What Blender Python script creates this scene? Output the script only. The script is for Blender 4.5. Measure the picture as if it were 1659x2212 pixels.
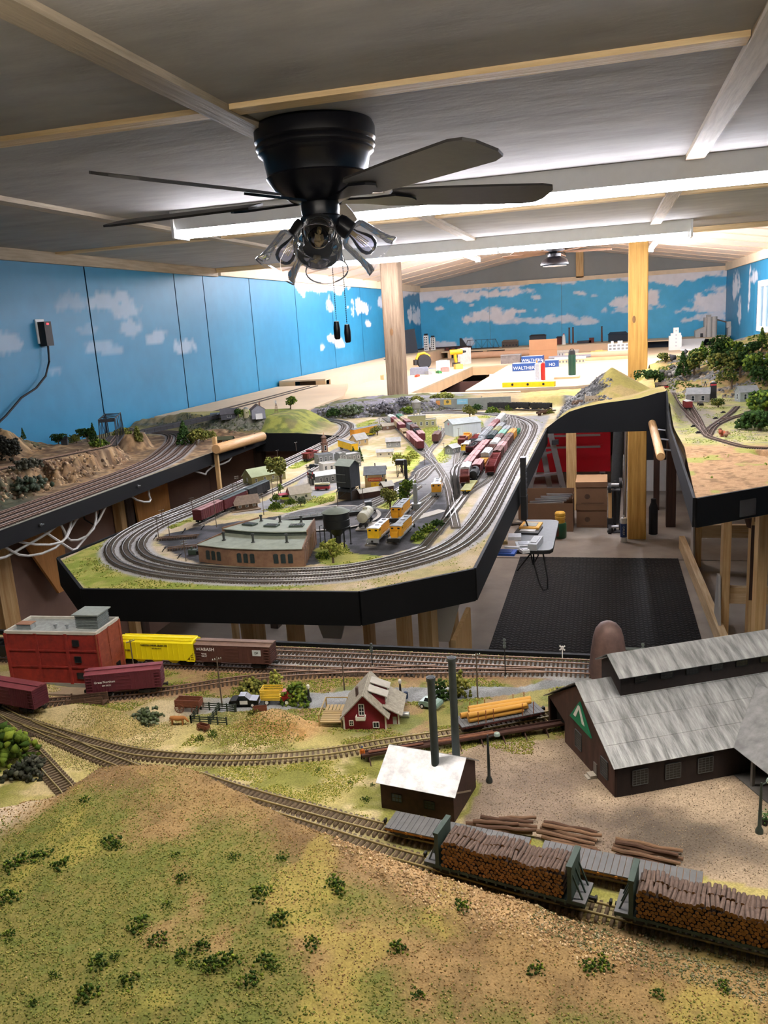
import bpy,math,random
import numpy as np
from mathutils import Vector,Matrix
random.seed(7)
RNG=np.random.default_rng(7)
for _o in list(bpy.data.objects):
    bpy.data.objects.remove(_o)
SC=bpy.context.scene
COL=SC.collection
CAMH,FPX=1.80,1779.84
YAW,PIT,ROL=.269768,.226581,.064128
_f=np.array([-math.sin(YAW)*math.cos(PIT),math.cos(YAW)*math.cos(PIT),-math.sin(PIT)])
_r=np.array([math.cos(YAW),math.sin(YAW),0.0]);_d=np.cross(_f,_r)
R2=math.cos(ROL)*_r+math.sin(ROL)*_d
D2=-math.sin(ROL)*_r+math.cos(ROL)*_d
cd=bpy.data.cameras.new('camera');cam=bpy.data.objects.new('camera',cd);COL.objects.link(cam)
cd.sensor_fit='VERTICAL';cd.sensor_height=36.0;cd.lens=36.0*FPX/2212.0
cd.clip_start=.02;cd.clip_end=100
_m=Matrix.Identity(4)
for _i in range(3):
    _m[_i][0]=R2[_i];_m[_i][1]=-D2[_i];_m[_i][2]=-_f[_i]
_m[2][3]=CAMH
cam.matrix_world=_m
SC.camera=cam
W=bpy.data.worlds.new('world');SC.world=W;W.use_nodes=True
W.node_tree.nodes['Background'].inputs[0].default_value=(.9,.95,1,1)
W.node_tree.nodes['Background'].inputs[1].default_value=.05
SC.cycles.transparent_max_bounces=24
vs=SC.view_settings
vs.view_transform='Standard';vs.look='None';vs.gamma=1;vs.exposure=.28
try:vs.use_curve_mapping=False
except Exception:pass
TUBE=66.0 # emission of the fluorescent tubes
TUBE_FAR=205.0
TUBE_REAR=32.0
def _ray(px,py):return R2*(px-829.5)/FPX+D2*(py-1106)/FPX+_f
def at(px,py,z=1.2):
    d=_ray(px,py);t=(z-CAMH)/d[2];return Vector((d[0]*t,d[1]*t,z))
def atY(px,py,Y):
    d=_ray(px,py);t=Y/d[1];return Vector((d[0]*t,Y,CAMH+d[2]*t))
def atX(px,py,X):
    d=_ray(px,py);t=X/d[0];return Vector((X,d[1]*t,CAMH+d[2]*t))
def _hash(ix,iy,s):
    h=(ix.astype(np.int64)*374761393+iy.astype(np.int64)*668265263+s*974711) & 0xffffffff
    h=((h ^ (h >> 13))*1274126177) & 0xffffffff
    return ((h ^ (h >> 16)) & 0xffff)/65535.0
def vnoise(x,y,s=0):
    x=np.asarray(x,float);y=np.asarray(y,float)
    ix=np.floor(x);iy=np.floor(y);fx=x-ix;fy=y-iy
    fx=fx*fx*(3-2*fx);fy=fy*fy*(3-2*fy)
    a=_hash(ix,iy,s);b=_hash(ix+1,iy,s);c=_hash(ix,iy+1,s);d=_hash(ix+1,iy+1,s)
    return (a*(1-fx)+b*fx)*(1-fy)+(c*(1-fx)+d*fx)*fy
def fbm(x,y,s=0,o=4):
    t=0;amp=.5;n=0
    for k in range(o):
        t=t+amp*vnoise(x*2**k,y*2**k,s+k*17);n+=amp;amp*=.5
    return t/n
def sstep(a,b,x):
    t=np.clip((np.asarray(x,float)-a)/(b-a),0,1);return t*t*(3-2*t)
def lin(h):
    if not isinstance(h,str):return tuple(h)
    h=h.lstrip('#');r=[]
    for i in (0,2,4):
        c=int(h[i:i+2],16)/255.0
        r.append(c/12.92 if c<=.04045 else ((c+.055)/1.055)**2.4)
    return tuple(r)
_M={}
def mat(name,col,rough=.7,metal=0.0,var=.12,scale=60.0,bump=0.0,col2=None,stretch=None,spec=None,emit=0.0,trans=0.0):
    if name in _M:return _M[name]
    m=bpy.data.materials.new(name);m.use_nodes=True;_M[name]=m
    N=m.node_tree.nodes;L=m.node_tree.links;b=N['Principled BSDF']
    c=lin(col);b.inputs['Roughness'].default_value=rough;b.inputs['Metallic'].default_value=metal
    if spec is not None:b.inputs['Specular IOR Level'].default_value=spec
    if trans:b.inputs['Transmission Weight'].default_value=trans
    m.diffuse_color=(*c,1)
    if emit:
        b.inputs['Emission Color'].default_value=(*c,1);b.inputs['Emission Strength'].default_value=emit
    if var or bump or col2:
        tc=N.new('ShaderNodeTexCoord');src=tc.outputs['Object']
        if stretch:
            mp=N.new('ShaderNodeMapping');mp.inputs['Scale'].default_value=stretch
            L.new(src,mp.inputs['Vector']);src=mp.outputs['Vector']
        nz=N.new('ShaderNodeTexNoise');nz.inputs['Scale'].default_value=scale;nz.inputs['Detail'].default_value=5
        nz.inputs['Roughness'].default_value=.6
        L.new(src,nz.inputs['Vector'])
        rp=N.new('ShaderNodeValToRGB');e=rp.color_ramp.elements
        e[0].position=.32;e[1].position=.68
        c2=lin(col2) if col2 else tuple(min(1,x*(1+var)) for x in c)
        c1=c if col2 else tuple(x*(1-var) for x in c)
        e[0].color=(*c1,1);e[1].color=(*c2,1)
        L.new(nz.outputs['Fac'],rp.inputs['Fac']);L.new(rp.outputs['Color'],b.inputs['Base Color'])
        if bump:
            bp=N.new('ShaderNodeBump');bp.inputs['Strength'].default_value=bump;bp.inputs['Distance'].default_value=.3/scale
            L.new(nz.outputs['Fac'],bp.inputs['Height']);L.new(bp.outputs['Normal'],b.inputs['Normal'])
    else:
        b.inputs['Base Color'].default_value=(*c,1)
    return m
def vmat(name,rough=.9,scale=300.0,var=.3,bump=.4,spec=.2):
    """colour from the mesh's own paint layer, broken up by fine grain"""
    if name in _M:return _M[name]
    m=bpy.data.materials.new(name);m.use_nodes=True;_M[name]=m
    N=m.node_tree.nodes;L=m.node_tree.links;b=N['Principled BSDF']
    b.inputs['Roughness'].default_value=rough;b.inputs['Specular IOR Level'].default_value=spec
    a=N.new('ShaderNodeAttribute');a.attribute_name='Col'
    tc=N.new('ShaderNodeTexCoord');nz=N.new('ShaderNodeTexNoise')
    nz.inputs['Scale'].default_value=scale;nz.inputs['Detail'].default_value=4
    L.new(tc.outputs['Object'],nz.inputs['Vector'])
    mr=N.new('ShaderNodeMapRange');mr.inputs['From Min'].default_value=.3;mr.inputs['From Max'].default_value=.7
    mr.inputs['To Min'].default_value=1-var;mr.inputs['To Max'].default_value=1+var
    L.new(nz.outputs['Fac'],mr.inputs['Value'])
    vm=N.new('ShaderNodeVectorMath');vm.operation='SCALE'
    L.new(a.outputs['Color'],vm.inputs[0]);L.new(mr.outputs['Result'],vm.inputs['Scale'])
    L.new(vm.outputs['Vector'],b.inputs['Base Color'])
    if bump:
        bp=N.new('ShaderNodeBump');bp.inputs['Strength'].default_value=bump;bp.inputs['Distance'].default_value=.4/scale
        L.new(nz.outputs['Fac'],bp.inputs['Height']);L.new(bp.outputs['Normal'],b.inputs['Normal'])
    return m
def wood(name,c1,c2,axis=2,sc=6.0,rough=.6):
    """grain running along the given axis"""
    st=[14.0,14.0,14.0];st[axis]=.8
    return mat(name,c1,rough,0,0,sc,.15,c2,st)
def glassmat(name,col='#ffffff',rough=.02,alpha=.0):
    if name in _M:return _M[name]
    m=bpy.data.materials.new(name);m.use_nodes=True;_M[name]=m
    N=m.node_tree.nodes;L=m.node_tree.links
    for n in list(N):N.remove(n)
    o=N.new('ShaderNodeOutputMaterial');g=N.new('ShaderNodeBsdfGlossy');t=N.new('ShaderNodeBsdfTransparent')
    fr=N.new('ShaderNodeFresnel');fr.inputs['IOR'].default_value=1.5
    g.inputs['Roughness'].default_value=rough;t.inputs['Color'].default_value=(*lin(col),1)
    mx=N.new('ShaderNodeMixShader');L.new(fr.outputs[0],mx.inputs[0]);L.new(t.outputs[0],mx.inputs[1]);L.new(g.outputs[0],mx.inputs[2])
    tl=N.new('ShaderNodeBsdfTranslucent');m2=N.new('ShaderNodeMixShader');m2.inputs[0].default_value=alpha
    L.new(mx.outputs[0],m2.inputs[1]);L.new(tl.outputs[0],m2.inputs[2]);L.new(m2.outputs[0],o.inputs[0]);m.diffuse_color=(.8,.9,1,.3)
    return m
def tag(o,label=None,cat=None,group=None,kind=None):
    if label:o['label']=label
    if cat:o['category']=cat
    if group:o['group']=group
    if kind:o['kind']=kind
    return o
def thing(name,label,cat,loc=(0,0,0),rz=0.0,group=None,kind=None):
    o=bpy.data.objects.new(name,None);COL.objects.link(o)
    o.empty_display_size=.02
    o.location=loc;o.rotation_euler=(0,0,rz)
    return tag(o,label,cat,group,kind)
def struct(name):
    o=bpy.data.objects.new(name,None);COL.objects.link(o);o['kind']='structure';o.empty_display_size=.02
    return o
def link(name,me,parent=None,loc=None,rz=None):
    o=bpy.data.objects.new(name,me);COL.objects.link(o)
    if parent:o.parent=parent
    if loc is not None:o.location=loc
    if rz is not None:o.rotation_euler=(0,0,rz)
    return o
def copy_tree(o,parent=None):
    c=o.copy();COL.objects.link(c);c.parent=parent
    for ch in list(o.children):copy_tree(ch,c)
    return c
class MB:
    def __init__(s):s.v=[];s.f=[];s.mi=[]
    def add(s,vs_,fs,m=0):
        b=len(s.v);s.v+=[tuple(p) for p in vs_]
        s.f+=[tuple(i+b for i in q) for q in fs];s.mi+=[m]*len(fs);return s
    def box(s,x0,x1,y0,y1,z0,z1,m=0):
        return s.add([(x0,y0,z0),(x1,y0,z0),(x1,y1,z0),(x0,y1,z0),(x0,y0,z1),(x1,y0,z1),(x1,y1,z1),(x0,y1,z1)],
            [(0,3,2,1),(4,5,6,7),(0,1,5,4),(1,2,6,5),(2,3,7,6),(3,0,4,7)],m)
    def cbox(s,c,sx,sy,sz,m=0,rz=0.0,rx=0.0,ry=0.0):
        M_=Matrix.Translation(Vector(c)) @ Matrix.Rotation(rz,4,'Z') @ Matrix.Rotation(ry,4,'Y') @ Matrix.Rotation(rx,4,'X')
        p=[M_ @ Vector((a*sx/2,b*sy/2,d*sz/2)) for d in (-1,1) for a,b in ((-1,-1),(1,-1),(1,1),(-1,1))]
        return s.add(p,[(0,3,2,1),(4,5,6,7),(0,1,5,4),(1,2,6,5),(2,3,7,6),(3,0,4,7)],m)
    def bar(s,p0,p1,w,h=None,m=0,up=(0,0,1)):
        p0=Vector(p0);p1=Vector(p1);h=w if h is None else h
        d=(p1-p0);
        if d.length<1e-9:return s
        d.normalize();u=Vector(up)
        if abs(d.dot(u))>.95:u=Vector((0,1,0))
        r=d.cross(u).normalized();u=r.cross(d)
        q=[p+r*a*w/2+u*b*h/2 for p in (p0,p1) for a,b in ((-1,-1),(1,-1),(1,1),(-1,1))]
        return s.add(q,[(0,1,2,3),(4,7,6,5),(0,4,5,1),(1,5,6,2),(2,6,7,3),(3,7,4,0)],m)
    def prism(s,poly,z0,z1,m=0):
        n=len(poly);
        return s.add([(x,y,z0) for x,y in poly]+[(x,y,z1) for x,y in poly],
            [tuple(range(n-1,-1,-1)),tuple(range(n,2*n))]+[(i,(i+1) % n,n+(i+1) % n,n+i) for i in range(n)],m)
    def extr(s,pts,vec,m=0):
        n=len(pts);v=Vector(vec);a=[Vector(p) for p in pts]
        return s.add(a+[p+v for p in a],[tuple(range(n-1,-1,-1)),tuple(range(n,2*n))]+[(i,(i+1) % n,n+(i+1) % n,n+i) for i in range(n)],m)
    def cyl(s,p0,p1,r0,r1=None,n=10,m=0,caps=True):
        r1=r0 if r1 is None else r1
        p0=Vector(p0);p1=Vector(p1);d=(p1-p0).normalized()
        u=Vector((0,0,1)) if abs(d.z)<.9 else Vector((1,0,0))
        a=d.cross(u).normalized();b=d.cross(a)
        q=[p+(a*math.cos(t)+b*math.sin(t))*r for p,r in ((p0,r0),(p1,r1)) for t in (2*math.pi*i/n for i in range(n))]
        f=[(i,n+i,n+(i+1) % n,(i+1) % n) for i in range(n)]
        if caps:f+=[tuple(range(n)),tuple(range(2*n-1,n-1,-1))]
        return s.add(q,f,m)
    def tube(s,path,r,n=6,m=0):
        path=[Vector(p) for p in path];q=[];k=len(path)
        for i,p in enumerate(path):
            d=(path[min(i+1,k-1)]-path[max(i-1,0)]).normalized()
            u=Vector((0,0,1)) if abs(d.z)<.9 else Vector((1,0,0))
            a=d.cross(u).normalized();b=d.cross(a)
            rr=r[i] if isinstance(r,(list,tuple)) else r
            q+=[p+(a*math.cos(2*math.pi*j/n)+b*math.sin(2*math.pi*j/n))*rr for j in range(n)]
        f=[(i*n+j,(i+1)*n+j,(i+1)*n+(j+1) % n,i*n+(j+1) % n) for i in range(k-1) for j in range(n)]
        f+=[tuple(range(n)),tuple(range(k*n-1,k*n-n-1,-1))]
        return s.add(q,f,m)
    def lathe(s,prof,n=16,c=(0,0,0),m=0,M_=None,closed=False):
        q=[]
        for r,z in prof:
            for j in range(n):
                t=2*math.pi*j/n;p=Vector((r*math.cos(t),r*math.sin(t),z))
                q.append((M_ @ p if M_ else p)+Vector(c))
        k=len(prof)
        f=[(i*n+j,i*n+(j+1) % n,(i+1)*n+(j+1) % n,(i+1)*n+j) for i in range(k-1) for j in range(n)]
        if not closed:
            if prof[0][0]>1e-5:f.append(tuple(range(n-1,-1,-1)))
            if prof[-1][0]>1e-5:f.append(tuple(range((k-1)*n,k*n)))
        return s.add(q,f,m)
    def slab(s,a,b,c,d,t,m=0):
        """quad a b c d given thickness t along -normal"""
        a,b,c,d=(Vector(p) for p in (a,b,c,d));n=(b-a).cross(d-a).normalized()*t
        return s.add([a,b,c,d,a-n,b-n,c-n,d-n],[(0,1,2,3),(7,6,5,4),(0,4,5,1),(1,5,6,2),(2,6,7,3),(3,7,4,0)],m)
    def mesh(s,name,mats,smooth=False):
        me=bpy.data.meshes.new(name);me.from_pydata(s.v,[],s.f)
        for m in (mats if isinstance(mats,(list,tuple)) else [mats]):me.materials.append(m)
        if any(s.mi):me.polygons.foreach_set('material_index',s.mi)
        if smooth:
            me.polygons.foreach_set('use_smooth',[True]*len(me.polygons))
            me.set_sharp_from_angle(angle=.7)
        me.update();return me
    def build(s,name,mats,parent=None,smooth=False,loc=None,rz=None):
        return link(name,s.mesh(name,mats,smooth),parent,loc,rz)
def np_mesh(name,V,Fq,mats,cols=None,smooth=False):
    """fast mesh from arrays; every face has the same number of corners"""
    V=np.asarray(V,np.float32);Fq=np.asarray(Fq,np.int32);k=Fq.shape[1]
    me=bpy.data.meshes.new(name);me.vertices.add(len(V));me.vertices.foreach_set('co',V.ravel())
    me.loops.add(Fq.size);me.loops.foreach_set('vertex_index',Fq.ravel())
    me.polygons.add(len(Fq));me.polygons.foreach_set('loop_start',np.arange(0,Fq.size,k,dtype=np.int32))
    me.polygons.foreach_set('loop_total',np.full(len(Fq),k,np.int32))
    if smooth:me.polygons.foreach_set('use_smooth',np.ones(len(Fq),bool))
    for m in (mats if isinstance(mats,(list,tuple)) else [mats]):me.materials.append(m)
    me.update(calc_edges=True)
    if cols is not None:
        a=me.attributes.new('Col','FLOAT_COLOR','POINT')
        c=np.ones((len(V),4),np.float32);c[:,:3]=cols;a.data.foreach_set('color',c.ravel())
    return me
_OCT=np.array([(1,0,0),(-1,0,0),(0,1,0),(0,-1,0),(0,0,1),(0,0,-1)],float)
_OCF=np.array([(0,2,4),(2,1,4),(1,3,4),(3,0,4),(2,0,5),(1,2,5),(3,1,5),(0,3,5)])
def clump_mesh(name,P,S,C,m,rng=RNG,zs=1.0):
    P=np.asarray(P,float);n=len(P);S=np.broadcast_to(np.asarray(S,float),(n,))
    q,_=np.linalg.qr(rng.normal(size=(n,3,3)))
    V=np.einsum('kj,nji->nki',_OCT,q)*rng.uniform(.55,1.15,(n,6,1))*S[:,None,None]
    V[:,:,2]*=zs;V+=P[:,None,:]
    Fc=_OCF[None]+(np.arange(n)*6)[:,None,None]
    return np_mesh(name,V.reshape(-1,3),Fc.reshape(-1,3),m,np.repeat(np.asarray(C,float),6,0))
def jitcol(cols,n,rng=RNG,j=.25):
    """pick colours and vary them"""
    a=np.array([lin(c) for c in cols]);c=a[rng.integers(0,len(a),n)]
    return c*rng.uniform(1-j,1+j,(n,1))
def text_mesh(s,size,m,ext=.0004):
    cu=bpy.data.curves.new('t','FONT');cu.body=s;cu.size=size;cu.extrude=ext;cu.align_x='CENTER';cu.align_y='CENTER'
    cu.resolution_u=2
    o=bpy.data.objects.new('t',cu);COL.objects.link(o);bpy.context.view_layer.update()
    me=bpy.data.meshes.new_from_object(o.evaluated_get(bpy.context.evaluated_depsgraph_get()))
    bpy.data.objects.remove(o);bpy.data.curves.remove(cu)
    me.materials.clear();me.materials.append(m);return me
def lettering(s,size,m,parent,loc,rot=(math.pi/2,0,0),ext=.0003):
    o=link('lettering',text_mesh(s,size,m,ext),parent,loc);o.rotation_euler=rot;return o
def inpoly(x,y,poly):
    ins=np.zeros(np.shape(x),bool);n=len(poly)
    for i in range(n):
        x1,y1=poly[i];x2,y2=poly[(i+1) % n]
        c=((y1>y) !=(y2>y)) & (x<(x2-x1)*(y-y1)/((y2-y1) if y2 !=y1 else 1e-12)+x1)
        ins ^= c
    return ins
def seg_dist(x,y,pts):
    """distance of arrays to a polyline"""
    d=np.full(np.shape(x),1e9)
    for (x1,y1),(x2,y2) in zip(pts[:-1],pts[1:]):
        dx,dy=x2-x1,y2-y1;L2=dx*dx+dy*dy+1e-12
        t=np.clip(((x-x1)*dx+(y-y1)*dy)/L2,0,1)
        d=np.minimum(d,np.hypot(x-x1-t*dx,y-y1-t*dy))
    return d
def grid_terrain(name,poly,step,zfun,cfun,m,parent):
    xs=[p[0] for p in poly];ys=[p[1] for p in poly]
    x0,x1,y0,y1=min(xs)-step,max(xs)+step,min(ys)-step,max(ys)+step
    nx=int((x1-x0)/step)+2;ny=int((y1-y0)/step)+2
    X,Y=np.meshgrid(x0+np.arange(nx)*step,y0+np.arange(ny)*step)
    X=X.ravel();Y=Y.ravel();ins=inpoly(X,Y,poly)
    i,j=np.meshgrid(np.arange(nx-1),np.arange(ny-1));a=(j*nx+i).ravel()
    Fq=np.stack([a,a+1,a+nx+1,a+nx],1)
    keep=ins[Fq].any(1);Fq=Fq[keep]
    used=np.zeros(len(X),bool);used[Fq.ravel()]=True
    out=np.where(used & ~ins)[0]
    bx=X[out].copy();by=Y[out].copy();best=np.full(len(out),1e9);n=len(poly)
    for k in range(n):
        p,q=poly[k],poly[(k+1) % n];dx,dy=q[0]-p[0],q[1]-p[1]
        t=np.clip(((X[out]-p[0])*dx+(Y[out]-p[1])*dy)/(dx*dx+dy*dy),0,1)
        cx,cy=p[0]+t*dx,p[1]+t*dy;dd=np.hypot(X[out]-cx,Y[out]-cy);b=dd<best
        best[b]=dd[b];bx[b]=cx[b];by[b]=cy[b]
    X[out]=bx;Y[out]=by
    idx=np.cumsum(used)-1;Xu,Yu=X[used],Y[used]
    V=np.stack([Xu,Yu,zfun(Xu,Yu)],1)
    return link(name,np_mesh(name,V,idx[Fq],m,cfun(Xu,Yu),True),parent)
def smooth_line(pts,per=.006):
    """Catmull-Rom through the points, resampled evenly"""
    P=[Vector(p) for p in pts];out=[]
    Q=[P[0]*2-P[1]]+P+[P[-1]*2-P[-2]]
    for i in range(1,len(Q)-2):
        n=max(2,int((Q[i+1]-Q[i]).length/per))
        for k in range(n):
            t=k/n;a,b,c,d=Q[i-1:i+3]
            out.append(.5*((2*b)+(c-a)*t+(2*a-5*b+4*c-d)*t*t+(3*b-a-3*c+d)*t**3))
    out.append(P[-1]);return out
def hit(zf,poly,px,py,y0=.4,y1=6.5):
    """where the sight line through a pixel meets a board's ground"""
    Ys=np.arange(y0,y1,.006);d=_ray(px,py);X=d[0]*Ys/d[1];Zr=CAMH+d[2]*Ys/d[1]
    m=inpoly(X,Ys,poly);Ys,X,Zr=Ys[m],X[m],Zr[m]
    if len(Ys)==0:return at(px,py)
    g=Zr-zf(X,Ys);k=np.where(g<=0)[0];i=k[0] if len(k) else int(np.argmin(g))
    return Vector((X[i],Ys[i],float(zf(X[i:i+1],Ys[i:i+1])[0])-.001))
def rot_of(a,b):return math.atan2(b[1]-a[1],b[0]-a[0])
# ================================================================== THE ROOM
XL,XR,YB,YF,ZC,YC=-3.1,1.85,14.4,-2.6,2.31,6.5
pine=wood('pine','#e6cfa6','#c9a673',0);pine_y=wood('pine_y','#e6cfa6','#c9a673',1);pine_z=wood('pine_z','#d9b985','#b98e55',2)
pine_pale=mat('pine_pale','#f0dfc2',.6,0,.08,14)
concrete=mat('concrete','#8d857b',.75,0,0,3.5,.1,'#a59c90')
m_ceil=mat('ceiling_paint','#96928e',.85,0,0,3.5,.06,'#aaa6a2',(1,2.2,1))
brown_panel=mat('hardboard','#7d6152',.6,0,.12,7,.05)
black_fascia=mat('black_fascia','#070708',.75,0,.1,40,spec=.25)
white_metal=mat('white_enamel','#e4e4e2',.4,0,.03,20)
white_paint=mat('white_paint','#efefec',.6,0,.04,20)
steel=mat('steel','#b8babd',.3,.9,.06,90)
dark_wood=wood('dark_wood','#4a382c','#2f231b',2)
fl=struct('floor')
mb=MB().box(XL-.3,XR+.3,YF,6.02,-.1,-.002);mb.build('slab',concrete,fl)
mb=MB().box(XL-.3,XR+.3,6.035,YB+.2,-.1,0.0);mb.build('slab',concrete,fl)
ce=struct('ceiling')
xs=[XL-.02,-2.06,-.87,.31,1.5,XR+.02];ys=[YF,-.5,1.94,4.38,YC]
for i in range(5):
    for j in range(4):
        w=.003
        MB().box(xs[i]+w,xs[i+1]-w,ys[j]+w,ys[j+1]-w,ZC,ZC+.02).build('panel',m_ceil,ce)
MB().box(XL-.3,XR+.3,YF,YC,ZC+.025,ZC+.06).build('backing',mat('backing_dark','#4a4642',.9),ce)
m_batten=wood('batten_wood','#b3a28a','#94866f',1);m_batten_x=wood('batten_wood_x','#e3c797','#c9a877',0)
for x in xs[1:5]:
    MB().box(x-.032,x+.032,YF,YC,ZC-.017,ZC).build('batten',m_batten,ce)
for y in ys[1:4]:
    for i in range(5):
        MB().box(xs[i]+(.034 if i else .02),xs[i+1]-.034,y-.03,y+.03,ZC-.012,ZC).build('batten',m_batten_x,ce)
MB().box(XL,XR,YC-.02,YC+.02,ZC-.02,ZC+.6).build('end_board',m_ceil,ce)
RX,RZ,EZ=-.66,2.80,2.36
m_rp=mat('roof_panel','#e9d6c6',.7,0,.06,5);m_rb=mat('roof_batten','#cdb399',.7,0,.1,9)
for (xa,za,xb,zb) in ((XL-.05,EZ,RX,RZ),(RX,RZ,XR+.05,EZ)):
    n=11;dy=(YB-YC)/n
    for k in range(n):
        y0=YC+k*dy
        MB().slab((xa,y0+.012,za),(xa,y0+dy-.012,za),(xb,y0+dy-.012,zb),(xb,y0+.012,zb),-.02).build('roof_panel',m_rp,ce)
        MB().slab((xa,y0-.018,za-.016),(xa,y0+.016,za-.016),(xb,y0+.016,zb-.016),(xb,y0-.018,zb-.016),-.014).build('rafter',m_rb,ce)
    MB().slab((xa,YC,za+.04),(xa,YB,za+.04),(xb,YB,zb+.04),(xb,YC,zb+.04),-.02).build('backing',mat('backing_dark','#4a4642'),ce)
MB().box(RX-.03,RX+.03,YC,YB,RZ-.12,RZ-.02).build('ridge_board',m_rb,ce)
wallpaint=vmat('wall_paint',.45,9,.06,.0,.4)
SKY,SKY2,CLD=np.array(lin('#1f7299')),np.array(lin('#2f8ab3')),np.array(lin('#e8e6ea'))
SKY_LIT,SKY_LIT2=np.array(lin('#36a2d2')),np.array(lin('#50b8e2'))  # same wall blue, brightness painted in for the back wall the lamps barely reach
def paint(u,v,clouds,band=None,a=SKY,b=SKY2):
    """u along the wall, v up; clouds = (u, v, half width, half height, strength)"""
    n0=fbm(u*1.3,v*1.3,3)[:,None];base=a[None]*(1-n0)+b[None]*n0
    k=np.zeros(len(u));nz=fbm(u*9,v*12,11,4);n2=fbm(u*26,v*30,31,3)
    for (cu,cv,w,h,st) in clouds:
        dv=(v-cv)/h;dv=np.where(dv<0,dv*1.7,dv)
        r=np.hypot((u-cu)/w,dv)
        k=np.maximum(k,st*sstep(1.0,.62,r+(nz-.5)*1.5+(n2-.5)*.5))
    if band is not None:
        bz=np.interp(u,band[0],band[1])
        k=np.maximum(k,sstep(-.012,.012,v-bz+(nz-.5)*.10+(n2-.5)*.03))
    k=k[:,None]
    return base*(1-k)+CLD[None]*k
def wall_panel(name,parent,a,b,z0,z1,fun,step=.022):
    """vertical sheet from a to b (xy), painted by fun(along, up)"""
    L_=math.hypot(b[0]-a[0],b[1]-a[1]);nu=max(2,int(L_/step));nv=max(2,int((z1-z0)/step))
    U,V_=np.meshgrid(np.linspace(0,1,nu+1),np.linspace(z0,z1,nv+1));U=U.ravel();V_=V_.ravel()
    X=a[0]+(b[0]-a[0])*U;Y=a[1]+(b[1]-a[1])*U
    i,j=np.meshgrid(np.arange(nu),np.arange(nv));q=(j*(nu+1)+i).ravel()
    Fq=np.stack([q,q+1,q+nu+2,q+nu+1],1)
    return link(name,np_mesh(name,np.stack([X,Y,V_],1),Fq,wallpaint,fun(X,Y,V_)),parent)
def cl_left(L):
    r=[]
    for px,py,w,h,s in L:
        p=atX(px,py,XL);r.append((p.y,p.z,abs(atX(px+w/2,py,XL).y-atX(px-w/2,py,XL).y)/2*1.25,abs(atX(px,py-h/2,XL).z-atX(px,py+h/2,XL).z)/2*1.3,s))
    return r
LC=cl_left([(20,748,60,40,.3),(150,655,70,50,.2),(235,655,80,45,.33),(268,675,60,40,.3),(285,712,50,35,.28),(335,735,46,30,.32),(215,752,60,26,.25),(245,758,40,20,.22),
 (402,752,34,40,.32),(120,803,34,18,.15),(190,715,40,20,.12),(780,668,32,38,1),(795,700,12,18,1),(712,665,16,34,.6),(722,735,22,26,.8),(735,745,16,20,.6),
 (822,655,10,26,.6),(900,685,30,38,1),(885,676,10,14,.8),(697,752,10,14,.5)])
_bl=[(560,560),(625,606),(640,622),(655,645),(672,630),(690,642),(705,632),(730,645),(748,630),(765,618),(795,622),(808,616),(850,612),(868,650),(885,640),(905,636),(918,640)]
_b=[atX(x,y,XL) for x,y in _bl];LBAND=([p.y for p in _b],[p.z+.03 for p in _b])
wl=struct('wall_left')
ye=[-2.6,-1.4,-.2,1.0,2.22,3.43,4.65,5.77,6.24,7.15,8.3,9.5,10.72,11.94,13.16,YB]
for k in range(len(ye)-1):
    wall_panel('panel',wl,(XL,ye[k]+.006),(XL,ye[k+1]-.006),1.0,2.34,lambda X,Y,Z:paint(Y,Z,LC,LBAND))
MB().box(XL-.06,XL-.01,YF,YB,.9,2.5).build('backing',mat('wall_gap','#0d4a66',.8),wl)
MB().box(XL-.05,XL-.004,YF,YB,0,1.0).build('lower_panel',brown_panel,wl)
for y in ye:MB().box(XL-.01,XL+.03,y-.02,y+.02,0,1.0).build('stud',dark_wood,wl)
def cl_back(L):
    r=[]
    for px,py,w,h,s in L:
        p=atY(px,py,YB);r.append((p.x,p.z,abs(atY(px+w/2,py,YB).x-atY(px-w/2,py,YB).x)/2*1.15,abs(atY(px,py-h/2,YB).z-atY(px,py+h/2,YB).z)/2*1.25,s))
    return r
BC=cl_back([(1008,642,74,28,1),(1090,634,100,18,1),(1065,686,124,34,1),(1110,694,90,16,.7),(1190,692,120,22,.75),(950,667,20,10,.9),(1020,659,14,6,.9),(1160,644,28,12,.8),
 (1252,634,34,14,.8),(1285,640,14,8,.5),(1345,655,60,26,.9),(1400,652,50,40,1),(1372,668,110,20,.7),(1268,697,50,18,.75),(1548,655,110,56,1),(1520,668,90,22,.9),(1545,686,86,22,.9),
 (1487,692,30,12,.8),(1485,668,26,10,.8),(960,748,70,26,.9),(1005,742,40,20,.8),(1575,670,30,40,.9),(1390,640,30,14,.5)])
_bb=[(918,648),(935,650),(955,642),(975,640),(985,632),(1010,626),(1050,626),(1075,622),(1110,624),(1135,618),(1150,608),(1180,612),(1215,614),(1245,612),(1258,604),(1290,600),(1395,612),(1412,606),(1440,614),(1465,616),(1480,603),(1500,606),(1530,598),(1560,592),(1580,596)]
_b=[atY(x,y,YB) for x,y in _bb];BBAND=([p.x for p in _b],[p.z for p in _b])
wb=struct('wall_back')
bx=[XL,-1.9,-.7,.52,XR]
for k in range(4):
    wall_panel('panel',wb,(bx[k]+.002,YB),(bx[k+1]-.002,YB),1.0,2.3,lambda X,Y,Z:paint(X,Z,BC,BBAND,SKY_LIT,SKY_LIT2))
MB().box(XL,XR,YB+.01,YB+.06,0,3.0).build('backing',mat('gable_grey','#8f9290',.8,0,.05,4),wb)
MB().box(RX+.2,RX+.32,YB-.03,YB+.01,2.3,2.72).build('king_post',pine_z,wb)
wr=struct('wall_right')
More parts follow.
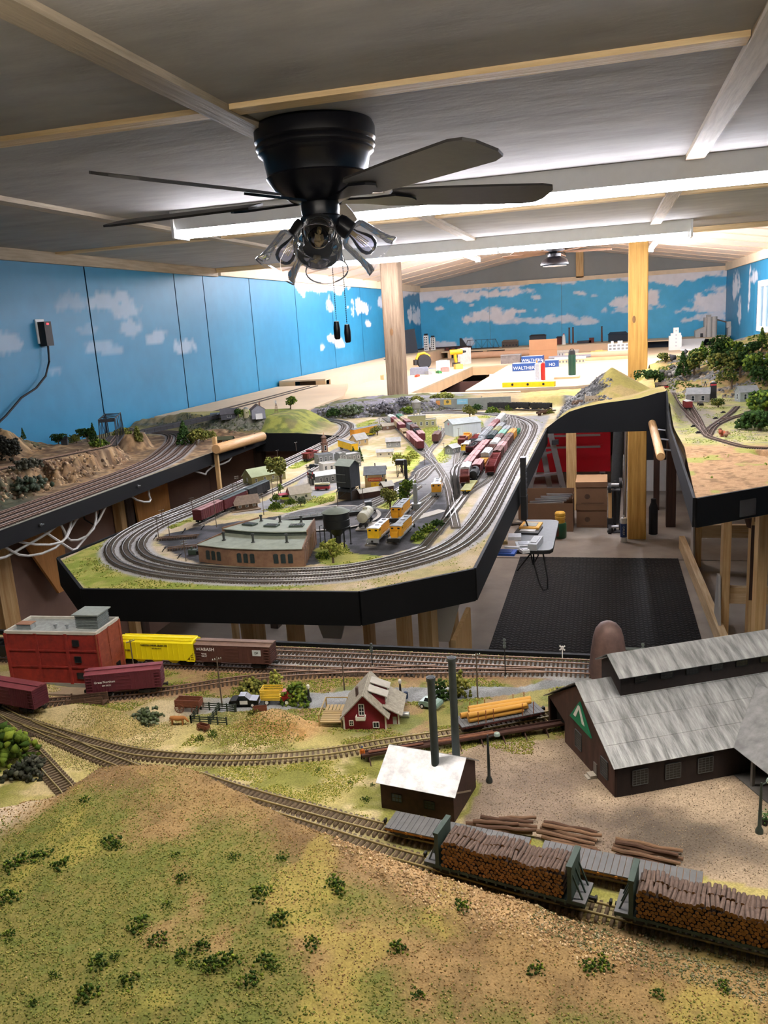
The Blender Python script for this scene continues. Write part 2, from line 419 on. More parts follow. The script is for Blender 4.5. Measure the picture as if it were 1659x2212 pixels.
RC=[(9.6,2.0,.5,.16,.8),(11.9,2.05,.35,.1,.7),(7.5,2.1,.4,.1,.7),(13.4,1.95,.4,.25,.9),(13.0,1.6,.2,.25,.8),(12.2,1.9,.09,.4,.9)]
yr=[-2.6,-1.4,-.2,1.0,2.2,3.4,4.6,5.8,7.0,8.2,9.4,10.6,11.8,13.0,YB]
for k in range(len(yr)-1):
    wall_panel('panel',wr,(XR,yr[k]+.004),(XR,yr[k+1]-.004),1.0,2.34,lambda X,Y,Z:paint(Y,Z,RC))
MB().box(XR+.01,XR+.06,YF,YB,0,2.5).build('backing',mat('wall_gap','#0d4a66',.8),wr)
MB().box(XR+.004,XR+.009,YF,YB,0,1.0).build('lower_panel',brown_panel,wr)
wf=struct('wall_front')
MB().box(XL-.1,XR+.1,YF-.05,YF,0,2.4).build('sheet',mat('front_wall','#9fb4bf',.8),wf)
win=struct('window_1');yw=11.35
MB().box(XR-.012,XR-.004,yw-.75,yw-.07,1.45,1.95).build('pane',mat('window_pane','#7f9fb5',.15,0,.05,2),win)
for (a,b,c,d) in ((yw-.82,yw,1.40,1.46),(yw-.82,yw,1.93,2.0),(yw-.07,yw,1.46,1.93),(yw-.82,yw-.75,1.46,1.93),(yw-.43,yw-.40,1.46,1.93)):
    MB().box(XR-.03,XR-.005,a,b,c,d).build('window_frame',white_paint,win)
MB().box(XR-.02,XR-.004,yw+.02,yw+.10,1.40,2.0).build('foil_strip',mat('foil','#9a9aa6',.35,.5,.5,30),win)
t1=struct('trim_1');MB().box(XL,XL+.025,YF,YC-.02,2.245,ZC-.001).build('board',m_batten,t1)
t2=struct('trim_2');MB().box(XL,XL+.03,YC+.02,YB-.03,2.255,2.365).build('board',mat('trim_pale','#e3cdae',.6,0,.07,8),t2)
t3=struct('trim_3');MB().box(XL+.03,XR-.03,YB-.03,YB-.002,2.255,2.32).build('board',mat('trim_pale','#e3cdae'),t3)
t4=struct('trim_4');MB().box(XR-.03,XR,YC+.02,YB-.03,2.245,2.365).build('board',mat('trim_pale','#e3cdae'),t4)
t5=struct('trim_5');MB().box(XL+.03,XR-.03,YC-.06,YC-.022,2.275,ZC-.001).build('board',m_batten_x,t5)
post_grey=mat('weathered_post','#9a8268',.75,0,0,5,.3,'#6d5540',(9,9,.55))
post_gold=mat('yellow_post','#d6a655',.65,0,0,5,.15,'#b07f35',(9,9,.5))
def post(loc,w,h,m,label,knot):
    t=thing('support_post',label,'post',loc)
    b=MB();c=.006;hw=w/2
    b.prism([(-hw+c,-hw),(hw-c,-hw),(hw,-hw+c),(hw,hw-c),(hw-c,hw),(-hw+c,hw),(-hw,hw-c),(-hw,-hw+c)],0,h)
    b.build('timber',m,t)
    kz,kx=knot
    b=MB();b.lathe([(.001,.0015),(.008,.0012),(.013,.0005),(.016,0)],12,M_=Matrix.Translation((kx,-hw,kz)) @ Matrix.Rotation(math.pi/2,4,'X') @ Matrix.Diagonal((.8,1.7,1,1)))
    b.build('knot',mat(label[:5]+'_knot','#7a5630',.8),t,True)
    return t
post((-1.56,6.27,0),.135,ZC,post_grey,'grey weathered square wooden post behind the ceiling fan pull chains',(1.72,-.005))
post((.238,6.65,0),.138,2.305,post_gold,'yellowish square wooden post with a knot, beside the hilly right layout',(1.70,-.03))
# ================================================================== LIGHTS
tube_m=mat('tube_glow','#f4f4ff',.3,0,0,1,emit=TUBE);tube_far=mat('tube_glow_far','#f4f4ff',.3,0,0,1,emit=TUBE_FAR)
tube_rear=mat('tube_glow_rear','#fff6ea',.3,0,0,1,emit=TUBE_REAR)
def shop_light(label,c,L_,ang,tubes,tm,w=.13,h=.075,slope=0.0):
    t=thing('fluorescent_light',label,'ceiling light',c,ang,'fluorescent ceiling lights');t.rotation_euler=(0,-slope,ang)
    hl=L_/2
    b=MB();b.extr([(-hl,-w/2,0),(-hl,-w/2*.7,-h),(-hl,w/2*.7,-h),(-hl,w/2,0)],(L_,0,0));b.build('housing',white_metal,t)
    for s in (-1,1):MB().box(s*hl-.006,s*hl+.006,-w*.52,w*.52,-h-.034,0).build('end_cap',white_metal,t)
    n,per=tubes
    for r in range(n):
        y=(r-(n-1)/2)*.05
        for k in range(per):
            a=-hl+.012+k*(L_-.024)/per;bb=a+(L_-.024)/per-.012
            MB().cyl((a,y,-h-.017),(bb,y,-h-.017),.0135,n=10).build('tube',tm,t,True)
            MB().box(bb-.002,bb+.014,y-.012,y+.012,-h-.03,-h).build('socket',white_metal,t)
    return t
shop_light('long two-tube fluorescent fixture crossing the ceiling just behind the near fan',(-.55,3.40,ZC-.001),2.44,0,(2,1),tube_m)
shop_light('second fluorescent fixture, near the rear edge of the grey ceiling',(-.69,5.85,ZC-.001),2.44,0,(2,2),tube_m)
def zroof(x):return EZ+(RZ-EZ)*((x-XL)/(RX-XL) if x<RX else (XR-x)/(XR-RX))
shop_light('narrow far tube light left of the second fan',(-1.62,9.4,zroof(-1.62)-.075),3.8,math.pi/2,(1,3),tube_far,.06,.03)
shop_light('narrow far tube light right of the yellowish post',(.56,9.4,zroof(.56)-.075),4.0,math.pi/2,(1,3),tube_far,.06,.03)
shop_light('two-tube fluorescent fixture over the foreground board, nearest the viewer',(.2,.84,ZC-.001),2.44,0,(2,1),tube_rear)
# ================================================================== CEILING FANS
fan_black=mat('fan_black','#15151b',.32,.2,.05,20);blade_m=mat('fan_blade','#3d3a38',.45,0,.15,12,.05)
shade_glass=glassmat('shade_glass','#fbfcff',.0,.05);filament=mat('filament','#d8c48a',.4,.6,0)
bulb_glass=glassmat('bulb_glass','#f4f4ff',.01);chain_m=mat('chain_dark','#1c1c26',.35,.6,0)
FX,FY=-.73,2.2
fan=thing('ceiling_fan','black flush-mount ceiling fan with clear glass shades and two pull chains','ceiling fan',(FX,FY,0))
b=MB();b.lathe([(.0,ZC-.001),(.152,ZC-.001),(.158,ZC-.015),(.158,2.268),(.152,2.262),(.156,2.256),(.156,2.25),(.150,2.245),(.152,2.238),(.140,2.228),(.132,2.185),(.136,2.18),(.132,2.174),(.128,2.168),(.115,2.15),(.075,2.122),(.06,2.118),(0,2.118)],40)
b.build('motor_housing',fan_black,fan,True)
b=MB();b.lathe([(0,2.12),(.05,2.12),(.052,2.10),(.05,2.085),(.055,2.08),(.052,2.055),(.035,2.04),(0,2.038)],28);b.build('switch_housing',fan_black,fan,True)
for k,a in enumerate((31,-41,-113,175,103)):
    a=math.radians(a);Mz=Matrix.Rotation(a,4,'Z') @ Matrix.Translation((0,0,2.128)) @ Matrix.Rotation(math.radians(-13),4,'X')
    out=[(.19,.045),(.21,.055),(.40,.063),(.62,.066),(.655,.055),(.668,.03),(.668,-.03),(.655,-.055),(.62,-.066),(.40,-.063),(.21,-.055),(.19,-.045)]
    b=MB();v=[Mz @ Vector((x,y,z)) for z in (-.003,.003) for x,y in out];n=len(out)
    b.add(v,[tuple(range(n-1,-1,-1)),tuple(range(n,2*n))]+[(i,(i+1) % n,n+(i+1) % n,n+i) for i in range(n)])
    bl=b.build('blade',blade_m,fan)
    b=MB();v=[Mz @ Vector((x,y,z)) for z in (-.011,-.005) for x,y in ((.06,.012),(.13,.016),(.20,.034),(.25,.018),(.27,0),(.25,-.018),(.20,-.034),(.13,-.016),(.06,-.012))]
    b.add(v,[tuple(range(8,-1,-1)),tuple(range(9,18))]+[(i,(i+1) % 9,9+(i+1) % 9,9+i) for i in range(9)]);b.build('blade_arm',fan_black,bl)
def shade(az,tilt):
    Ms=Matrix.Translation((0,0,2.06)) @ Matrix.Rotation(math.radians(az),4,'Z') @ Matrix.Translation((.052,0,0)) @ Matrix.Rotation(math.radians(-tilt),4,'Y') @ Matrix.Rotation(math.pi,4,'X')
    b=MB();b.lathe([(0,-.012),(.022,-.012),(.026,0),(.026,.03),(.018,.034),(0,.034)],16,M_=Ms);arm=b.build('lamp_arm',fan_black,fan,True)
    pr=[(.027,.028),(.038,.032),(.044,.042),(.047,.07),(.051,.10),(.056,.124),(.060,.131),(.061,.137)]
    b=MB();b.lathe(pr,28,M_=Ms,closed=True)
    b.lathe([(.059,.137),(.062,.137),(.062,.140),(.059,.140),(.059,.137)],28,M_=Ms,closed=True)
    b.build('glass_shade',shade_glass,fan,True)
    b=MB();b.lathe([(.012,.034),(.014,.045),(.024,.07),(.027,.085),(.024,.1),(.014,.109),(0,.112)],16,M_=Ms,closed=True);bu=b.build('bulb',bulb_glass,fan,True)
    b=MB()
    for q in (-.006,-.002,.002,.006):b.cyl(Ms @ Vector((q,.003,.05)),Ms @ Vector((q*1.3,-.003,.085)),.0012,n=5)
    b.cyl(Ms @ Vector((0,0,.034)),Ms @ Vector((0,0,.052)),.006,n=8)
    b.build('filament',filament,bu)
for az,ti in ((-76,60),(16,50),(188,38),(106,40)):shade(az,ti)
def pull(dx,dy,z0,z1):
    b=MB();n=int((z0-z1)/.0058)
    for k in range(n):b.lathe([(0,-.0021),(.0019,0),(0,.0021)],6,(dx,dy,z0-k*.0058))
    b.cyl((dx,dy,z0),(dx,dy,z1),.0006,n=4)
    c=b.build('pull_chain',chain_m,fan)
    MB().lathe([(0,z1),(.007,z1-.001),(.0095,z1-.022),(.0085,z1-.046),(.006,z1-.05),(0,z1-.05)],14,(dx,dy,0)).build('pull_knob',fan_black,c,True)
pull(.012,.03,2.05,1.81);pull(.048,.01,2.05,1.80)
fan2=thing('ceiling_fan','small far black ceiling fan under the gable roof','ceiling fan',(-.53,9.5,0))
MB().cyl((0,0,RZ-.12),(0,0,2.52),.014,n=8).build('downrod',fan_black,fan2)
MB().lathe([(0,2.53),(.05,2.53),(.09,2.49),(.11,2.44),(.11,2.42),(.07,2.40),(.07,2.37),(.13,2.34),(.15,2.30),(.15,2.285),(0,2.28)],24).build('motor_housing',fan_black,fan2,True)
for k in range(5):
    a=.25+k*2*math.pi/5;Mz=Matrix.Rotation(a,4,'Z') @ Matrix.Rotation(.2,4,'X')
    b=MB();v=[Mz @ Vector((x,y,0))+Vector((0,0,2.41+z)) for z in (0,.006) for x,y in ((.11,-.03),(.2,-.055),(.6,-.06),(.62,0),(.6,.06),(.2,.055),(.11,.03))]
    b.add(v,[tuple(range(6,-1,-1)),tuple(range(7,14))]+[(i,(i+1) % 7,7+(i+1) % 7,7+i) for i in range(7)]);b.build('blade',wood('blade_brown','#8a6a50','#6d503b',0),fan2)
MB().lathe([(.10,2.28),(.125,2.275),(.13,2.27),(0,2.262)],24).build('light_lens',mat('lens_white','#d8dadd',.3),fan2,True)
# ================================================================== TRACK LINES (flat plan, measured on the baseboards)
ZF=1.2 # railhead level of the foreground board and the peninsula
ZS=1.22 # level of the long shelf on the left wall
def line(px,z=ZF,per=.008):return smooth_line([at(x,y,z) for x,y in px],per)
def wline(p,z=ZF,per=.008):return smooth_line([Vector((x,y,z)) for x,y in p],per)
def xy(L_,st=4):return [(p.x,p.y) for p in L_[::st]]+[(L_[-1].x,L_[-1].y)]
FG={}
FG['A']=wline([(-1.66,1.355),(-1.2,1.358),(-.6,1.371),(-.3,1.372),(0,1.373),(.5,1.373),(.95,1.373)])
FG['B']=wline([(-1.66,1.313),(-1.2,1.317),(-.585,1.331),(-.3,1.332),(0,1.333),(.95,1.333)])
FG['C']=wline([(-1.66,1.268),(-1.2,1.272),(-.72,1.284),(-.566,1.287),(-.44,1.292),(-.32,1.300),(-.2,1.318),(-.1,1.330)])
FG['D']=line([(60,1520),(200,1508),(352,1493),(508,1470),(640,1458),(800,1450),(940,1444)])
FG['E']=line([(-160,1440),(0,1536),(60,1564),(174,1599),(260,1621),(330,1632),(450,1640),(560,1639),(700,1628),(830,1607),(985,1584),(1100,1562),(1190,1545),(1300,1520)])
FG['G']=line([(60,1566),(130,1597),(200,1628),(275,1657),(340,1683)])
FG['H']=line([(-110,1478),(0,1562),(38,1595),(81,1637),(121,1681),(145,1708),(165,1740)])
FG['I']=wline([(-.55,.925),(-.468,.899),(-.36,.872),(-.249,.847),(-.11,.824),(.019,.804),(.156,.781),(.5,.73),(.95,.66)])
FG['J']=wline([(-.42,.855),(-.337,.832),(-.26,.81),(-.191,.793),(-.1,.770),(-.018,.754),(.147,.722),(.5,.655),(.95,.57)])
PN={}
O1=[(-3.0,5.22),(-2.4,5.16),(-1.9,5.12),(-1.70,5.02),(-1.55,4.80),(-1.46,4.45),(-1.437,4.10),(-1.437,3.44),(-1.442,2.96),(-1.46,2.6),(-1.484,2.37),(-1.471,2.209),(-1.43,2.085),(-1.365,1.982),(-1.271,1.892),(-1.136,1.823),(-.988,1.790),(-.82,1.781),(-.661,1.806),(-.558,1.856),(-.461,1.947),(-.389,2.07),(-.352,2.235),(-.340,2.43),(-.340,2.72),(-.345,3.17),(-.352,3.79),(-.356,4.24),(-.385,4.6),(-.50,4.93),(-.70,5.17),(-.95,5.30),(-1.15,5.33)]
PN['O1']=wline(O1)
def offs(L_,d):
    r=[]
    for i,p in enumerate(L_):
        t=(L_[min(i+2,len(L_)-1)]-L_[max(i-2,0)]).normalized();r.append(Vector((p.x-t.y*d,p.y+t.x*d,p.z)))
    return r
PN['O2']=offs(PN['O1'],.046)
_n=len(PN['O1'])
_i0=min(range(_n),key=lambda i:(PN['O1'][i]-Vector((-1.46,2.6,ZF))).length);_i1=min(range(_n),key=lambda i:(PN['O1'][i]-Vector((-.389,2.07,ZF))).length)
PN['O3']=offs(PN['O1'],.090)[_i0:_i1]
_e=PN['O3'][-1]
for nm,x0,y1,conv in (('T6',-.436,4.75,2.75),('T5',-.479,4.95,2.60),('T4',-.522,5.02,2.72)):
    PN[nm]=wline([(_e.x,_e.y),(-.470,2.36),(-.468,conv),(x0+.012,conv+.3),(x0,conv+.6),(x0,4.0),(x0,y1-.4),(x0-.05,y1)])
_thr=at(985,1010)
for nm,x0,y1 in (('T3',-.565,5.02),('T2',-.607,4.98),('T1',-.650,4.5)):
    PN[nm]=wline([(-.470,2.42),(-.500,2.75),(-.556,3.05),(_thr.x,_thr.y),(x0,_thr.y+.42),(x0,4.0),(x0,y1)])
PN['K1']=line([(985,1140),(979,1112),(975,1085),(969,1055),(958,1028),(941,1003),(922,985),(905,972),(880,946),(855,922),(830,903)])
PN['K2']=line([(941,1003),(928,982),(913,958),(893,936),(868,916),(845,901)])
PN['K3']=line([(922,985),(930,972),(945,955),(955,938),(960,925)])
PN['L1']=line([(975,1085),(958,1040),(951,1052),(945,1065),(925,1088),(905,1108),(882,1132),(862,1152),(845,1172)][2:])
PN['L2']=line([(958,1028),(952,1045),(940,1062),(910,1085),(880,1105),(858,1122),(842,1140)])
PN['L3']=line([(905,1050),(880,1068),(860,1090),(838,1120),(815,1150),(800,1178)])
PN['N1']=line([(940,1003),(922,1010),(905,1020),(895,1035),(860,1058),(800,1085),(760,1105)])
PN['N2']=line([(935,1010),(925,1020),(910,1035),(880,1050),(830,1080),(775,1108)])
PN['P1']=line([(425,1135),(500,1100),(560,1073),(640,1035),(700,1000)])
LS={}
for k in range(4):
    d=k*.052
    LS['S%d' % k]=wline([(-1.93-d,.95),(-1.93-d,2.0),(-1.935-d,2.8),(-1.95-d,3.25),(-2.0-d,3.55),(-2.10-d,3.85),(-2.22-d,4.15),(-2.40-d,4.45),(-2.68-d,4.62),(-3.05,4.70+d*.8)],ZS)
LS['U']=wline([(-2.55,1.6),(-2.47,2.4),(-2.44,2.8),(-2.40,3.05),(-2.34,3.28),(-2.30,3.40),(-2.31,3.47)],1.302)
RT={}
RT['R1']=line([(1659,968),(1610,965),(1560,952),(1530,942),(1519,930),(1505,915),(1480,890),(1462,868),(1452,845)],1.25)
RT['R2']=line([(1519,930),(1508,905),(1496,885),(1488,868)],1.25)
RT['R3']=line([(1530,942),(1545,920),(1575,905),(1620,890),(1659,872)],1.25)
RT['R4']=line([(1522,932),(1560,905),(1580,890),(1592,878)],1.25)
RT['R5']=line([(1560,905),(1610,897),(1659,880)],1.25)
def dist_to(x,y,lines):
    d=np.full(np.shape(x),1e9)
    for L_ in lines:
        q=xy(L_,5);a=np.array(q);m=(x>a[:,0].min()-.06) & (x<a[:,0].max()+.06) & (y>a[:,1].min()-.06) & (y<a[:,1].max()+.06)
        if m.any():d[m]=np.minimum(d[m],seg_dist(x[m],y[m],q))
    return d
def C3(h):return np.array(lin(h))
def mixc(a,b,k):return a*(1-k[:,None])+b*k[:,None]
# ================================================================== FOREGROUND BOARD
_cr=[(-260,1790,1.235),(0,1745,1.24),(130,1716,1.24),(215,1655,1.25),(300,1649,1.257),(390,1651,1.258),(470,1690,1.252),(560,1736,1.248),(640,1779,1.243),(740,1816,1.237),(830,1850,1.230),(925,1888,1.222),(1010,1912,1.216),(1130,1945,1.210),(1280,2008,1.207),(1440,2060,1.205),(1659,2118,1.203),(2100,2230,1.202)]
_cw=sorted([at(*p) for p in _cr],key=lambda p:p.x)
CRX=[p.x for p in _cw];CRY=[p.y for p in _cw];CRZ=[p.z for p in _cw]
_mound=at(598,1553,1.21);_bank=[at(0,1480),at(90,1508),at(180,1545),at(260,1570)]
def z_fg(x,y):
    z=1.1955+.0025*(fbm(x*14,y*14,2)-.5)
    c=np.interp(x,CRX,CRY)+.012*(fbm(x*22,y*0,5)-.5);zc=np.interp(x,CRX,CRZ)
    d=c-y
    front=zc-.06*np.clip(d,0,None)-.04*np.clip(d-.12,0,None)
    back=zc+d*1.05
    hz=np.where(d>0,front,back)+.006*(fbm(x*30,y*30,9)-.5)+.0022*(fbm(x*150,y*150,19,2)-.5)
    z=np.maximum(z,hz)
    r=np.hypot((x-_mound.x)/.085,(y-_mound.y)/.04)
    z=z+.028*sstep(1,0,r)*(.8+.5*fbm(x*60,y*60,4))
    db=seg_dist(x,y,[(p.x,p.y) for p in _bank])
    z=z+.016*sstep(.07,.0,db)
    td=dist_to(x,y,FG.values());flat=sstep(.045,.02,td)
    hill=d>-.02
    z=np.where(hill & (td>.0),z,z*(1-flat)+1.1975*flat)
    z=z-.003*sstep(.004,0,np.abs(y-1.40))
    return z
_shed=at(925,1700);_pol_yard=[(at(*p).x,at(*p).y) for p in ((770,1640),(900,1640),(1050,1600),(1200,1590),(1659,1590),(1900,1650),(1900,1960),(1480,1880),(1300,1840),(1150,1800),(1000,1770),(1040,1690),(990,1640))]
_pol_road=[(at(*p).x,at(*p).y) for p in ((262,1548),(300,1520),(380,1497),(480,1503),(640,1490),(700,1492),(760,1485),(870,1480),(1000,1478),(1130,1478),(1230,1450),(1290,1440),(1290,1470),(1200,1478),(1100,1495),(980,1508),(860,1512),(740,1522),(560,1530),(470,1532),(390,1545),(320,1562))]
def c_fg(x,y):
    n1=fbm(x*8,y*8,21);n2=fbm(x*25,y*25,22);n3=fbm(x*90,y*90,23,3)
    tan,lt,gr,dk,br=C3('#a88d5f'),C3('#cdbb92'),C3('#878746'),C3('#56682a'),C3('#84643a')
    c=mixc(np.tile(C3('#b5a86e'),(len(x),1)),gr,sstep(.45,.6,n1+.25*(n2-.5)))
    c=mixc(c,lt,sstep(.55,.7,n2)*.8)
    bk=sstep(1.05,1.10,y+.04*(n1-.5))*(x>-.95);vr=mixc(np.tile(C3('#8a8550'),(len(x),1)),C3('#66703a'),sstep(.42,.6,n2));vr=mixc(vr,C3('#94795c'),sstep(.52,.62,fbm(x*30,y*30,27)));c=mixc(c,vr,bk*.85)
    cy=np.interp(x,CRX,CRY);d=cy-y;h=sstep(-.05,-.01,d)
    hc=mixc(np.tile(C3('#9a8058'),(len(x),1)),C3('#826a4c'),sstep(.4,.65,n2))
    green=sstep(.02,.13,d+.16*(n1-.5)-.10*sstep(-.25,.1,x)*0)*sstep(.36,.56,n1*.5+n2*.5+.06)
    hc=mixc(hc,C3('#7d7f40'),green*.75);hc=mixc(hc,C3('#616d36'),green*sstep(.50,.62,n3)*.7)
    hc=mixc(hc,C3('#a89a50'),sstep(.58,.68,fbm(x*13,y*13,40))*.6);hc=mixc(hc,C3('#cdbba6'),sstep(-.66,-.72,x)*sstep(.09,.03,d)*.8)
    grv=sstep(.045,.01,np.abs(d-.012))*sstep(-.33,-.2,x)*sstep(.0,-.08,x);hc=mixc(hc,C3('#b99b74'),grv*.8*sstep(.3,.6,n3))
    c=mixc(c,hc,h)
    yard=inpoly(x,y,_pol_yard)*1.0;yc=mixc(np.tile(C3('#b3a08a'),(len(x),1)),C3('#8c7c6e'),sstep(.45,.7,n1))
    ysp=at(1480,1800);dd=np.hypot((x-ysp.x)/.14,(y-ysp.y)/.07);yc=mixc(yc,C3('#4c4744'),sstep(1.1,.2,dd+.9*(n2-.5))*.8)
    ysp=at(1150,1680);dd=np.hypot((x-ysp.x)/.05,(y-ysp.y)/.035);yc=mixc(yc,C3('#77695f'),sstep(1,.2,dd+.8*(n2-.5))*.5)
    c=mixc(c,yc,yard*(h<.5))
    rd=inpoly(x,y,_pol_road)*1.0*(h<.5);c=mixc(c,mixc(np.tile(C3('#7d7f82'),(len(x),1)),C3('#94979b'),sstep(.4,.6,n2)),rd)
    rr=np.hypot((x-_mound.x)/.085,(y-_mound.y)/.045);c=mixc(c,mixc(np.tile(C3('#c2a173'),(len(x),1)),C3('#a98555'),sstep(.45,.6,n3)),sstep(1.05,.7,rr+.4*(n2-.5)))
    lb=sstep(-.60,-.72,x)*sstep(.93,1.0,y)*sstep(1.19,1.15,y);c=mixc(c,mixc(np.tile(C3('#cbb98f'),(len(x),1)),C3('#a8955f'),sstep(.5,.62,n2)),lb*.85)
    tdg=dist_to(x,y,[FG['A'],FG['B']]);c=mixc(c,C3('#9d9c9d'),sstep(.03,.02,tdg))
    c=mixc(c,C3('#94735a'),sstep(.03,.018,dist_to(x,y,[FG['C'],FG['D']]))*.85*(tdg>.022))
    tde=dist_to(x,y,[FG['E'],FG['G'],FG['H'],FG['I'],FG['J']]);c=mixc(c,C3('#b5a684'),sstep(.022,.012,tde)*.7*(h<.3))
    cross=sstep(-.055,-.045,x)*sstep(.03,.02,x)*(y>1.29);c=mixc(c,C3('#77797c'),cross*.9)
    return c*(.8+.4*n3[:,None])
ground=vmat('ground_cover',.95,420,.28,.5)
fgb=thing('layout_board','foreground model railway board with grassy hill, mill and log yard','layout',(0,0,0))
FGP=[(-1.66,.33),(.95,.33),(.95,1.402),(-1.66,1.402)]
grid_terrain('terrain',FGP,.0052,z_fg,c_fg,ground,fgb)
MB().box(-1.66,.95,1.402,1.410,1.115,1.203).build('fascia',black_fascia,fgb)
MB().box(-1.66,.95,.322,.33,1.1,1.2).build('fascia',black_fascia,fgb)
MB().box(-1.64,.93,.34,1.395,1.15,1.168).build('plywood_base',mat('ply','#d9bd8c',.7,0,.08,8),fgb)
for lx,ly in ((-1.5,.45),(-1.5,1.3),(-.3,.45),(.8,.45),(.8,1.3)):
    MB().box(lx-.02,lx+.02,ly-.045,ly+.045,0,1.15).build('leg',pine_z,fgb)
# ================================================================== PENINSULA AND BACK SECTION
PENP=[(-1.512,1.952),(-1.256,1.694),(-.548,1.722),(-.313,1.912),(-.303,3.2),(-.303,4.40),(.300,4.40),(.305,6.2),(-1.95,6.2),(-1.95,4.38),(-1.392,4.30),(-1.44,2.83)]
ROCKB=([-3.2,-1.85,-1.80,-1.586,-1.334,-1.198,-.91,-.61,-.3,0,.3],[5.35,5.22,5.16,5.16,5.24,5.32,5.47,5.5,5.42,5.42,5.42])
FASX=[-.31,-.30,-.24,-.181,-.10,-.018,.08,.165,.254,.31];FASZ=[1.197,1.20,1.245,1.282,1.305,1.319,1.329,1.338,1.362,1.372]
def z_pen(x,y):
    z=1.1955+.003*(fbm(x*12,y*12,52)-.5)
    yb=np.interp(x,*ROCKB);t=sstep(0,.13,y-yb)
    amp=np.interp(x,[-1.95,-1.7,-1.3,-.9,-.6,-.3],[.05,.068,.072,.055,.05,.06])
    z=z+amp*t*(.85+.3*fbm(x*18,y*18,56))*sstep(6.3,5.95,y)
    pz=np.interp(x,FASX,FASZ);k=sstep(-.31,-.22,x)*sstep(4.2,4.39,y)
    cone=1.47-.62*np.hypot((x-.035),(y-4.9)*.75)-.5*np.clip(.035-x,0,None)**1.0*.4
    hz=np.maximum(pz*sstep(5.9,4.6,y)+1.2*(1-sstep(5.9,4.6,y)),cone+.035*(fbm(x*16,y*16,61)-.5)*sstep(.0,-.1,x))
    z=z*(1-k)+np.maximum(z,hz)*k
    lf=sstep(.1,.3,x)*sstep(5.2,5.9,y);z=z*(1-lf)+np.maximum(z,1.36)*lf
    td=dist_to(x,y,PN.values());f=sstep(.05,.024,td);z=z*(1-f)+1.1975*f
    bl=sstep(-1.62,-1.86,x)*sstep(4.40,4.60,y)*sstep(5.06,4.92,y);z=z+.100*bl*(1-f)
    return z
_zc=[(at(*p).x,at(*p).y) for p in ((430,1215),(380,1200),(340,1170),(360,1150),(430,1135),(640,1105),(720,1085),(800,1060),(880,1030),(900,1000),(930,985),(965,1010),(985,1060),(985,1110),(960,1150),(900,1180),(840,1195),(700,1215),(600,1222))]
_street=[(at(*p).x,at(*p).y) for p in ((500,1110),(560,1085),(640,1045),(660,1020),(690,985),(740,960),(790,925),(830,890),(870,880),(880,890),(840,915),(800,945),(770,975),(760,1000),(760,1040),(700,1065),(640,1090),(560,1105))]
_gp=[[(at(*p).x,at(*p).y) for p in q] for q in (
  ((128,1210),(230,1160),(232,1200),(260,1228),(340,1246),(560,1262),(700,1260),(560,1272),(180,1268)),
  ((690,1215),(680,1180),(740,1165),(760,1190),(830,1200),(820,1210),(740,1222)),
  ((890,1170),(930,1130),(960,1120),(950,1150),(915,1175)),
  ((810,1095),(830,1075),(870,1060),(900,1060),(880,1085),(850,1100)),
  ((340,1135),(400,1105),(440,1095),(430,1118),(370,1140)),
  ((600,1010),(640,985),(680,970),(690,985),(640,1010)),
  ((565,1100),(640,1075),(730,1060),(720,1080),(620,1105)),
  ((900,930),(935,915),(960,925),(930,965),(915,975)),((935,995),(950,975),(1000,930),(1040,905),(1050,925),(1010,960),(985,985),(960,1000)),
  ((860,1000),(880,960),(910,975),(905,1000),(880,1020)),((1060,1200),(1180,930),(1200,930),(1090,1180)),
  ((1000,900),(1060,895),(1160,905),(1180,915),(1150,905),(1060,903)),((740,925),(800,905),(850,905),(800,920)))]
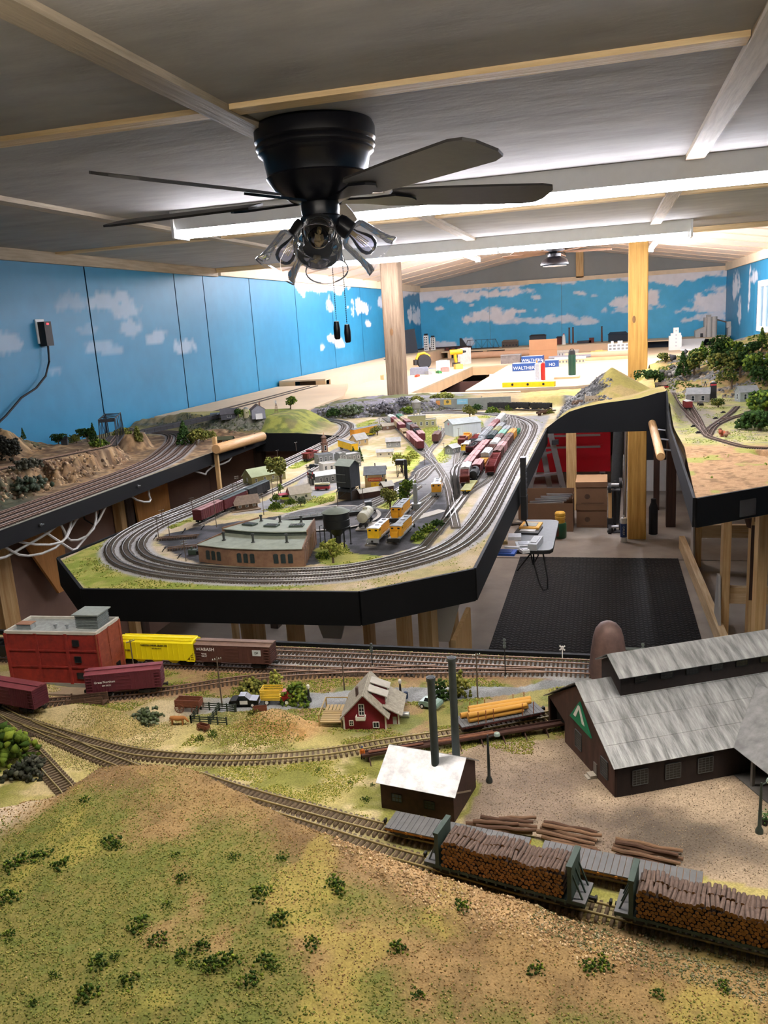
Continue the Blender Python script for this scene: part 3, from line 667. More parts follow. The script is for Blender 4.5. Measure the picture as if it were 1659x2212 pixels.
def c_pen(x,y):
    n1=fbm(x*9,y*9,71);n2=fbm(x*28,y*28,72);n3=fbm(x*80,y*80,73,3)
    c=mixc(np.tile(C3('#cbb899'),(len(x),1)),C3('#bba77c'),sstep(.4,.65,n1));c=mixc(c,C3('#a8a065'),sstep(.56,.66,n2)*.6)
    g=np.zeros(len(x))
    for q in _gp:g=np.maximum(g,inpoly(x+.012*(n2-.5),y+.03*(n1-.5),q)*1.0)
    gc=mixc(np.tile(C3('#8d9a3c'),(len(x),1)),C3('#b3ad5a'),sstep(.4,.65,n2));c=mixc(c,gc,g)
    ci=inpoly(x+.02*(n2-.5),y+.03*(n1-.5),_zc)*1.0;c=mixc(c,mixc(np.tile(C3('#3b3b3d'),(len(x),1)),C3('#57565a'),sstep(.4,.7,n2)),ci*(1-.9*g))
    st=inpoly(x,y,_street)*1.0;c=mixc(c,mixc(np.tile(C3('#a59c8e'),(len(x),1)),C3('#8e8d8c'),sstep(.4,.6,n1)),st)
    yr_=sstep(-.70,-.66,x)*sstep(2.5,3.1,y+.6*(x+.4))*sstep(5.05,4.95,y)*sstep(-.31,-.325,x);c=mixc(c,mixc(np.tile(C3('#a3a09c'),(len(x),1)),C3('#8c8988'),n2),yr_)
    tm=dist_to(x,y,[PN['O1'],PN['O2'],PN['O3']]);c=mixc(c,mixc(np.tile(C3('#c3c0be'),(len(x),1)),C3('#a3a09e'),n2),sstep(.036,.026,tm))
    c=mixc(c,C3('#6d6664'),sstep(.014,.009,tm)*.7)
    to=dist_to(x,y,[PN[k] for k in PN if k[0] in 'TKLNP']);c=mixc(c,C3('#858280'),sstep(.024,.012,to)*.55)
    yb=np.interp(x,*ROCKB);rk=sstep(-.01,.02,y-yb)*sstep(-.35,-.5,x);rc=mixc(np.tile(C3('#5b5c3c'),(len(x),1)),C3('#77737a'),sstep(.42,.6,n1));rc=mixc(rc,C3('#9a8460'),sstep(-1.0,-.8,x)*.8)
    c=mixc(c,rc,rk)
    gb=sstep(-.62,-.5,x)*sstep(-.02,.05,y-yb);c=mixc(c,mixc(np.tile(C3('#9a9450'),(len(x),1)),C3('#b59a6a'),n1),gb)
    hh=sstep(-.29,-.24,x)*sstep(4.3,4.4,y);hc=mixc(np.tile(C3('#b9a85c'),(len(x),1)),C3('#c6ab72'),sstep(.4,.6,n1))
    edge=.02+.10*(n1-.5)-.35*np.abs(y-4.85)+.03*np.sin(y*31);rc2=mixc(np.tile(C3('#6b6a68'),(len(x),1)),C3('#474644'),sstep(.4,.6,n3));rc2=mixc(rc2,C3('#9b9791'),sstep(.55,.7,n2))
    hc=mixc(hc,rc2,sstep(.015,-.015,x-edge)*sstep(4.47,4.58,y))
    hc=mixc(hc,C3('#a6984c'),sstep(-.12,-.2,x)*.8*sstep(4.62,4.5,y));c=mixc(c,hc,hh)
    bl=sstep(-1.58,-1.70,x)*sstep(4.36,4.42,y)*sstep(5.08,4.98,y);c=mixc(c,mixc(np.tile(C3('#98984c'),(len(x),1)),C3('#6d7440'),sstep(.35,.65,n2)),bl);c=mixc(c,C3('#7a6f52'),bl*sstep(.54,.62,n1)*.7)
    return c*(.8+.4*n3[:,None])
pen=thing('layout_board','octagon-nosed peninsula board with roundhouse, town and freight yard','layout',(0,0,0))
grid_terrain('terrain',PENP,.0085,z_pen,c_pen,ground,pen)
def fascia(a,b,z0,ztops,parent,th=.008,m=None):
    """board from a to b; top edge follows ztops (list of (t, z))"""
    a=Vector((a[0],a[1],0));b=Vector((b[0],b[1],0));d=(b-a).normalized();nrm=Vector((d.y,-d.x,0))*th
    pts=[a+Vector((0,0,z0))]+[b+Vector((0,0,z0))]+[a+(b-a)*t+Vector((0,0,z)) for t,z in reversed(ztops)]
    return MB().extr(pts,nrm).build('fascia',m or black_fascia,parent)
ft=1.2015
for (a,b) in (((-1.512,1.952),(-1.256,1.694)),((-1.256,1.694),(-.548,1.722)),((-.548,1.722),(-.313,1.912)),((-.313,1.912),(-.303,4.40))):
    fascia(a,b,1.119,[(0,ft),(1,ft)],pen)
fascia((-1.44,2.83),(-1.512,1.952),1.119,[(0,ft),(1,ft)],pen);fascia((-1.392,4.30),(-1.44,2.83),1.119,[(0,ft),(1,ft)],pen)
fascia((-1.95,4.372),(-1.392,4.292),1.118,[(0,1.223),(.5,1.222),(.7,1.215),(1,ft)],pen)
fascia((-.303,4.40),(.300,4.40),1.172,[((x+.303)/.603,z+.002) for x,z in zip(FASX[1:-1],FASZ[1:-1])]+[(1,1.372)],pen)
MB().prism([(-1.47,1.97),(-1.24,1.74),(-.56,1.76),(-.34,1.93),(-.33,4.3),(-1.36,4.3)],1.14,1.158).build('plywood_base',mat('ply','#d9bd8c'),pen)
MB().prism([(-1.93,4.52),(.28,4.47),(.28,6.15),(-1.93,6.15)],1.175,1.188).build('plywood_base',mat('ply','#d9bd8c'),pen)
m_grey=mat('grey_gusset','#a8a49c',.7,0,.06,9)
for i,(lx,ly) in enumerate(((-1.05,2.2),(-.52,2.3),(-.75,2.9),(-.75,3.9),(-1.2,3.9),(-1.2,2.9),(-.9,5.6),(-1.7,5.6))):
    MB().box(lx-.02,lx+.02,ly-.045,ly+.045,0,1.13).build('leg',pine_z,pen)
for gx,gy in ((-.85,2.35),(-.50,2.36)):
    MB().extr([(gx-.12,gy,1.12),(gx+.12,gy,1.12),(gx+.03,gy,.82),(gx-.03,gy,.82)],(0,.012,0)).build('gusset',m_grey,pen)
MB().bar((-.42,2.25,.05),(-.42,4.0,.05),.04,.09).build('rail_beam',pine_y,pen)
# ================================================================== LONG SHELF ON THE LEFT WALL
LSP=[(-3.095,.9),(-1.885,.9),(-1.885,3.0),(-1.885,4.385),(-1.95,4.385),(-1.95,6.2),(-3.095,6.2)]
def z_ls(x,y):
    n=fbm(x*9,y*9,81)-.5
    z=1.2155+.003*n
    xb=np.interp(y,[.9,2.5,3.2,3.58,3.8],[2.20,2.19,2.215,2.27,2.36]);xt=xb+np.interp(y,[.9,2.7,3.2,3.5],[.16,.15,.15,.08])
    rough=fbm(x*25,y*25,84)-.5
    z=z+(.083+.03*(fbm(x*50,y*50,87,2)-.5)*sstep(.1,.5,(-x-xb)/(xt-xb))*sstep(1.6,1.0,(-x-xb)/(xt-xb)))*sstep(0,1,(-x-xb)/(xt-xb)+1.5*rough*sstep(3.7,3.4,y))*sstep(3.72,3.55,y)
    z=z+(.15+.09*n)*sstep(2.54,2.84,-x+.18*n)*sstep(3.66,3.1,y)+.02*rough*sstep(2.5,2.6,-x)*sstep(3.7,3.5,y)
    yb=np.interp(x,[-3.1,-2.75,-2.48,-2.1,-1.85,-1.7],[4.92,4.86,4.62,4.50,4.44,4.5])
    bl=sstep(0,.15,y-yb+.06*rough)*sstep(5.08,4.96,y);z=z+.082*bl
    kn=np.hypot((x+2.22)/.2,(y-4.42)/.10);z=z+.03*sstep(1,.2,kn)
    ab=np.hypot((x+2.48)/.12,(y-3.93)/.13);z=z+.085*sstep(1,.55,ab)
    td=dist_to(x,y,[LS[k] for k in LS if k[0]=='S']);f=sstep(.034,.022,td);z=z*(1-f)+1.2175*f
    tu=dist_to(x,y,[LS['U']]);f=sstep(.04,.02,tu);z=z*(1-f)+1.2995*f
    return z
def c_ls(x,y):
    n1=fbm(x*9,y*9,91);n2=fbm(x*30,y*30,92);n3=fbm(x*70,y*70,93,3);z=z_ls(x,y)
    c=mixc(np.tile(C3('#b08f68'),(len(x),1)),C3('#8d6f52'),sstep(.4,.65,n1));c=mixc(c,C3('#c9ad86'),sstep(.5,.65,n2)*.7)
    c=mixc(c,C3('#4d3c30'),sstep(.50,.60,n3)*.75);c=mixc(c,C3('#5b4a3c'),sstep(.53,.6,fbm(x*40,y*40,97))*.6)
    dg=sstep(2.9,2.6,y+.3*(n1-.5));c=mixc(c,mixc(np.tile(C3('#55584f'),(len(x),1)),C3('#42503a'),n2),dg*.85*(x<-2.1))
    c=mixc(c,mixc(np.tile(C3('#68705a'),(len(x),1)),C3('#54693a'),n2),sstep(2.62,2.75,-x)*sstep(.35,.55,n1)*(y<3.6)*.8)
    far=sstep(4.4,4.5,y);rock=mixc(np.tile(C3('#6d6f5c'),(len(x),1)),C3('#8a8578'),sstep(.4,.6,n3));grass=mixc(np.tile(C3('#8f9a42'),(len(x),1)),C3('#76823a'),n2)
    fc=mixc(rock,grass,sstep(1.282,1.294,z));fc=mixc(fc,C3('#b29b70'),sstep(-2.35,-2.5,x)*(z>1.235)*.6);c=mixc(c,fc,far*(z>1.222));c=mixc(c,C3('#8e8a58'),far*(z<=1.222)*.6)
    td=dist_to(x,y,[LS[k] for k in LS if k[0]=='S']);c=mixc(c,C3('#9b9694'),sstep(.032,.024,td));c=mixc(c,C3('#5c5350'),sstep(.0165,.011,td)*.8)
    c=mixc(c,C3('#8a7a66'),sstep(.02,.012,dist_to(x,y,[LS['U']])))
    e=sstep(-1.93,-1.90,x)*(y<4.3);c=mixc(c,mixc(np.tile(C3('#9a9a7c'),(len(x),1)),C3('#aaa491'),n2),e*.8)
    return c*(.8+.4*n3[:,None])
lsb=thing('layout_board','long shelf board along the blue left wall with four parallel tracks','layout',(0,0,0))
grid_terrain('terrain',LSP,.010,z_ls,c_ls,ground,lsb)
fascia((-1.885,.9),(-1.885,4.385),1.165,[(0,1.2225),(1,1.2225)],lsb)
MB().prism([(-3.07,.92),(-1.92,.92),(-1.92,4.36),(-1.98,6.1),(-3.07,6.1)],1.15,1.165).build('plywood_base',mat('ply','#d9bd8c'),lsb)
MB().box(-2.35,-2.335,.9,4.52,.25,1.16).build('back_panel',brown_panel,lsb)
MB().box(-2.33,-1.45,4.50,4.515,.2,1.12).build('back_panel',brown_panel,lsb)
for y in (1.45,1.9,2.62,3.5):MB().box(-2.33,-2.29,y-.045,y+.045,0,1.15).build('leg',pine_z,lsb)
MB().box(-2.0,-1.95,4.44,4.50,0,1.12).build('leg',dark_wood,lsb)
plyk=wood('ply_gusset','#c98f4f','#b0783c',2)
MB().extr([(-2.285,2.66,1.15),(-2.285,2.98,1.15),(-2.285,2.98,.75),(-2.285,2.90,.75)],(.012,0,0)).build('gusset',plyk,lsb)
MB().extr([(-2.285,3.56,1.15),(-2.285,3.9,1.15),(-2.285,3.9,.7),(-2.285,3.6,.7)],(.012,0,0)).build('gusset',plyk,lsb)
MB().box(-2.32,-2.28,3.50,3.56,.0,1.15).build('leg',dark_wood,lsb)
# ================================================================== RIGHT BOARD
RTP=[(.302,4.40),(.300,3.4),(.250,2.457),(.62,2.735),(1.84,3.3),(1.84,6.55),(.305,6.55)]
_RB=([.2,.275,.47,.66,.89,1.3,1.9],[5.75,5.72,5.42,5.2,5.08,4.9,4.8]);_RA=([.2,.293,.448,.6,.72,.87,1.07,1.3,1.9],[.11,.125,.172,.18,.20,.27,.305,.33,.36])
def z_rt(x,y):
    n=fbm(x*7,y*7,101)-.5;n2=fbm(x*24,y*24,102)-.5
    z=1.2465+.006*n
    yb=np.interp(x,*_RB);t=np.clip((y-yb)/(6.2-yb),0,1.15);amp=np.interp(x,*_RA)
    z=z+amp*(t**.8)*(1+.35*n*(1-t)*2)+.03*n2*sstep(.05,.3,t)*sstep(1.05,.8,t)
    z=z-.25*np.clip(y-6.25,0,None)
    md=np.hypot((x-.86)/.20,(y-3.75)/.32);z=z+.075*sstep(1,.3,md)*(1+.5*n2)
    z=z-.03*sstep(1,.2,np.hypot((x-.60)/.10,(y-3.25)/.12))
    td=dist_to(x,y,RT.values());f=sstep(.04,.02,td)*(y<5.2);z=z*(1-f)+1.2475*f
    k=sstep(.40,.30,x)*sstep(4.3,4.40,y)*sstep(5.6,5.0,y);z=np.maximum(z,z*(1-k)+np.interp(y,[4.4,4.9,5.6],[1.372,1.33,1.30])*k)
    e=sstep(.36,.302,x)*sstep(4.4,4.2,y)*sstep(3.9,4.4,y);z=z+.12*e
    return z
def c_rt(x,y):
    n1=fbm(x*8,y*8,111);n2=fbm(x*28,y*28,112);n3=fbm(x*75,y*75,113,3);z=z_rt(x,y)
    c=mixc(np.tile(C3('#b9ab78'),(len(x),1)),C3('#a7a562'),sstep(.4,.6,n1));c=mixc(c,C3('#8c8178'),sstep(.52,.62,n2)*.6)
    fr=sstep(3.55,3.35,y+.1*(n1-.5)+.25*(x-.4));c=mixc(c,mixc(np.tile(C3('#c49c72'),(len(x),1)),C3('#ab8560'),sstep(.4,.62,n3)),fr);c=mixc(c,C3('#8a6a48'),fr*sstep(.58,.66,fbm(x*45,y*45,119))*.8)
    c=mixc(c,C3('#9fa24c'),fr*sstep(.62,.7,n1)*.8)
    yb=np.interp(x,*_RB);h=sstep(-.02,.1,y-yb);hc=mixc(np.tile(C3('#ad8f60'),(len(x),1)),C3('#86704a'),sstep(.4,.6,n2));hc=mixc(hc,C3('#8d8a46'),sstep(.52,.62,n2)*.7)
    hc=mixc(hc,mixc(np.tile(C3('#7d7a78'),(len(x),1)),C3('#56544f'),sstep(.4,.6,n3)),sstep(.56,.60,fbm(x*6,y*9,120)));c=mixc(c,hc,h)
    md=np.hypot((x-.86)/.20,(y-3.75)/.32);c=mixc(c,C3('#7f8a3e'),sstep(1.0,.5,md+.5*(n2-.5))*.8)
    cy=np.hypot((x-.44)/.13,(y-4.35)/.5);c=mixc(c,C3('#8f867e'),sstep(1.0,.5,cy+.4*(n2-.5))*.75)
    k=sstep(.42,.33,x)*sstep(4.35,4.45,y);c=mixc(c,C3('#bba766'),k)
    td=dist_to(x,y,RT.values());c=mixc(c,C3('#7c756f'),sstep(.022,.012,td))
    return c*(.8+.4*n3[:,None])
rtb=thing('layout_board','right-hand board with a tan dirt bank, sheds and a wooded hill','layout',(0,0,0))
grid_terrain('terrain',RTP,.008,z_rt,c_rt,ground,rtb)
fascia((.250,2.457),(.62,2.735),1.165,[(0,1.252),(1,1.252)],rtb);fascia((.62,2.735),(1.84,3.3),1.165,[(0,1.252),(1,1.252)],rtb)
fascia((.302,4.40),(.250,2.457),1.165,[(0,1.374),(.04,1.35),(.12,1.30),(.22,1.262),(.3,1.252),(1,1.252)],rtb)
MB().prism([(.33,4.4),(.33,3.4),(.29,2.53),(.62,2.77),(1.82,3.33),(1.82,6.5),(.33,6.5)],1.15,1.17).build('plywood_base',mat('ply','#d9bd8c'),rtb)
for (lx,ly,lm) in ((.62,4.55,pine_z),(.62,5.9,pine_z),(.62,3.55,pine_z),(1.2,3.5,pine_z)):MB().box(lx-.02,lx+.02,ly-.045,ly+.045,0,1.15).build('leg',lm,rtb)
MB().bar((.60,4.0,.06),(.55,6.3,.06),.04,.09).build('rail_beam',pine_y,rtb)
for yy in (4.55,5.9):MB().bar((.64,yy,.25),(1.7,yy,.25),.04,.09).build('rail_beam',pine,rtb)
for gy in (4.55,5.9):MB().extr([(.595,gy-.12,.02),(.595,gy+.13,.02),(.595,gy+.03,.36),(.595,gy-.03,.36)],(-.012,0,0)).build('gusset',m_grey,rtb)
for gy in (3.55,):MB().extr([(.595,gy-.12,.02),(.595,gy+.13,.02),(.595,gy+.03,.36),(.595,gy-.03,.36)],(-.012,0,0)).build('gusset',m_grey,rtb)
# ================================================================== TRACK
tie_m=mat('tie_brown','#4a3b30',.9,0,.3,400);tie_l=mat('tie_light','#6a5a48',.9,0,.3,400)
rail_br=mat('rail_rust','#8c6f5c',.45,.35,.1,200);rail_st=mat('rail_steel','#c9c6c4',.32,.75,.05,200);rail_ol=mat('rail_olive','#a39364',.5,.3,.1,200)
RAILTOP=.0042
def track(label,L_,rail=rail_br,tie=tie_m,group=None,ties='stuff',sp=.0078,g=.0165):
    base=L_[0];t=thing('railway_track',label,'track',base,0,group)
    P_=np.array([[p.x-base.x,p.y-base.y,p.z-base.z] for p in L_])
    T_=np.gradient(P_,axis=0);T_[:,2]=0;T_ /= np.linalg.norm(T_,axis=1)[:,None];N_=np.stack([-T_[:,1],T_[:,0],0*T_[:,0]],1)
    n=len(P_)
    for s in (-1,1):
        cs=[]
        for a,z in ((-.0007,.0018),(.0007,.0018),(.0007,RAILTOP),(-.0007,RAILTOP)):
            cs.append(P_+N_*(s*g/2+a)+np.array([0,0,z]))
        V=np.stack(cs,1).reshape(-1,3);i=np.arange(n-1)*4
        Fq=np.concatenate([np.stack([i+a,i+4+a,i+4+b,i+b],1) for a,b in ((0,1),(1,2),(2,3),(3,0))])
        link('rail',np_mesh('rail',V,Fq[:,::-1],rail),t)
    seg=np.r_[0,np.cumsum(np.linalg.norm(np.diff(P_,axis=0),axis=1))];d=np.arange(sp/2,seg[-1],sp)
    cx=[np.interp(d,seg,P_[:,k]) for k in range(3)];tx=np.interp(d,seg,T_[:,0]);ty=np.interp(d,seg,T_[:,1])
    ln=np.hypot(tx,ty);tx /= ln;ty /= ln
    if ties=='single':
        me=MB().box(-.0016,.0016,-.015,.015,-.0035,.0018).mesh('tie',tie)
        for k in range(len(d)):
            o=link('tie',me,t,(cx[0][k],cx[1][k],cx[2][k]));o.rotation_euler=(0,0,math.atan2(ty[k],tx[k]))
    else:
        c=np.array([(a,b,z) for z in (-.0025,.0018) for a,b in ((-.0016,-.015),(.0016,-.015),(.0016,.015),(-.0016,.015))])
        jit=1+.06*RNG.normal(size=len(d))
        V=np.stack([cx[0][:,None]+tx[:,None]*c[:,0]-ty[:,None]*c[:,1]*jit[:,None],cx[1][:,None]+ty[:,None]*c[:,0]+tx[:,None]*c[:,1]*jit[:,None],cx[2][:,None]+c[:,2]+0*jit[:,None]],2)
        fq=np.array([(4,5,6,7),(0,1,5,4),(1,2,6,5),(2,3,7,6),(3,0,4,7)])
        o=link('ties',np_mesh('ties',V.reshape(-1,3),(fq[None]+(np.arange(len(d))*8)[:,None,None]).reshape(-1,4),tie),t);o['kind']='stuff'
    return t
track('straight main line track at the far edge of the foreground board',FG['A'])
track('second straight track from the far edge of the foreground board',FG['B'])
track('track under the yellow hopper and brown boxcar',FG['C'])
track('spur track curving up to the maroon boxcar by the red building',FG['D'])
track('single track curving from the left edge past the mound into the black mill',FG['E'],rail_ol,tie_l,ties='single')
track('short siding branching off behind the crown of the brown hill',FG['G'],rail_ol,tie_l,ties='single')
track('track dropping steeply along the left edge beside the shrubs',FG['H'],rail_ol,tie_l,ties='single')
track('track under the grey-decked flatcars',FG['I'],rail_ol,tie_l)
track('nearest track, under the pulpwood cars',FG['J'],rail_ol,tie_l)
for k,s in (('O1','outermost'),('O2','middle'),('O3','innermost')):track(s+' track of the big loop around the nose of the peninsula',PN[k],rail_st,mat('tie_mid','#5f564d',.9,0,.25,300))
tie_p=mat('tie_pale','#7d766e',.9,0,.25,300)
for k,s in (('T1','leftmost yard track, with the cabooses'),('T2','yard track with the yellow-nosed switcher'),('T3','yard track with the black coal load'),('T4','yard track with the empty rust hopper and maroon boxcars'),('T5','yard track with the black tank car'),('T6','rightmost occupied yard track, with two red hoppers')):track(s,PN[k],rail_st,tie_p)
for k,s in (('K1','town track holding the left string of boxcars'),('K2','town track holding the right string of boxcars'),('K3','short track to the boxcar beside the corrugated warehouse'),('L1','engine track of the right-hand yellow diesel'),('L2','engine track of the rear yellow diesel'),('L3','engine track of the left yellow diesel'),('N1','outer lead track to the turntable'),('N2','inner lead track to the turntable'),('P1','passing track behind the small brown depot')):track(s,PN[k],rail_st,tie_p)
for k,s in enumerate(('nearest the black fascia','second from the black fascia','third from the black fascia','farthest from the black fascia')):track('shelf track '+s+' on the left wall',LS['S%d' % k])
track('single track on the tan ledge above the shelf tracks',LS['U'])
for k,s in (('R1','curving main track on the right-hand board'),('R2','stub track with the small red boxcar'),('R3','track running off right below the grey cottage'),('R4','short branch towards the grey cottage'),('R5','rear branch running off to the right edge')):track(s,RT[k])
# ================================================================== BUILDERS FOR MODELS
black_m=mat('model_black','#161617',.6,0,.15,300);grey_roof=mat('grey_roof','#8f9494',.8,0,.2,120,.2)
dark_glass=mat('dark_glass','#20262a',.2,0,.1,100);white_m=mat('model_white','#e6e4de',.7,0,.05,200)
truck_m=mat('truck_black','#1a1918',.7,0,.2,400);brown_m=mat('model_brown','#5b3d2c',.8,0,.25,200)
silver_m=mat('model_silver','#aeb2b4',.45,.4,.1,200);conc_m=mat('model_concrete','#b7b0a4',.85,0,.1,150)
def win(parent,c,ang,w,h,nx=2,ny=2,fm=None,gm=None,name='window',fw=.0011):
    """framed window standing on a wall whose outward normal points along ang"""
    b=MB();d=.0008
    for s in (-1,1):
        b.box(s*w/2-fw/2,s*w/2+fw/2,-d,.0006,-h/2,h/2);b.box(-w/2,w/2,-d,.0006,s*h/2-fw/2,s*h/2+fw/2)
    for k in range(1,nx):x=-w/2+w*k/nx;b.box(x-fw/4,x+fw/4,-d*.7,.0004,-h/2,h/2)
    for k in range(1,ny):z=-h/2+h*k/ny;b.box(-w/2,w/2,-d*.7,.0004,z-fw/4,z+fw/4)
    o=b.build(name,fm or white_m,parent,loc=c,rz=ang+math.pi/2)
    MB().box(-w/2,w/2,-.0003,.0004,-h/2,h/2).build('pane',gm or dark_glass,o)
    return o
def gable(t,L_,W_,he,hr,wm,rm,over=.0035,th=.0016,wall='walls',z0=0.0,off=(0,0),panels=1):
    """ridge along x, centred on off"""
    ox,oy=off
    MB().extr([(ox-L_/2,oy-W_/2,z0),(ox-L_/2,oy+W_/2,z0),(ox-L_/2,oy+W_/2,he),(ox-L_/2,oy,hr-th),(ox-L_/2,oy-W_/2,he)][::-1],(L_,0,0)).build(wall,wm,t)
    sl=(hr-he)/(W_/2)
    for s in (-1,1):
        for k in range(panels):
            xa=ox-L_/2-over+(L_+2*over)*k/panels;xb=ox-L_/2-over+(L_+2*over)*(k+1)/panels-(.0004 if k<panels-1 else 0)
            ye_=oy+s*(W_/2+over);ze_=he-sl*over+th*.4
            a=(xa,oy,hr);b_=(xb,oy,hr);c=(xb,ye_,ze_);d=(xa,ye_,ze_)
            MB().slab(*((a,b_,c,d) if s<0 else (b_,a,d,c)),-th if False else th).build('roof_panel',rm,t)
def truck_pair(t,L_,m=None,inset=.026):
    for s in (-1,1):
        b=MB();x=s*(L_/2-inset)
        for y in (-.0115,.0115):
            b.box(x-.014,x+.014,y-.0012,y+.0012,.004,.0075);b.box(x-.005,x+.005,y-.0016,y+.0016,.002,.009)
        for wx in (-.0095,.0095):
            for y in (-.0083,.0083):b.cyl((x+wx,y-.0013,.0052),(x+wx,y+.0013,.0052),.0052,n=12)
            b.cyl((x+wx,-.008,.0052),(x+wx,.008,.0052),.001,n=5)
        b.box(x-.003,x+.003,-.012,.012,.006,.0115)
        b.build('truck',m or truck_m,t)
def couplers(t,L_):
    for s in (-1,1):MB().box(s*L_/2-.002,s*L_/2+.0065,-.0016,.0016,.0085,.0115).box(s*(L_/2+.0065)-.0012,s*(L_/2+.0065)+.0012,-.0026,.0026,.0075,.0125).build('coupler',truck_m,t)
def place_car(name,label,cat,p0,p1,z=None,group=None):
    """car centred between two rail points"""
    p0=Vector(p0);p1=Vector(p1);c=(p0+p1)/2;
    return thing(name,label,cat,(c.x,c.y,(z if z is not None else c.z)+RAILTOP),rot_of(p0,p1),group)
def boxcar(t,L_,bm,rm=None,H_=.047,W_=.0325,full=True,door=True,ribs=7):
    rm=rm or bm;w=W_/2
    MB().box(-L_/2,L_/2,-w,w,.0115,H_-.003).build('body',bm,t)
    b=MB();b.extr([(-L_/2-.001,-w-.0006,H_-.003),(-L_/2-.001,w+.0006,H_-.003),(-L_/2-.001,w+.0006,H_-.0022),(-L_/2-.001,0,H_),(-L_/2-.001,-w-.0006,H_-.0022)][::-1],(L_+.002,0,0))
    n=11 if full else 0
    r=b.build('roof',rm,t)
    MB().box(-L_/2-.003,L_/2+.003,-.0042,.0042,H_+.0004,H_+.0014).build('roofwalk',rm,t)
    if full:
        if door:
            for s in (-1,1):
                b=MB();b.box(-.013,.013,s*w-.0011,s*w+.0011,.013,H_-.0045);
                for k in range(5):b.box(-.013,.013,s*w-.0016,s*w+.0016,.0145+k*.006,.0153+k*.006)
                b.build('door',bm,t)
        for s in (-1,1):
            b=MB()
            for k in range(ribs):
                for q in (-1,1):
                    x=q*(.018+(L_/2-.022)*(k+.5)/ribs);b.box(x-.0004,x+.0004,s*w-.0006,s*w+.0006,.0125,H_-.0035)
            b.build('side_ribs',bm,t)['kind']='stuff'
            b=MB()
            for k in range(7):z=.015+k*.0041;b.box(s*L_/2-.0009,s*L_/2+.0009,-w+.002,w-.002,z,z+.0018)
            b.build('end_ribs',bm,t)['kind']='stuff'
        for s,q in ((-1,-1),(-1,1),(1,-1),(1,1)):
            b=MB();x=s*(L_/2-.0065)
            for k in range(6):z=.013+k*.0052;b.box(x-.0045,x+.0045,q*w-.0004,q*w+q*.0014 if q>0 else q*w+.0004,z,z+.0007) if q>0 else b.box(x-.0045,x+.0045,q*w-.0014,q*w+.0004,z,z+.0007)
            b.build('ladder',bm,t)
        MB().box(-L_/2+.01,L_/2-.01,-.004,.004,.006,.0115).build('underframe',truck_m,t)
    truck_pair(t,L_);couplers(t,L_)
def hopper(t,L_,bm,load=None,H_=.042,W_=.0325,ribs=9,bays=3,empty=False):
    w=W_/2;hl=L_/2;b=MB()
    zt,zf=H_,.012
    for s in (-1,1):b.box(-hl,hl,s*w-.0008,s*w+.0008,zf,zt)
    for s in (-1,1):b.slab((s*hl,-w,zt),(s*hl,w,zt),(s*(hl-.022),w,zf+.001),(s*(hl-.022),-w,zf+.001),.0012)
    b.box(-hl+.02,hl-.02,-w,w,zf-.002,zf)
    for s in (-1,1):b.box(-hl,hl,s*w-.0018,s*w+.0018,zt-.0012,zt);b.box(s*hl-.001,s*hl+.001,-w,w,zt-.005,zt)
    b.build('body',bm,t)
    b=MB()
    for k in range(ribs):
        x=-hl+.003+(L_-.006)*k/(ribs-1)
        for s in (-1,1):b.box(x-.0006,x+.0006,s*w-.0018,s*w+.0018,zf-.001,zt)
    b.build('side_ribs',bm,t)
    b=MB()
    for k in range(bays):
        x=(k-(bays-1)/2)*.03;b.add([(x-.012,-w+.003,zf),(x+.012,-w+.003,zf),(x+.012,w-.003,zf),(x-.012,w-.003,zf),(x-.004,-w+.005,.004),(x+.004,-w+.005,.004),(x+.004,w-.005,.004),(x-.004,w-.005,.004)],[(0,1,2,3),(7,6,5,4),(0,4,5,1),(1,5,6,2),(2,6,7,3),(3,7,4,0)])
    b.build('discharge_bay',bm,t)
    b=MB()
    for k in range(1,5):x=-hl+L_*k/5;b.box(x-.0006,x+.0006,-w,w,zt-.004,zt-.0015)
    b.build('cross_braces',bm,t)
    if load:
        n=90;P_=np.stack([RNG.uniform(-hl+.006,hl-.006,n),RNG.uniform(-w+.003,w-.003,n),np.full(n,zt-.002)],1);P_[:,2]+=.004*(1-np.abs(P_[:,1])/w)
        MB().box(-hl+.003,hl-.003,-w+.001,w-.001,zt-.01,zt-.001).build('load',load,t)
        o=link('load_lumps',clump_mesh('load_lumps',P_,RNG.uniform(.002,.0036,n),jitcol(['#1d1c1d','#2c2b2c'],n),vmat('lump',.8,200,.1,0)),t);o['kind']='stuff'
    truck_pair(t,L_,inset=.02);couplers(t,L_)
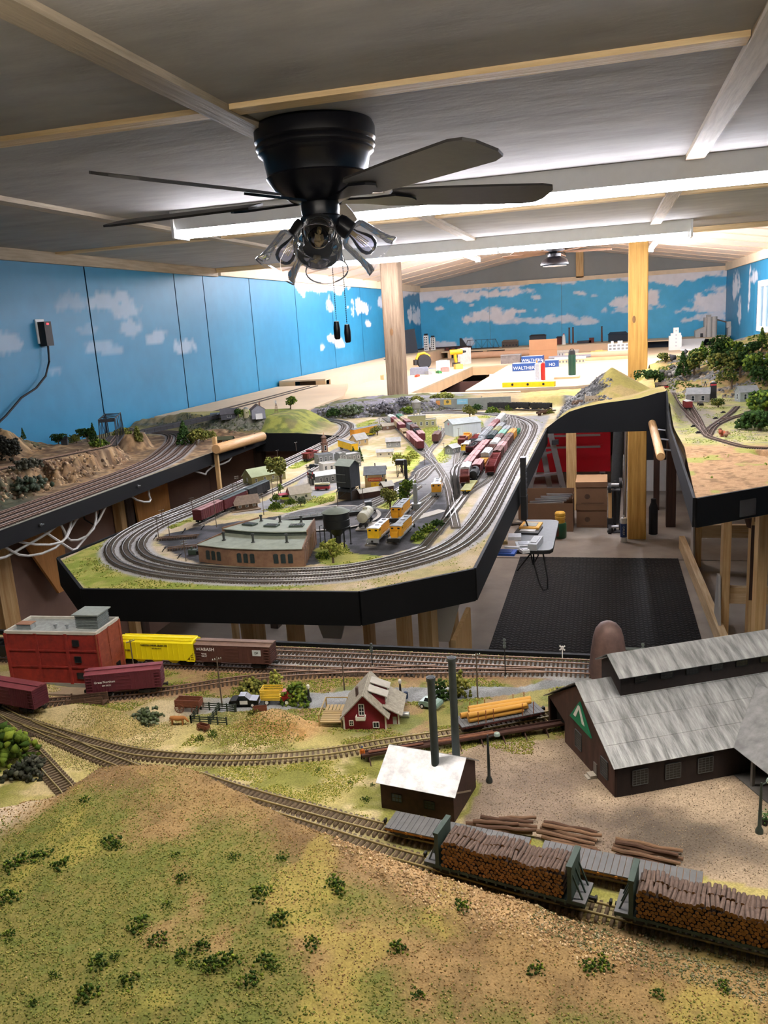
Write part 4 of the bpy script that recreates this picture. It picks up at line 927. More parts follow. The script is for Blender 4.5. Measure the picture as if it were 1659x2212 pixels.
def cov_hopper(t,L_,bm,H_=.05,W_=.034,full=True):
    w=W_/2;hl=L_/2;e=.016
    sec=[(-hl,.030),(-hl+e,.0125),(hl-e,.0125),(hl,.030),(hl,H_-.004),(-hl,H_-.004)]
    MB().extr([(x,-w,z) for x,z in sec],(0,W_,0)).build('body',bm,t)
    MB().extr([(-hl,-w,H_-.004),(-hl,w,H_-.004),(-hl,w*.55,H_),(-hl,-w*.55,H_)][::-1],(L_,0,0)).build('roof',bm,t)
    MB().box(-hl+.004,hl-.004,-.0045,.0045,H_+.0002,H_+.0022).build('hatch_trough',bm,t)
    for s in (-1,1):MB().box(-hl+.003,hl-.003,s*.0125-.0006,s*.0125+.0006,H_-.001,H_+.0008).build('running_board',bm,t)
    if full:
        b=MB();
        for k in range(12):
            x=-hl+e+.003+(L_-2*e-.006)*k/11
            for s in (-1,1):b.box(x-.0005,x+.0005,s*w-.0007,s*w+.0007,.0135,H_-.005)
        b.build('side_ribs',bm,t)
        for s in (-1,1):
            b=MB()
            for y in (-w+.001,w-.001):
                b.box(s*hl-.0008,s*hl+.0008,y-.0007,y+.0007,.0115,.030)
                for k in range(5):b.box(s*hl-.0006 if s<0 else s*hl-.007,s*hl+.007 if s<0 else s*hl+.0006,y-.0005,y+.0005,.0125+k*.0038,.0132+k*.0038)
                b.box(s*(hl-.008)-.0005,s*(hl-.008)+.0005,y-.0005,y+.0005,.0115,.03)
            b.box(min(s*hl,s*(hl-.016)),max(s*hl,s*(hl-.016)),-w,w,.0112,.0122)
            b.build('end_cage',bm,t)
        b=MB()
        for k in range(3):x=(k-1)*.034;b.add([(x-.014,-w+.004,.0125),(x+.014,-w+.004,.0125),(x+.014,w-.004,.0125),(x-.014,w-.004,.0125),(x-.005,-w+.006,.005),(x+.005,-w+.006,.005),(x+.005,w-.006,.005),(x-.005,w-.006,.005)],[(0,1,2,3),(7,6,5,4),(0,4,5,1),(1,5,6,2),(2,6,7,3),(3,7,4,0)])
        b.build('discharge_bay',bm,t)
    truck_pair(t,L_,inset=.02);couplers(t,L_)
def tankcar(t,L_,bm,dm=None,r=.0155):
    hl=L_/2-.006;zc=.0135+r
    M_=Matrix.Translation((0,0,zc)) @ Matrix.Rotation(math.pi/2,4,'Y')
    MB().lathe([(0,-hl),(r*.6,-hl+.001),(r*.95,-hl+.004),(r,-hl+.007),(r,-.02),(r+.0005,-.02),(r+.0005,-.019),(r,-.019),(r,.019),(r+.0005,.019),(r+.0005,.02),(r,.02),(r,hl-.007),(r*.95,hl-.004),(r*.6,hl-.001),(0,hl)],20,M_=M_).build('tank',bm,t,True)
    MB().cyl((0,0,zc+r-.002),(0,0,zc+r+.005),.007,n=14).cyl((0,0,zc+r+.005),(0,0,zc+r+.0065),.005,n=12).build('dome',dm or bm,t,True)
    MB().box(-L_/2,L_/2,-.008,.008,.0105,.0135).build('frame',truck_m,t)
    MB().box(-hl,hl,r+.0005,r+.0035,zc-.003,zc-.002).box(-hl,hl,-r-.0035,-r-.0005,zc-.003,zc-.002).build('running_board',truck_m,t)
    truck_pair(t,L_,inset=.02);couplers(t,L_)
def flatcar(t,L_,bm,deck,W_=.034,planks=26,stakes=None):
    w=W_/2
    MB().box(-L_/2,L_/2,-w,w,.0095,.0125).box(-L_/2+.006,L_/2-.006,-.005,.005,.006,.0095).build('frame',bm,t)
    b=MB()
    for k in range(planks):x0=-L_/2+L_*k/planks;b.box(x0+.00025,x0+L_/planks-.00025,-w-.0006,w+.0006,.0125,.0138)
    o=b.build('deck_planks',deck,t);o['kind']='stuff'
    b=MB()
    for k in range(9):
        for s in (-1,1):x=-L_/2+L_*(k+.5)/9;b.box(x-.0014,x+.0014,s*w-.0014,s*w+.0014,.0098,.0126)
    b.build('stake_pockets',bm,t)
    truck_pair(t,L_,inset=.022);couplers(t,L_)
def caboose(t,L_,bm,rm=None,cup=.02):
    w=.016;rm=rm or bm
    MB().box(-L_/2+.008,L_/2-.008,-w,w,.0115,.036).build('body',bm,t)
    MB().box(-L_/2,L_/2,-w-.0008,w+.0008,.036,.0375).build('roof',rm,t)
    MB().box(-.011,.011,-w*.85,w*.85,.0375,.046).build('cupola',bm,t)
    MB().box(-.0125,.0125,-w,w,.046,.0472).build('cupola_roof',rm,t)
    MB().box(-L_/2,L_/2,-w,w,.0098,.0115).build('platform',truck_m,t)
    b=MB()
    for s in (-1,1):
        for y in (-w+.001,w-.001):b.box(s*L_/2-.0008,s*L_/2+.0008,y-.0006,y+.0006,.0115,.036)
        b.box(s*L_/2-.0008,s*L_/2+.0008,-w,w,.0195,.0203)
    b.build('end_railing',bm,t)
    for s in (-1,1):
        for x in (-.022,.018):win(t,(x,s*w,.027),s*math.pi/2,.007,.007,1,1,bm)
    truck_pair(t,L_,inset=.018);couplers(t,L_)
def diesel(t,L_,bm,rm,nose=None,sw=False,full=True):
    """hood unit, cab towards -x"""
    w=.0165;hl=L_/2;gr=mat('loco_grey','#8f9294',.6,0,.08,200)
    MB().box(-hl,hl,-w,w,.0115,.0155).build('frame',gr,t)
    xc=-hl+(.018 if sw else .036);hw=.0115
    MB().box(xc+.012,hl-.007,-hw,hw,.0155,.041).build('long_hood',bm,t)
    MB().box(xc+.010,hl-.006,-hw-.0004,hw+.0004,.041,.0425).build('hood_top',rm,t)
    if not sw:MB().extr([(-hl+.008,-hw*.8,.0155),(xc-.012,-hw*.8,.0155),(xc-.012,-hw*.8,.035),(-hl+.012,-hw*.8,.032),(-hl+.008,-hw*.8,.028)],(0,hw*1.6,0)).build('nose',nose or bm,t)
    MB().box(xc-.012,xc+.012,-w,w,.0155,.0435).build('cab',nose or bm,t)
    MB().extr([(xc-.0135,-w-.0008,.0435),(xc-.0135,w+.0008,.0435),(xc-.0135,w*.6,.046),(xc-.0135,-w*.6,.046)][::-1],(.027,0,0)).build('cab_roof',rm,t)
    for s in (-1,1):win(t,(xc,s*w,.037),s*math.pi/2,.014,.007,2,1,bm)
    for y in (-.009,.009):win(t,(xc-.012,y,.038),math.pi,.008,.006,1,1,nose or bm)
    b=MB()
    for k in range(3):x=xc+.03+k*(hl-xc-.045)/2.2;b.cyl((x,0,.0425),(x,0,.0445),.006,n=14)
    b.build('roof_fan',gr,t,True)
    MB().box(-.018,.018,-.010,.010,.0045,.0115).build('fuel_tank',truck_m,t)
    b=MB()
    for s in (-1,1):
        for k in range(9):
            x=-hl+.01+(L_-.02)*k/8;b.box(x-.0003,x+.0003,s*w-.0003,s*w+.0003,.0155,.0255)
        b.box(-hl+.01,hl-.01,s*w-.0003,s*w+.0003,.025,.0256)
    b.build('handrail',nose or bm,t)
    b=MB()
    for s in (-1,1):
        b.box(s*hl-.003,s*hl+.0006,-w,w,.005,.0155)
        for q in (-1,1):b.box(s*hl-.005,s*hl+.001,q*w-.002,q*w+.001,.004,.0155)
    b.build('pilot',gr if sw else truck_m,t)
    truck_pair(t,L_,inset=.03 if not sw else .024);couplers(t,L_)
foam_m=vmat('foam_leaf',.95,500,.2,0,.1)
GREENS=['#4a5f22','#61752b','#3a5020','#77862f'];OLIVE=['#6d7034','#83803f','#585c2a'];DARKG=['#2f451f','#3d5526','#24381a'];YELG=['#8f9440','#a3a04e','#7a8436'];GREYG=['#5a6448','#6d7660','#4a5639']
bark_m=mat('model_bark','#5c4a38',.9,0,.25,200)
def tree(label,loc,h,w,cols=GREENS,kind='round',n=None,cat='tree',name='tree',group=None,trunk=.35):
    t=thing(name,label,cat,loc,RNG.uniform(0,6.28),group)
    if kind=='conifer':
        n=n or 260;u=RNG.random(n)**.8;z=h*(.12+.88*(1-u));r=w/2*u*(.35+.65*np.sqrt(RNG.random(n)));a=RNG.uniform(0,6.28,n)
        P_=np.stack([r*np.cos(a),r*np.sin(a),z-.1*r],1);s=RNG.uniform(.6,1.2,n)*w*.10
    elif kind=='bush':
        n=n or 160;d=RNG.normal(size=(n,3));d /= np.linalg.norm(d,axis=1)[:,None];d[:,2]=np.abs(d[:,2]);rr=RNG.random(n)[:,None]**.4
        P_=d*rr*np.array([w/2,w/2,h*.9]);P_[:,:2]*=1+.25*np.sin(3*np.arctan2(d[:,1],d[:,0])+RNG.uniform(0,6))[:,None];s=RNG.uniform(.6,1.2,n)*max(w,h)*.085
    else:
        n=n or 320;k=7;cen=RNG.normal(size=(k,3))*np.array([w*.2,w*.2,h*.13])+np.array([0,0,h*(1+trunk)/2]);cen[0]=(0,0,h*(1+trunk)/2)
        rad=RNG.uniform(.20,.34,k)*w;i=RNG.integers(0,k,n);d=RNG.normal(size=(n,3));d /= np.linalg.norm(d,axis=1)[:,None]
        P_=cen[i]+d*rad[i][:,None]*RNG.random((n,1))**.35*np.array([1,1,.8*h*(1-trunk)/w if h*(1-trunk)>w else .9]);P_[:,2]=np.clip(P_[:,2],h*trunk*.6,h);s=RNG.uniform(.6,1.2,n)*w*.075
    link('foliage',clump_mesh('foliage',P_,s,jitcol(cols,n),foam_m),t)
    if kind !='bush':
        b=MB();b.tube([(0,0,-.004),(.03*w,0,h*trunk*.6),(0,.02*w,h*.75)],[w*.06,w*.045,w*.015],6)
        if kind=='round':
            for q in range(4):a=q*1.6+.4;b.tube([(0,0,h*trunk*.7),(w*.2*math.cos(a),w*.2*math.sin(a),h*(trunk+.25))],[w*.03,w*.012],5)
        b.build('trunk',bark_m,t)
    return t
def bush(label,loc,w,h,cols=GREENS,group=None,n=None):return tree(label,loc,h,w,cols,'bush',n,'shrub','shrub',group)
def foam_patch(name,label,poly,zfun,n,cols,size=(.0015,.003),dens=None,m=None,cat='ground foam',lift=.0003):
    """uncountable ground-foam crumbs strewn inside a polygon"""
    a=np.array(poly);x=RNG.uniform(a[:,0].min(),a[:,0].max(),n*3);y=RNG.uniform(a[:,1].min(),a[:,1].max(),n*3)
    k=inpoly(x,y,poly)
    if dens is not None:k &= RNG.random(len(x))<dens(x,y)
    x,y=x[k][:n],y[k][:n];z=zfun(x,y)
    o=link(name,clump_mesh(name,np.stack([x,y,z+lift],1),RNG.uniform(*size,len(x)),jitcol(cols,len(x)),m or foam_m))
    return tag(o,label,cat,kind='stuff')
def pole(label,loc,h,arms=1,m=None,group=None,r=.0013,name='utility_pole',cat='utility pole',aw=.016,ang=0.0):
    t=thing(name,label,cat,loc,ang,group);m=m or mat('pole_wood','#5e5144',.85,0,.2,300)
    MB().cyl((0,0,-.003),(0,0,h),r,r*.75,8).build('mast',m,t)
    for k in range(arms):
        z=h*.95-k*.0075;a=MB().box(-aw/2,aw/2,-.0006,.0006,z-.0007,z+.0007).build('crossarm',m,t)
        b=MB()
        for q in (-.42,-.2,.2,.42):b.cyl((q*aw,0,z+.0007),(q*aw,0,z+.0025),.0006,n=5)
        b.build('insulators',mat('insulator','#c9d3cf',.3),a)
    return t
def street_lamp(label,loc,h,m=None,ang=0.0,arm=True):
    t=thing('street_lamp',label,'street lamp',loc,ang);m=m or mat('lamp_green','#3a453d',.5,.2,.1,200)
    MB().lathe([(.0045,-.002),(.0045,.004),(.0035,.0065),(.0022,.009),(.0018,h*.6),(.0013,h)],10).build('mast',m,t,True)
    if arm:
        MB().tube([(0,0,h*.97),(.004,0,h*.985),(.009,0,h),(.0125,0,h*1.015)],.0007,6).cyl((0,0,h),(0,0,h*1.02),.0012,n=6).build('arm',m,t,True)
        MB().lathe([(0,.005),(.0035,.003),(.0045,0),(.004,-.001),(0,-.0015)],12,(.0125,0,h*.995)).build('lamp_shade',mat('lamp_shade','#9fb0a8',.35,.3),t,True)
    else:MB().lathe([(0,.006),(.0025,.004),(.003,0),(.0015,-.003)],10,(0,0,h)).build('lamp_globe',white_m,t,True)
    return t
# ================================================================== FOREGROUND: BUILDINGS
def zg(f,x,y):return float(f(np.array([x]),np.array([y]))[0])
brick_red=mat('red_masonry','#9c2a20',.8,0,0,90,.1,'#7a1f1a');brick_rust=mat('rust_masonry','#9a4a30',.8,0,0,90,.1,'#7d3524')
t=thing('warehouse','red three-storey flat-roofed model warehouse at the left edge','building',(-.956,1.213,1.193),math.atan2(.010,.182))
bw,bd,bh=.181,.077,.108
MB().box(-bw/2,bw/2,-bd/2,bd/2,.008,bh-.004).build('walls',brick_red,t)
MB().box(-bw/2-.001,bw/2+.001,-bd/2-.001,bd/2+.001,0,.011).build('foundation',mat('foundation_grey','#8d8b88',.85,0,.1,80),t)
b=MB()
for x in (-bw/2,-bw/6,bw/6,bw/2):b.box(x-.003,x+.003,-bd/2-.0016,-bd/2+.001,.01,bh-.003)
for z in (.042,.073):b.box(-bw/2,bw/2,-bd/2-.0013,-bd/2+.001,z-.0015,z+.0015)
b.build('pilasters',brick_red,t)
b=MB()
for y in (-bd/2,0,bd/2):b.box(bw/2-.001,bw/2+.0016,y-.003,y+.003,.01,bh-.003)
for z in (.042,.073):b.box(bw/2-.001,bw/2+.0013,-bd/2,bd/2,z-.0015,z+.0015)
b.box(bw/2-.0005,bw/2+.0007,-bd/2,bd/2,.01,bh-.004);b.build('side_wall_facing',brick_rust,t)
b=MB()
for (x0,x1,y0,y1) in ((-bw/2-.001,bw/2+.001,-bd/2-.001,-bd/2+.003),(-bw/2-.001,bw/2+.001,bd/2-.003,bd/2+.001),(-bw/2-.001,-bw/2+.003,-bd/2+.003,bd/2-.003),(bw/2-.003,bw/2+.001,-bd/2+.003,bd/2-.003)):b.box(x0,x1,y0,y1,bh-.004,bh+.001)
b.build('parapet',mat('coping','#c3beb6',.8),t)
MB().box(-bw/2+.003,bw/2-.003,-bd/2+.003,bd/2-.003,bh-.005,bh-.0035).build('roof_deck',grey_roof,t)
for z in (.088,.057,.026):win(t,(bw/2-.042,-bd/2-.0009,z),-math.pi/2,.012,.011,1,1,mat('frame_dark','#1b1513',.8))
win(t,(bw/2+.0012,.017,.022),0,.012,.016,2,2,mat('frame_dark','#1b1513'))
pl=MB();pl.box(-.021,.021,-.018,.018,bh-.009,bh+.022)
for k in range(9):pl.box(-.0225,.0225,-.0195,.0195,bh-.005+k*.003,bh-.0036+k*.003)
o=pl.build('louvre_house',mat('louvre_grey','#7f8687',.7,0,.15,150),t,loc=(bw/2-.033,.008,0))
MB().box(-.026,.026,-.023,.023,bh+.022,bh+.024).build('louvre_roof',mat('louvre_top','#8b9391',.7,0,.1,150),o)
o=MB().box(-.014,.014,-.008,.008,bh-.004,bh+.006).build('roof_hatch',grey_roof,t,loc=(-bw/2+.026,-.012,0));MB().box(-.015,.015,-.009,.009,bh+.006,bh+.007).build('hatch_lid',mat('hatch_rust','#a4775f',.8),o)
for x in (-.005,.018):MB().lathe([(.002,0),(.002,.005),(.0035,.007),(.0035,.009),(0,.010)],10,(x,-.012,bh-.004)).build('roof_vent',silver_m,t,True)
corr=mat('corrugated_dark','#2b1f1c',.75,0,.25,120,.15,None,(1,1,.2));brown_w=mat('dark_brown_siding','#3a231d',.8,0,.25,160,.1)
tin=mat('tin_roof','#b9bbc0',.38,.45,0,70,.25,'#8f9195');tin_w=mat('tin_weathered','#a3a5a8',.42,.35,0,60,.2,'#5c5e60',(2.0,.35,.35))
t=thing('boiler_shed','small dark brown shed with silver roof and two tall stacks','building',(-.2215,.934,1.193),math.atan2(-.017,.098))
gable(t,.0985,.084,.041,.068,brown_w,tin,.004,.0012,panels=1)
for s in (-.5,.5):MB().box(-.0535,.0535,s*.045-.0003,s*.045+.0003,.0535,.0542).build('roof_seam',mat('seam','#77797c',.6),t)
win(t,(-.027,-.042,.021),-math.pi/2,.014,.011,3,2,mat('frame_dark','#1b1513'),mat('dusk_glass','#33415a',.25));win(t,(.017,-.042,.020),-math.pi/2,.014,.011,3,3,mat('frame_dark','#1b1513'),mat('dusk_glass2','#2a2f38',.25))
MB().bar((.0497,.02,.01),(.0497,-.03,.036),.001,.002).build('wall_pipe',mat('pipe_tan','#8a7a68',.7),t)
stk=mat('stack_grey','#4c5352',.5,.3,.12,80)
for (x,y,z0,z1) in ((.0155,-.012,.045,.178),(.028,.030,.03,.188)):
    MB().cyl((x,y,z0),(x,y,z1),.0052,.0048,16).cyl((x,y,z1-.005),(x,y,z1),.0058,n=16).build('smokestack',stk,t,True)
    MB().cyl((x,y,z1),(x,y,z1+.0003),.004,n=14).build('stack_mouth',black_m,t)
MU=math.atan2(.075,.147)
t=thing('lumber_mill','large black board mill with grey tin roof and raised monitor','building',(.011,.969,1.193),MU)
ML,MW,MHE,MHR=.30,.208,.048,.112
mw=mat('mill_siding','#241a19',.8,0,.3,130,.12,None,(1,1,.25));mg=mat('mill_gable','#4a322a',.85,0,.3,90,.12,None,(1,1,.3))
MB().box(0,ML,0,.002,0,MHE).box(0,ML,MW-.002,MW,0,MHE).box(ML-.002,ML,0,MW,0,MHE).build('walls',mw,t)
dy0,dy1,dz=.150,.203,.034 # log entrance
b=MB()
b.extr([(0,0,0),(0,dy0,0),(0,dy0,dz),(0,dy1,dz+.014),(0,dy1,0),(0,MW,0),(0,MW,MHE),(0,MW/2,MHR-.001),(0,0,MHE)],(.002,0,0));b.build('gable_wall',mg,t)
MB().extr([(ML-.002,0,MHE),(ML-.002,MW/2,MHR-.001),(ML-.002,MW,MHE)],(.002,0,0)).build('gable_wall',mg,t)
MB().box(.012,.014,dy0-.02,MW-.003,.0,.06).build('entrance_shade',mat('pitch_black','#050505',1,0,0),t)  # black sheet added behind the log entrance, stands in for the shade inside
sl=(MHR-MHE)/(MW/2)
for s in (0,1):
    for k in range(4):
        f0,f1=k/4,(k+1)/4
        def rp(x,f):
            y=MW/2+(1 if s else -1)*(MW/2+.006)*f;return (x,y,MHR+.0012+.0004*(4-k)-(MHR-MHE+sl*.006)*f)
        MB().slab(rp(-.005,f0),rp(ML+.005,f0),rp(ML+.005,f1),rp(-.005,f1),.0012 if s==0 else -.0012).build('roof_panel',tin_w,t)
m0,m1,mwid,mh0,mh1=.048,.300,.054,MHR-.022,MHR+.020
MB().box(m0,m1,MW/2-mwid/2,MW/2+mwid/2,mh0,mh1-.002).extr([(m0,MW/2-mwid/2,mh1-.002),(m0,MW/2+mwid/2,mh1-.002),(m0,MW/2,mh1+.014)],(m1-m0,0,0)).build('monitor',mw,t)
for s in (-1,1):MB().slab((m0-.006,MW/2,mh1+.0165),(m1+.006,MW/2,mh1+.0165),(m1+.006,MW/2+s*(mwid/2+.008),mh1-.0045),(m0-.006,MW/2+s*(mwid/2+.008),mh1-.0045),.0014 if s<0 else -.0014).build('monitor_roof',tin_w,t)
for k in range(6):win(t,(m0+.03+k*.038,MW/2-mwid/2-.0006,mh0+.029),-math.pi/2,.018,.008,4,2,black_m,mat('black_glass','#0c0d0e',.3))
gf=mat('window_grey','#55585a',.7)
for k in range(3):win(t,(.034+k*.046,-.0008,.026),-math.pi/2,.021,.021,4,6,gf,mat('black_glass','#0c0d0e'),fw=.0009)
for y in (.028,.104):win(t,(-.0008,y,.029),math.pi,.019,.025,4,7,gf,mat('black_glass','#0c0d0e'),fw=.0009)
MB().box(-.0012,.001,.049,.058,.003,.022).build('door',mat('door_grey','#77706b',.8),t)
MB().box(-.014,-.001,.048,.060,0,.004).box(-.010,-.001,.048,.060,.004,.007).build('stone_steps',conc_m,t)
sg=MB();sg.extr([(-.0024,.063,.053),(-.0024,.128,.055),(-.0024,.097,.090)],(.0020,0,0))
s_=sg.build('sign_board',mat('sign_green','#13845c',.6,0,.05,60),t)
b=MB();b.extr([(-.003,.0995,.084),(-.003,.0945,.084),(-.003,.107,.063),(-.003,.115,.063)],(.0006,0,0));b.extr([(-.0031,.0945,.084),(-.0031,.0995,.084),(-.0031,.088,.062),(-.0031,.0805,.062)],(.0006,0,0));b.build('emblem',white_m,s_)
wx0,wx1,wy0=.166,.330,-.17
MB().box(.235,.325,wy0,.0,0,.05).build('wing_wall',mw,t)
b=MB();rx=.245
vA,vB=(wx0-.004,wy0-.01,.047),(rx,wy0-.01,.094)
MB().slab((wx0-.004,-.004,.047),vA,vB,(rx,.062,.094),.0013).build('wing_roof',tin,t)
MB().slab((rx,.062,.094),vB,(wx1,wy0-.01,.047),(wx1,-.004,.047),.0013).build('wing_roof',tin_w,t)
MB().box(wx0+.002,wx1,wy0,-.001,0,.004).build('porch_floor',mat('porch_grey','#6b6866',.85,0,.15,100),t)
for y in (-.03,-.085,-.14):MB().box(wx0+.006,wx0+.010,y-.002,y+.002,.004,.05).build('porch_post',mat('porch_post','#6a6764',.8),t)
for k,(y0,z0) in enumerate(((-.12,.0),(-.10,.008))):
    o=thing('lumber_stack',('lower' if k==0 else 'upper')+' stack of fresh yellow boards on the mill porch','lumber',t.matrix_world @ Vector((0,0,0)))
    c_,s__=math.cos(MU),math.sin(MU);lx,ly=.205,y0
    o.location=(.011+c_*lx-s__*ly,.969+s__*lx+c_*ly,1.1972+z0);o.rotation_euler=(0,0,MU)
    for q in range(5):MB().box(-.016+q*.0066,-.010+q*.0066,-.03,.035,0,.0075).build('board',wood('fresh_board','#d3a35c','#b98644',1,30),o)
t=thing('sawdust_burner','rusty dome-topped burner silo behind the mill','silo',(.004,1.335,1.196))
MB().lathe([(.033,0),(.0315,.02),(.028,.05),(.0245,.072),(.021,.084),(.014,.093),(.006,.097),(0,.098)],32).build('shell',mat('burner_rust','#6f5650',.6,.2,0,60,.1,'#54423f'),t,True)
MB().tube([(.024,.0,.050),(.06,.004,.048),(.11,.010,.040)],.003,8).build('feed_pipe',stk,t,True)
t=thing('house','red model house with grey shingle roof, dormers and timber deck','house',(-.361,1.139,1.194),math.radians(98))
hr_=mat('house_red','#7d1624',.8,0,.1,120,.05,None,(1,1,8));shg=mat('shingle_grey','#9a9488',.9,0,.25,220,.3)
gable(t,.080,.064,.024,.058,hr_,shg,.005,.0016)
MB().extr([(-.024,-.032,0),(-.024,-.050,0),(-.024,-.050,.018),(-.024,-.032,.027)],(.066,0,0)).build('lean_to',hr_,t)
MB().slab((-.029,-.027,.0325),(.046,-.027,.0325),(.046,-.056,.0165),(-.029,-.056,.0165),.0015).build('roof_panel',shg,t)
for x in (-.012,.018):
    d_=MB().extr([(x-.009,-.012,.040),(x-.009,-.030,.032),(x-.009,-.030,.045),(x-.009,-.010,.052)],(.018,0,0)).build('dormer',hr_,t)
    MB().slab((x-.011,-.004,.0565),(x+.011,-.004,.0565),(x+.011,-.034,.0455),(x-.011,-.034,.0455),.0013).build('dormer_roof',mat('dormer_tin','#a9a49a',.7,0,.1,100),d_)
    win(t,(x,-.0304,.039),-math.pi/2,.010,.008,2,1)
win(t,(-.0403,.004,.034),math.pi,.008,.018,2,3);win(t,(-.0403,.021,.012),math.pi,.006,.008,2,2);win(t,(-.0403,-.017,.009),math.pi,.009,.009,2,1)
MB().box(-.050,-.041,-.002,.012,.020,.0212).build('balcony',white_m,t)
b=MB()
for y in (-.002,.012):b.box(-.050,-.041,y-.0005,y+.0005,.0212,.0265)
b.box(-.0505,-.0495,-.002,.012,.0212,.0268);b.build('balcony_railing',white_m,t)
MB().box(-.0247,-.0238,-.047,-.041,0,.014).build('door',mat('door_pale','#a9aaa6',.8),t)
MB().box(-.020,-.014,.011,.015,.030,.060).build('chimney',mat('chimney_brown','#4b3a33',.9),t)
for y in (-.032,.0325,-.050):MB().box(-.041 if y>-.04 else -.0252,-.0398 if y>-.04 else -.024,y-.0012,y+.0012,0,.022).build('corner_board',white_m,t)
dk=wood('deck_timber','#b59a63','#9a7f4c',1,40)
for q in range(7):MB().box(-.036+q*.0058,-.0315+q*.0058,.036,.072,.010,.0113).build('deck_plank',dk,t)
for q in range(6):MB().box(.004,.024,.036+q*.006,.0405+q*.006,.010,.0113).build('deck_plank',dk,t)
for (x,y) in ((-.036,.072),(.024,.072),(-.036,.037),(.024,.037)):MB().box(x-.001,x+.001,y-.001,y+.001,0,.024).build('deck_post',dk,t)
b=MB().bar((-.036,.072,.0235),(.024,.072,.0235),.0014).bar((.024,.037,.0235),(.024,.072,.0235),.0014);b.build('deck_rail',dk,t)
yel=mat('hopper_yellow','#f2e010',.5,0,.03,60);wab=mat('boxcar_brown','#553229',.7,0,.12,120);wabr=mat('boxcar_brown_roof','#7b6256',.75,0,.12,120)
mar=mat('boxcar_maroon','#5c1f2c',.7,0,.14,120);marr=mat('boxcar_maroon_roof','#7d3a44',.7,0,.12,120);ink=mat('ink','#333018',.8,0,0)
def on(L_,p): # nearest point of a track line
    return min(L_,key=lambda q:(q.x-p.x)**2+(q.y-p.y)**2)
def span(L_,c,ln):
    """two rail points ln apart around the point of the line nearest c"""
    i=min(range(len(L_)),key=lambda k:(L_[k].x-c.x)**2+(L_[k].y-c.y)**2);a=i;b_=i
    while (L_[a]-L_[b_]).length<ln*.65 and (a>0 or b_<len(L_)-1):a=max(0,a-1);b_=min(len(L_)-1,b_+1)
    return L_[a],L_[b_]
def left_first(a,b):return (a,b) if a.x<b.x else (b,a)
p=left_first(*span(FG['C'],at(352,1438),.16))
t=place_car('covered_hopper','bright yellow covered hopper car behind the red warehouse','freight car',*p);cov_hopper(t,.156,yel)
lettering('FARMERS UNION GRAIN CO',.0042,ink,t,(.0,-.0178,.041));lettering('FUGX',.004,ink,t,(-.055,-.0178,.030));lettering('CAPY 4427 CU FT',.0026,ink,t,(.004,-.0178,.0355))
p=left_first(*span(FG['C'],at(524,1444),.14))
t=place_car('boxcar','brown boxcar with white lettering coupled to the yellow hopper','freight car',*p);boxcar(t,.146,wab,wabr)
lettering('WABASH',.0088,white_m,t,(-.052,-.0168,.036));lettering('WAB\n90217',.0044,white_m,t,(-.055,-.0168,.025));
MB().box(.040,.056,-.0171,-.0163,.027,.038).build('placard',mat('placard','#cfd6d8',.7),t);lettering('DF',.006,ink,t,(.048,-.0172,.0325))
p=left_first(*span(FG['D'],at(278,1500),.13))
t=place_car('boxcar','maroon wooden boxcar in front of the red warehouse','freight car',*p);boxcar(t,.126,mar,marr,door=True,ribs=9)
lettering('Great Northern',.0056,white_m,t,(-.030,-.0168,.030));lettering('GN 50231',.0036,white_m,t,(-.028,-.0168,.0235))
c0=at(40,1503);dv=(p[0]-p[1]).normalized();cc=(p[0]+p[1])/2+dv*.178+Vector((0,-.016,0))
t=thing('boxcar','maroon boxcar partly hidden by the grassy bank at the left edge','freight car',(cc.x,cc.y,ZF+RAILTOP),math.radians(-9));boxcar(t,.126,mar,marr,ribs=9)
c0=at(-30,1440);t=thing('gondola_car','dark gondola just showing at the far left edge','freight car',(-1.14,1.272,ZF+RAILTOP),.02);hopper(t,.13,black_m,None,.030)
grn=mat('bulkhead_green','#35473e',.6,0,.15,100);logbark=mat('pulp_bark','#6a5850',.95,0,.3,200,.3);logend=mat('pulp_end','#9a6a35',.9,0,.3,250)
slate=mat('deck_slate','#6d6e72',.75,0,.12,120)
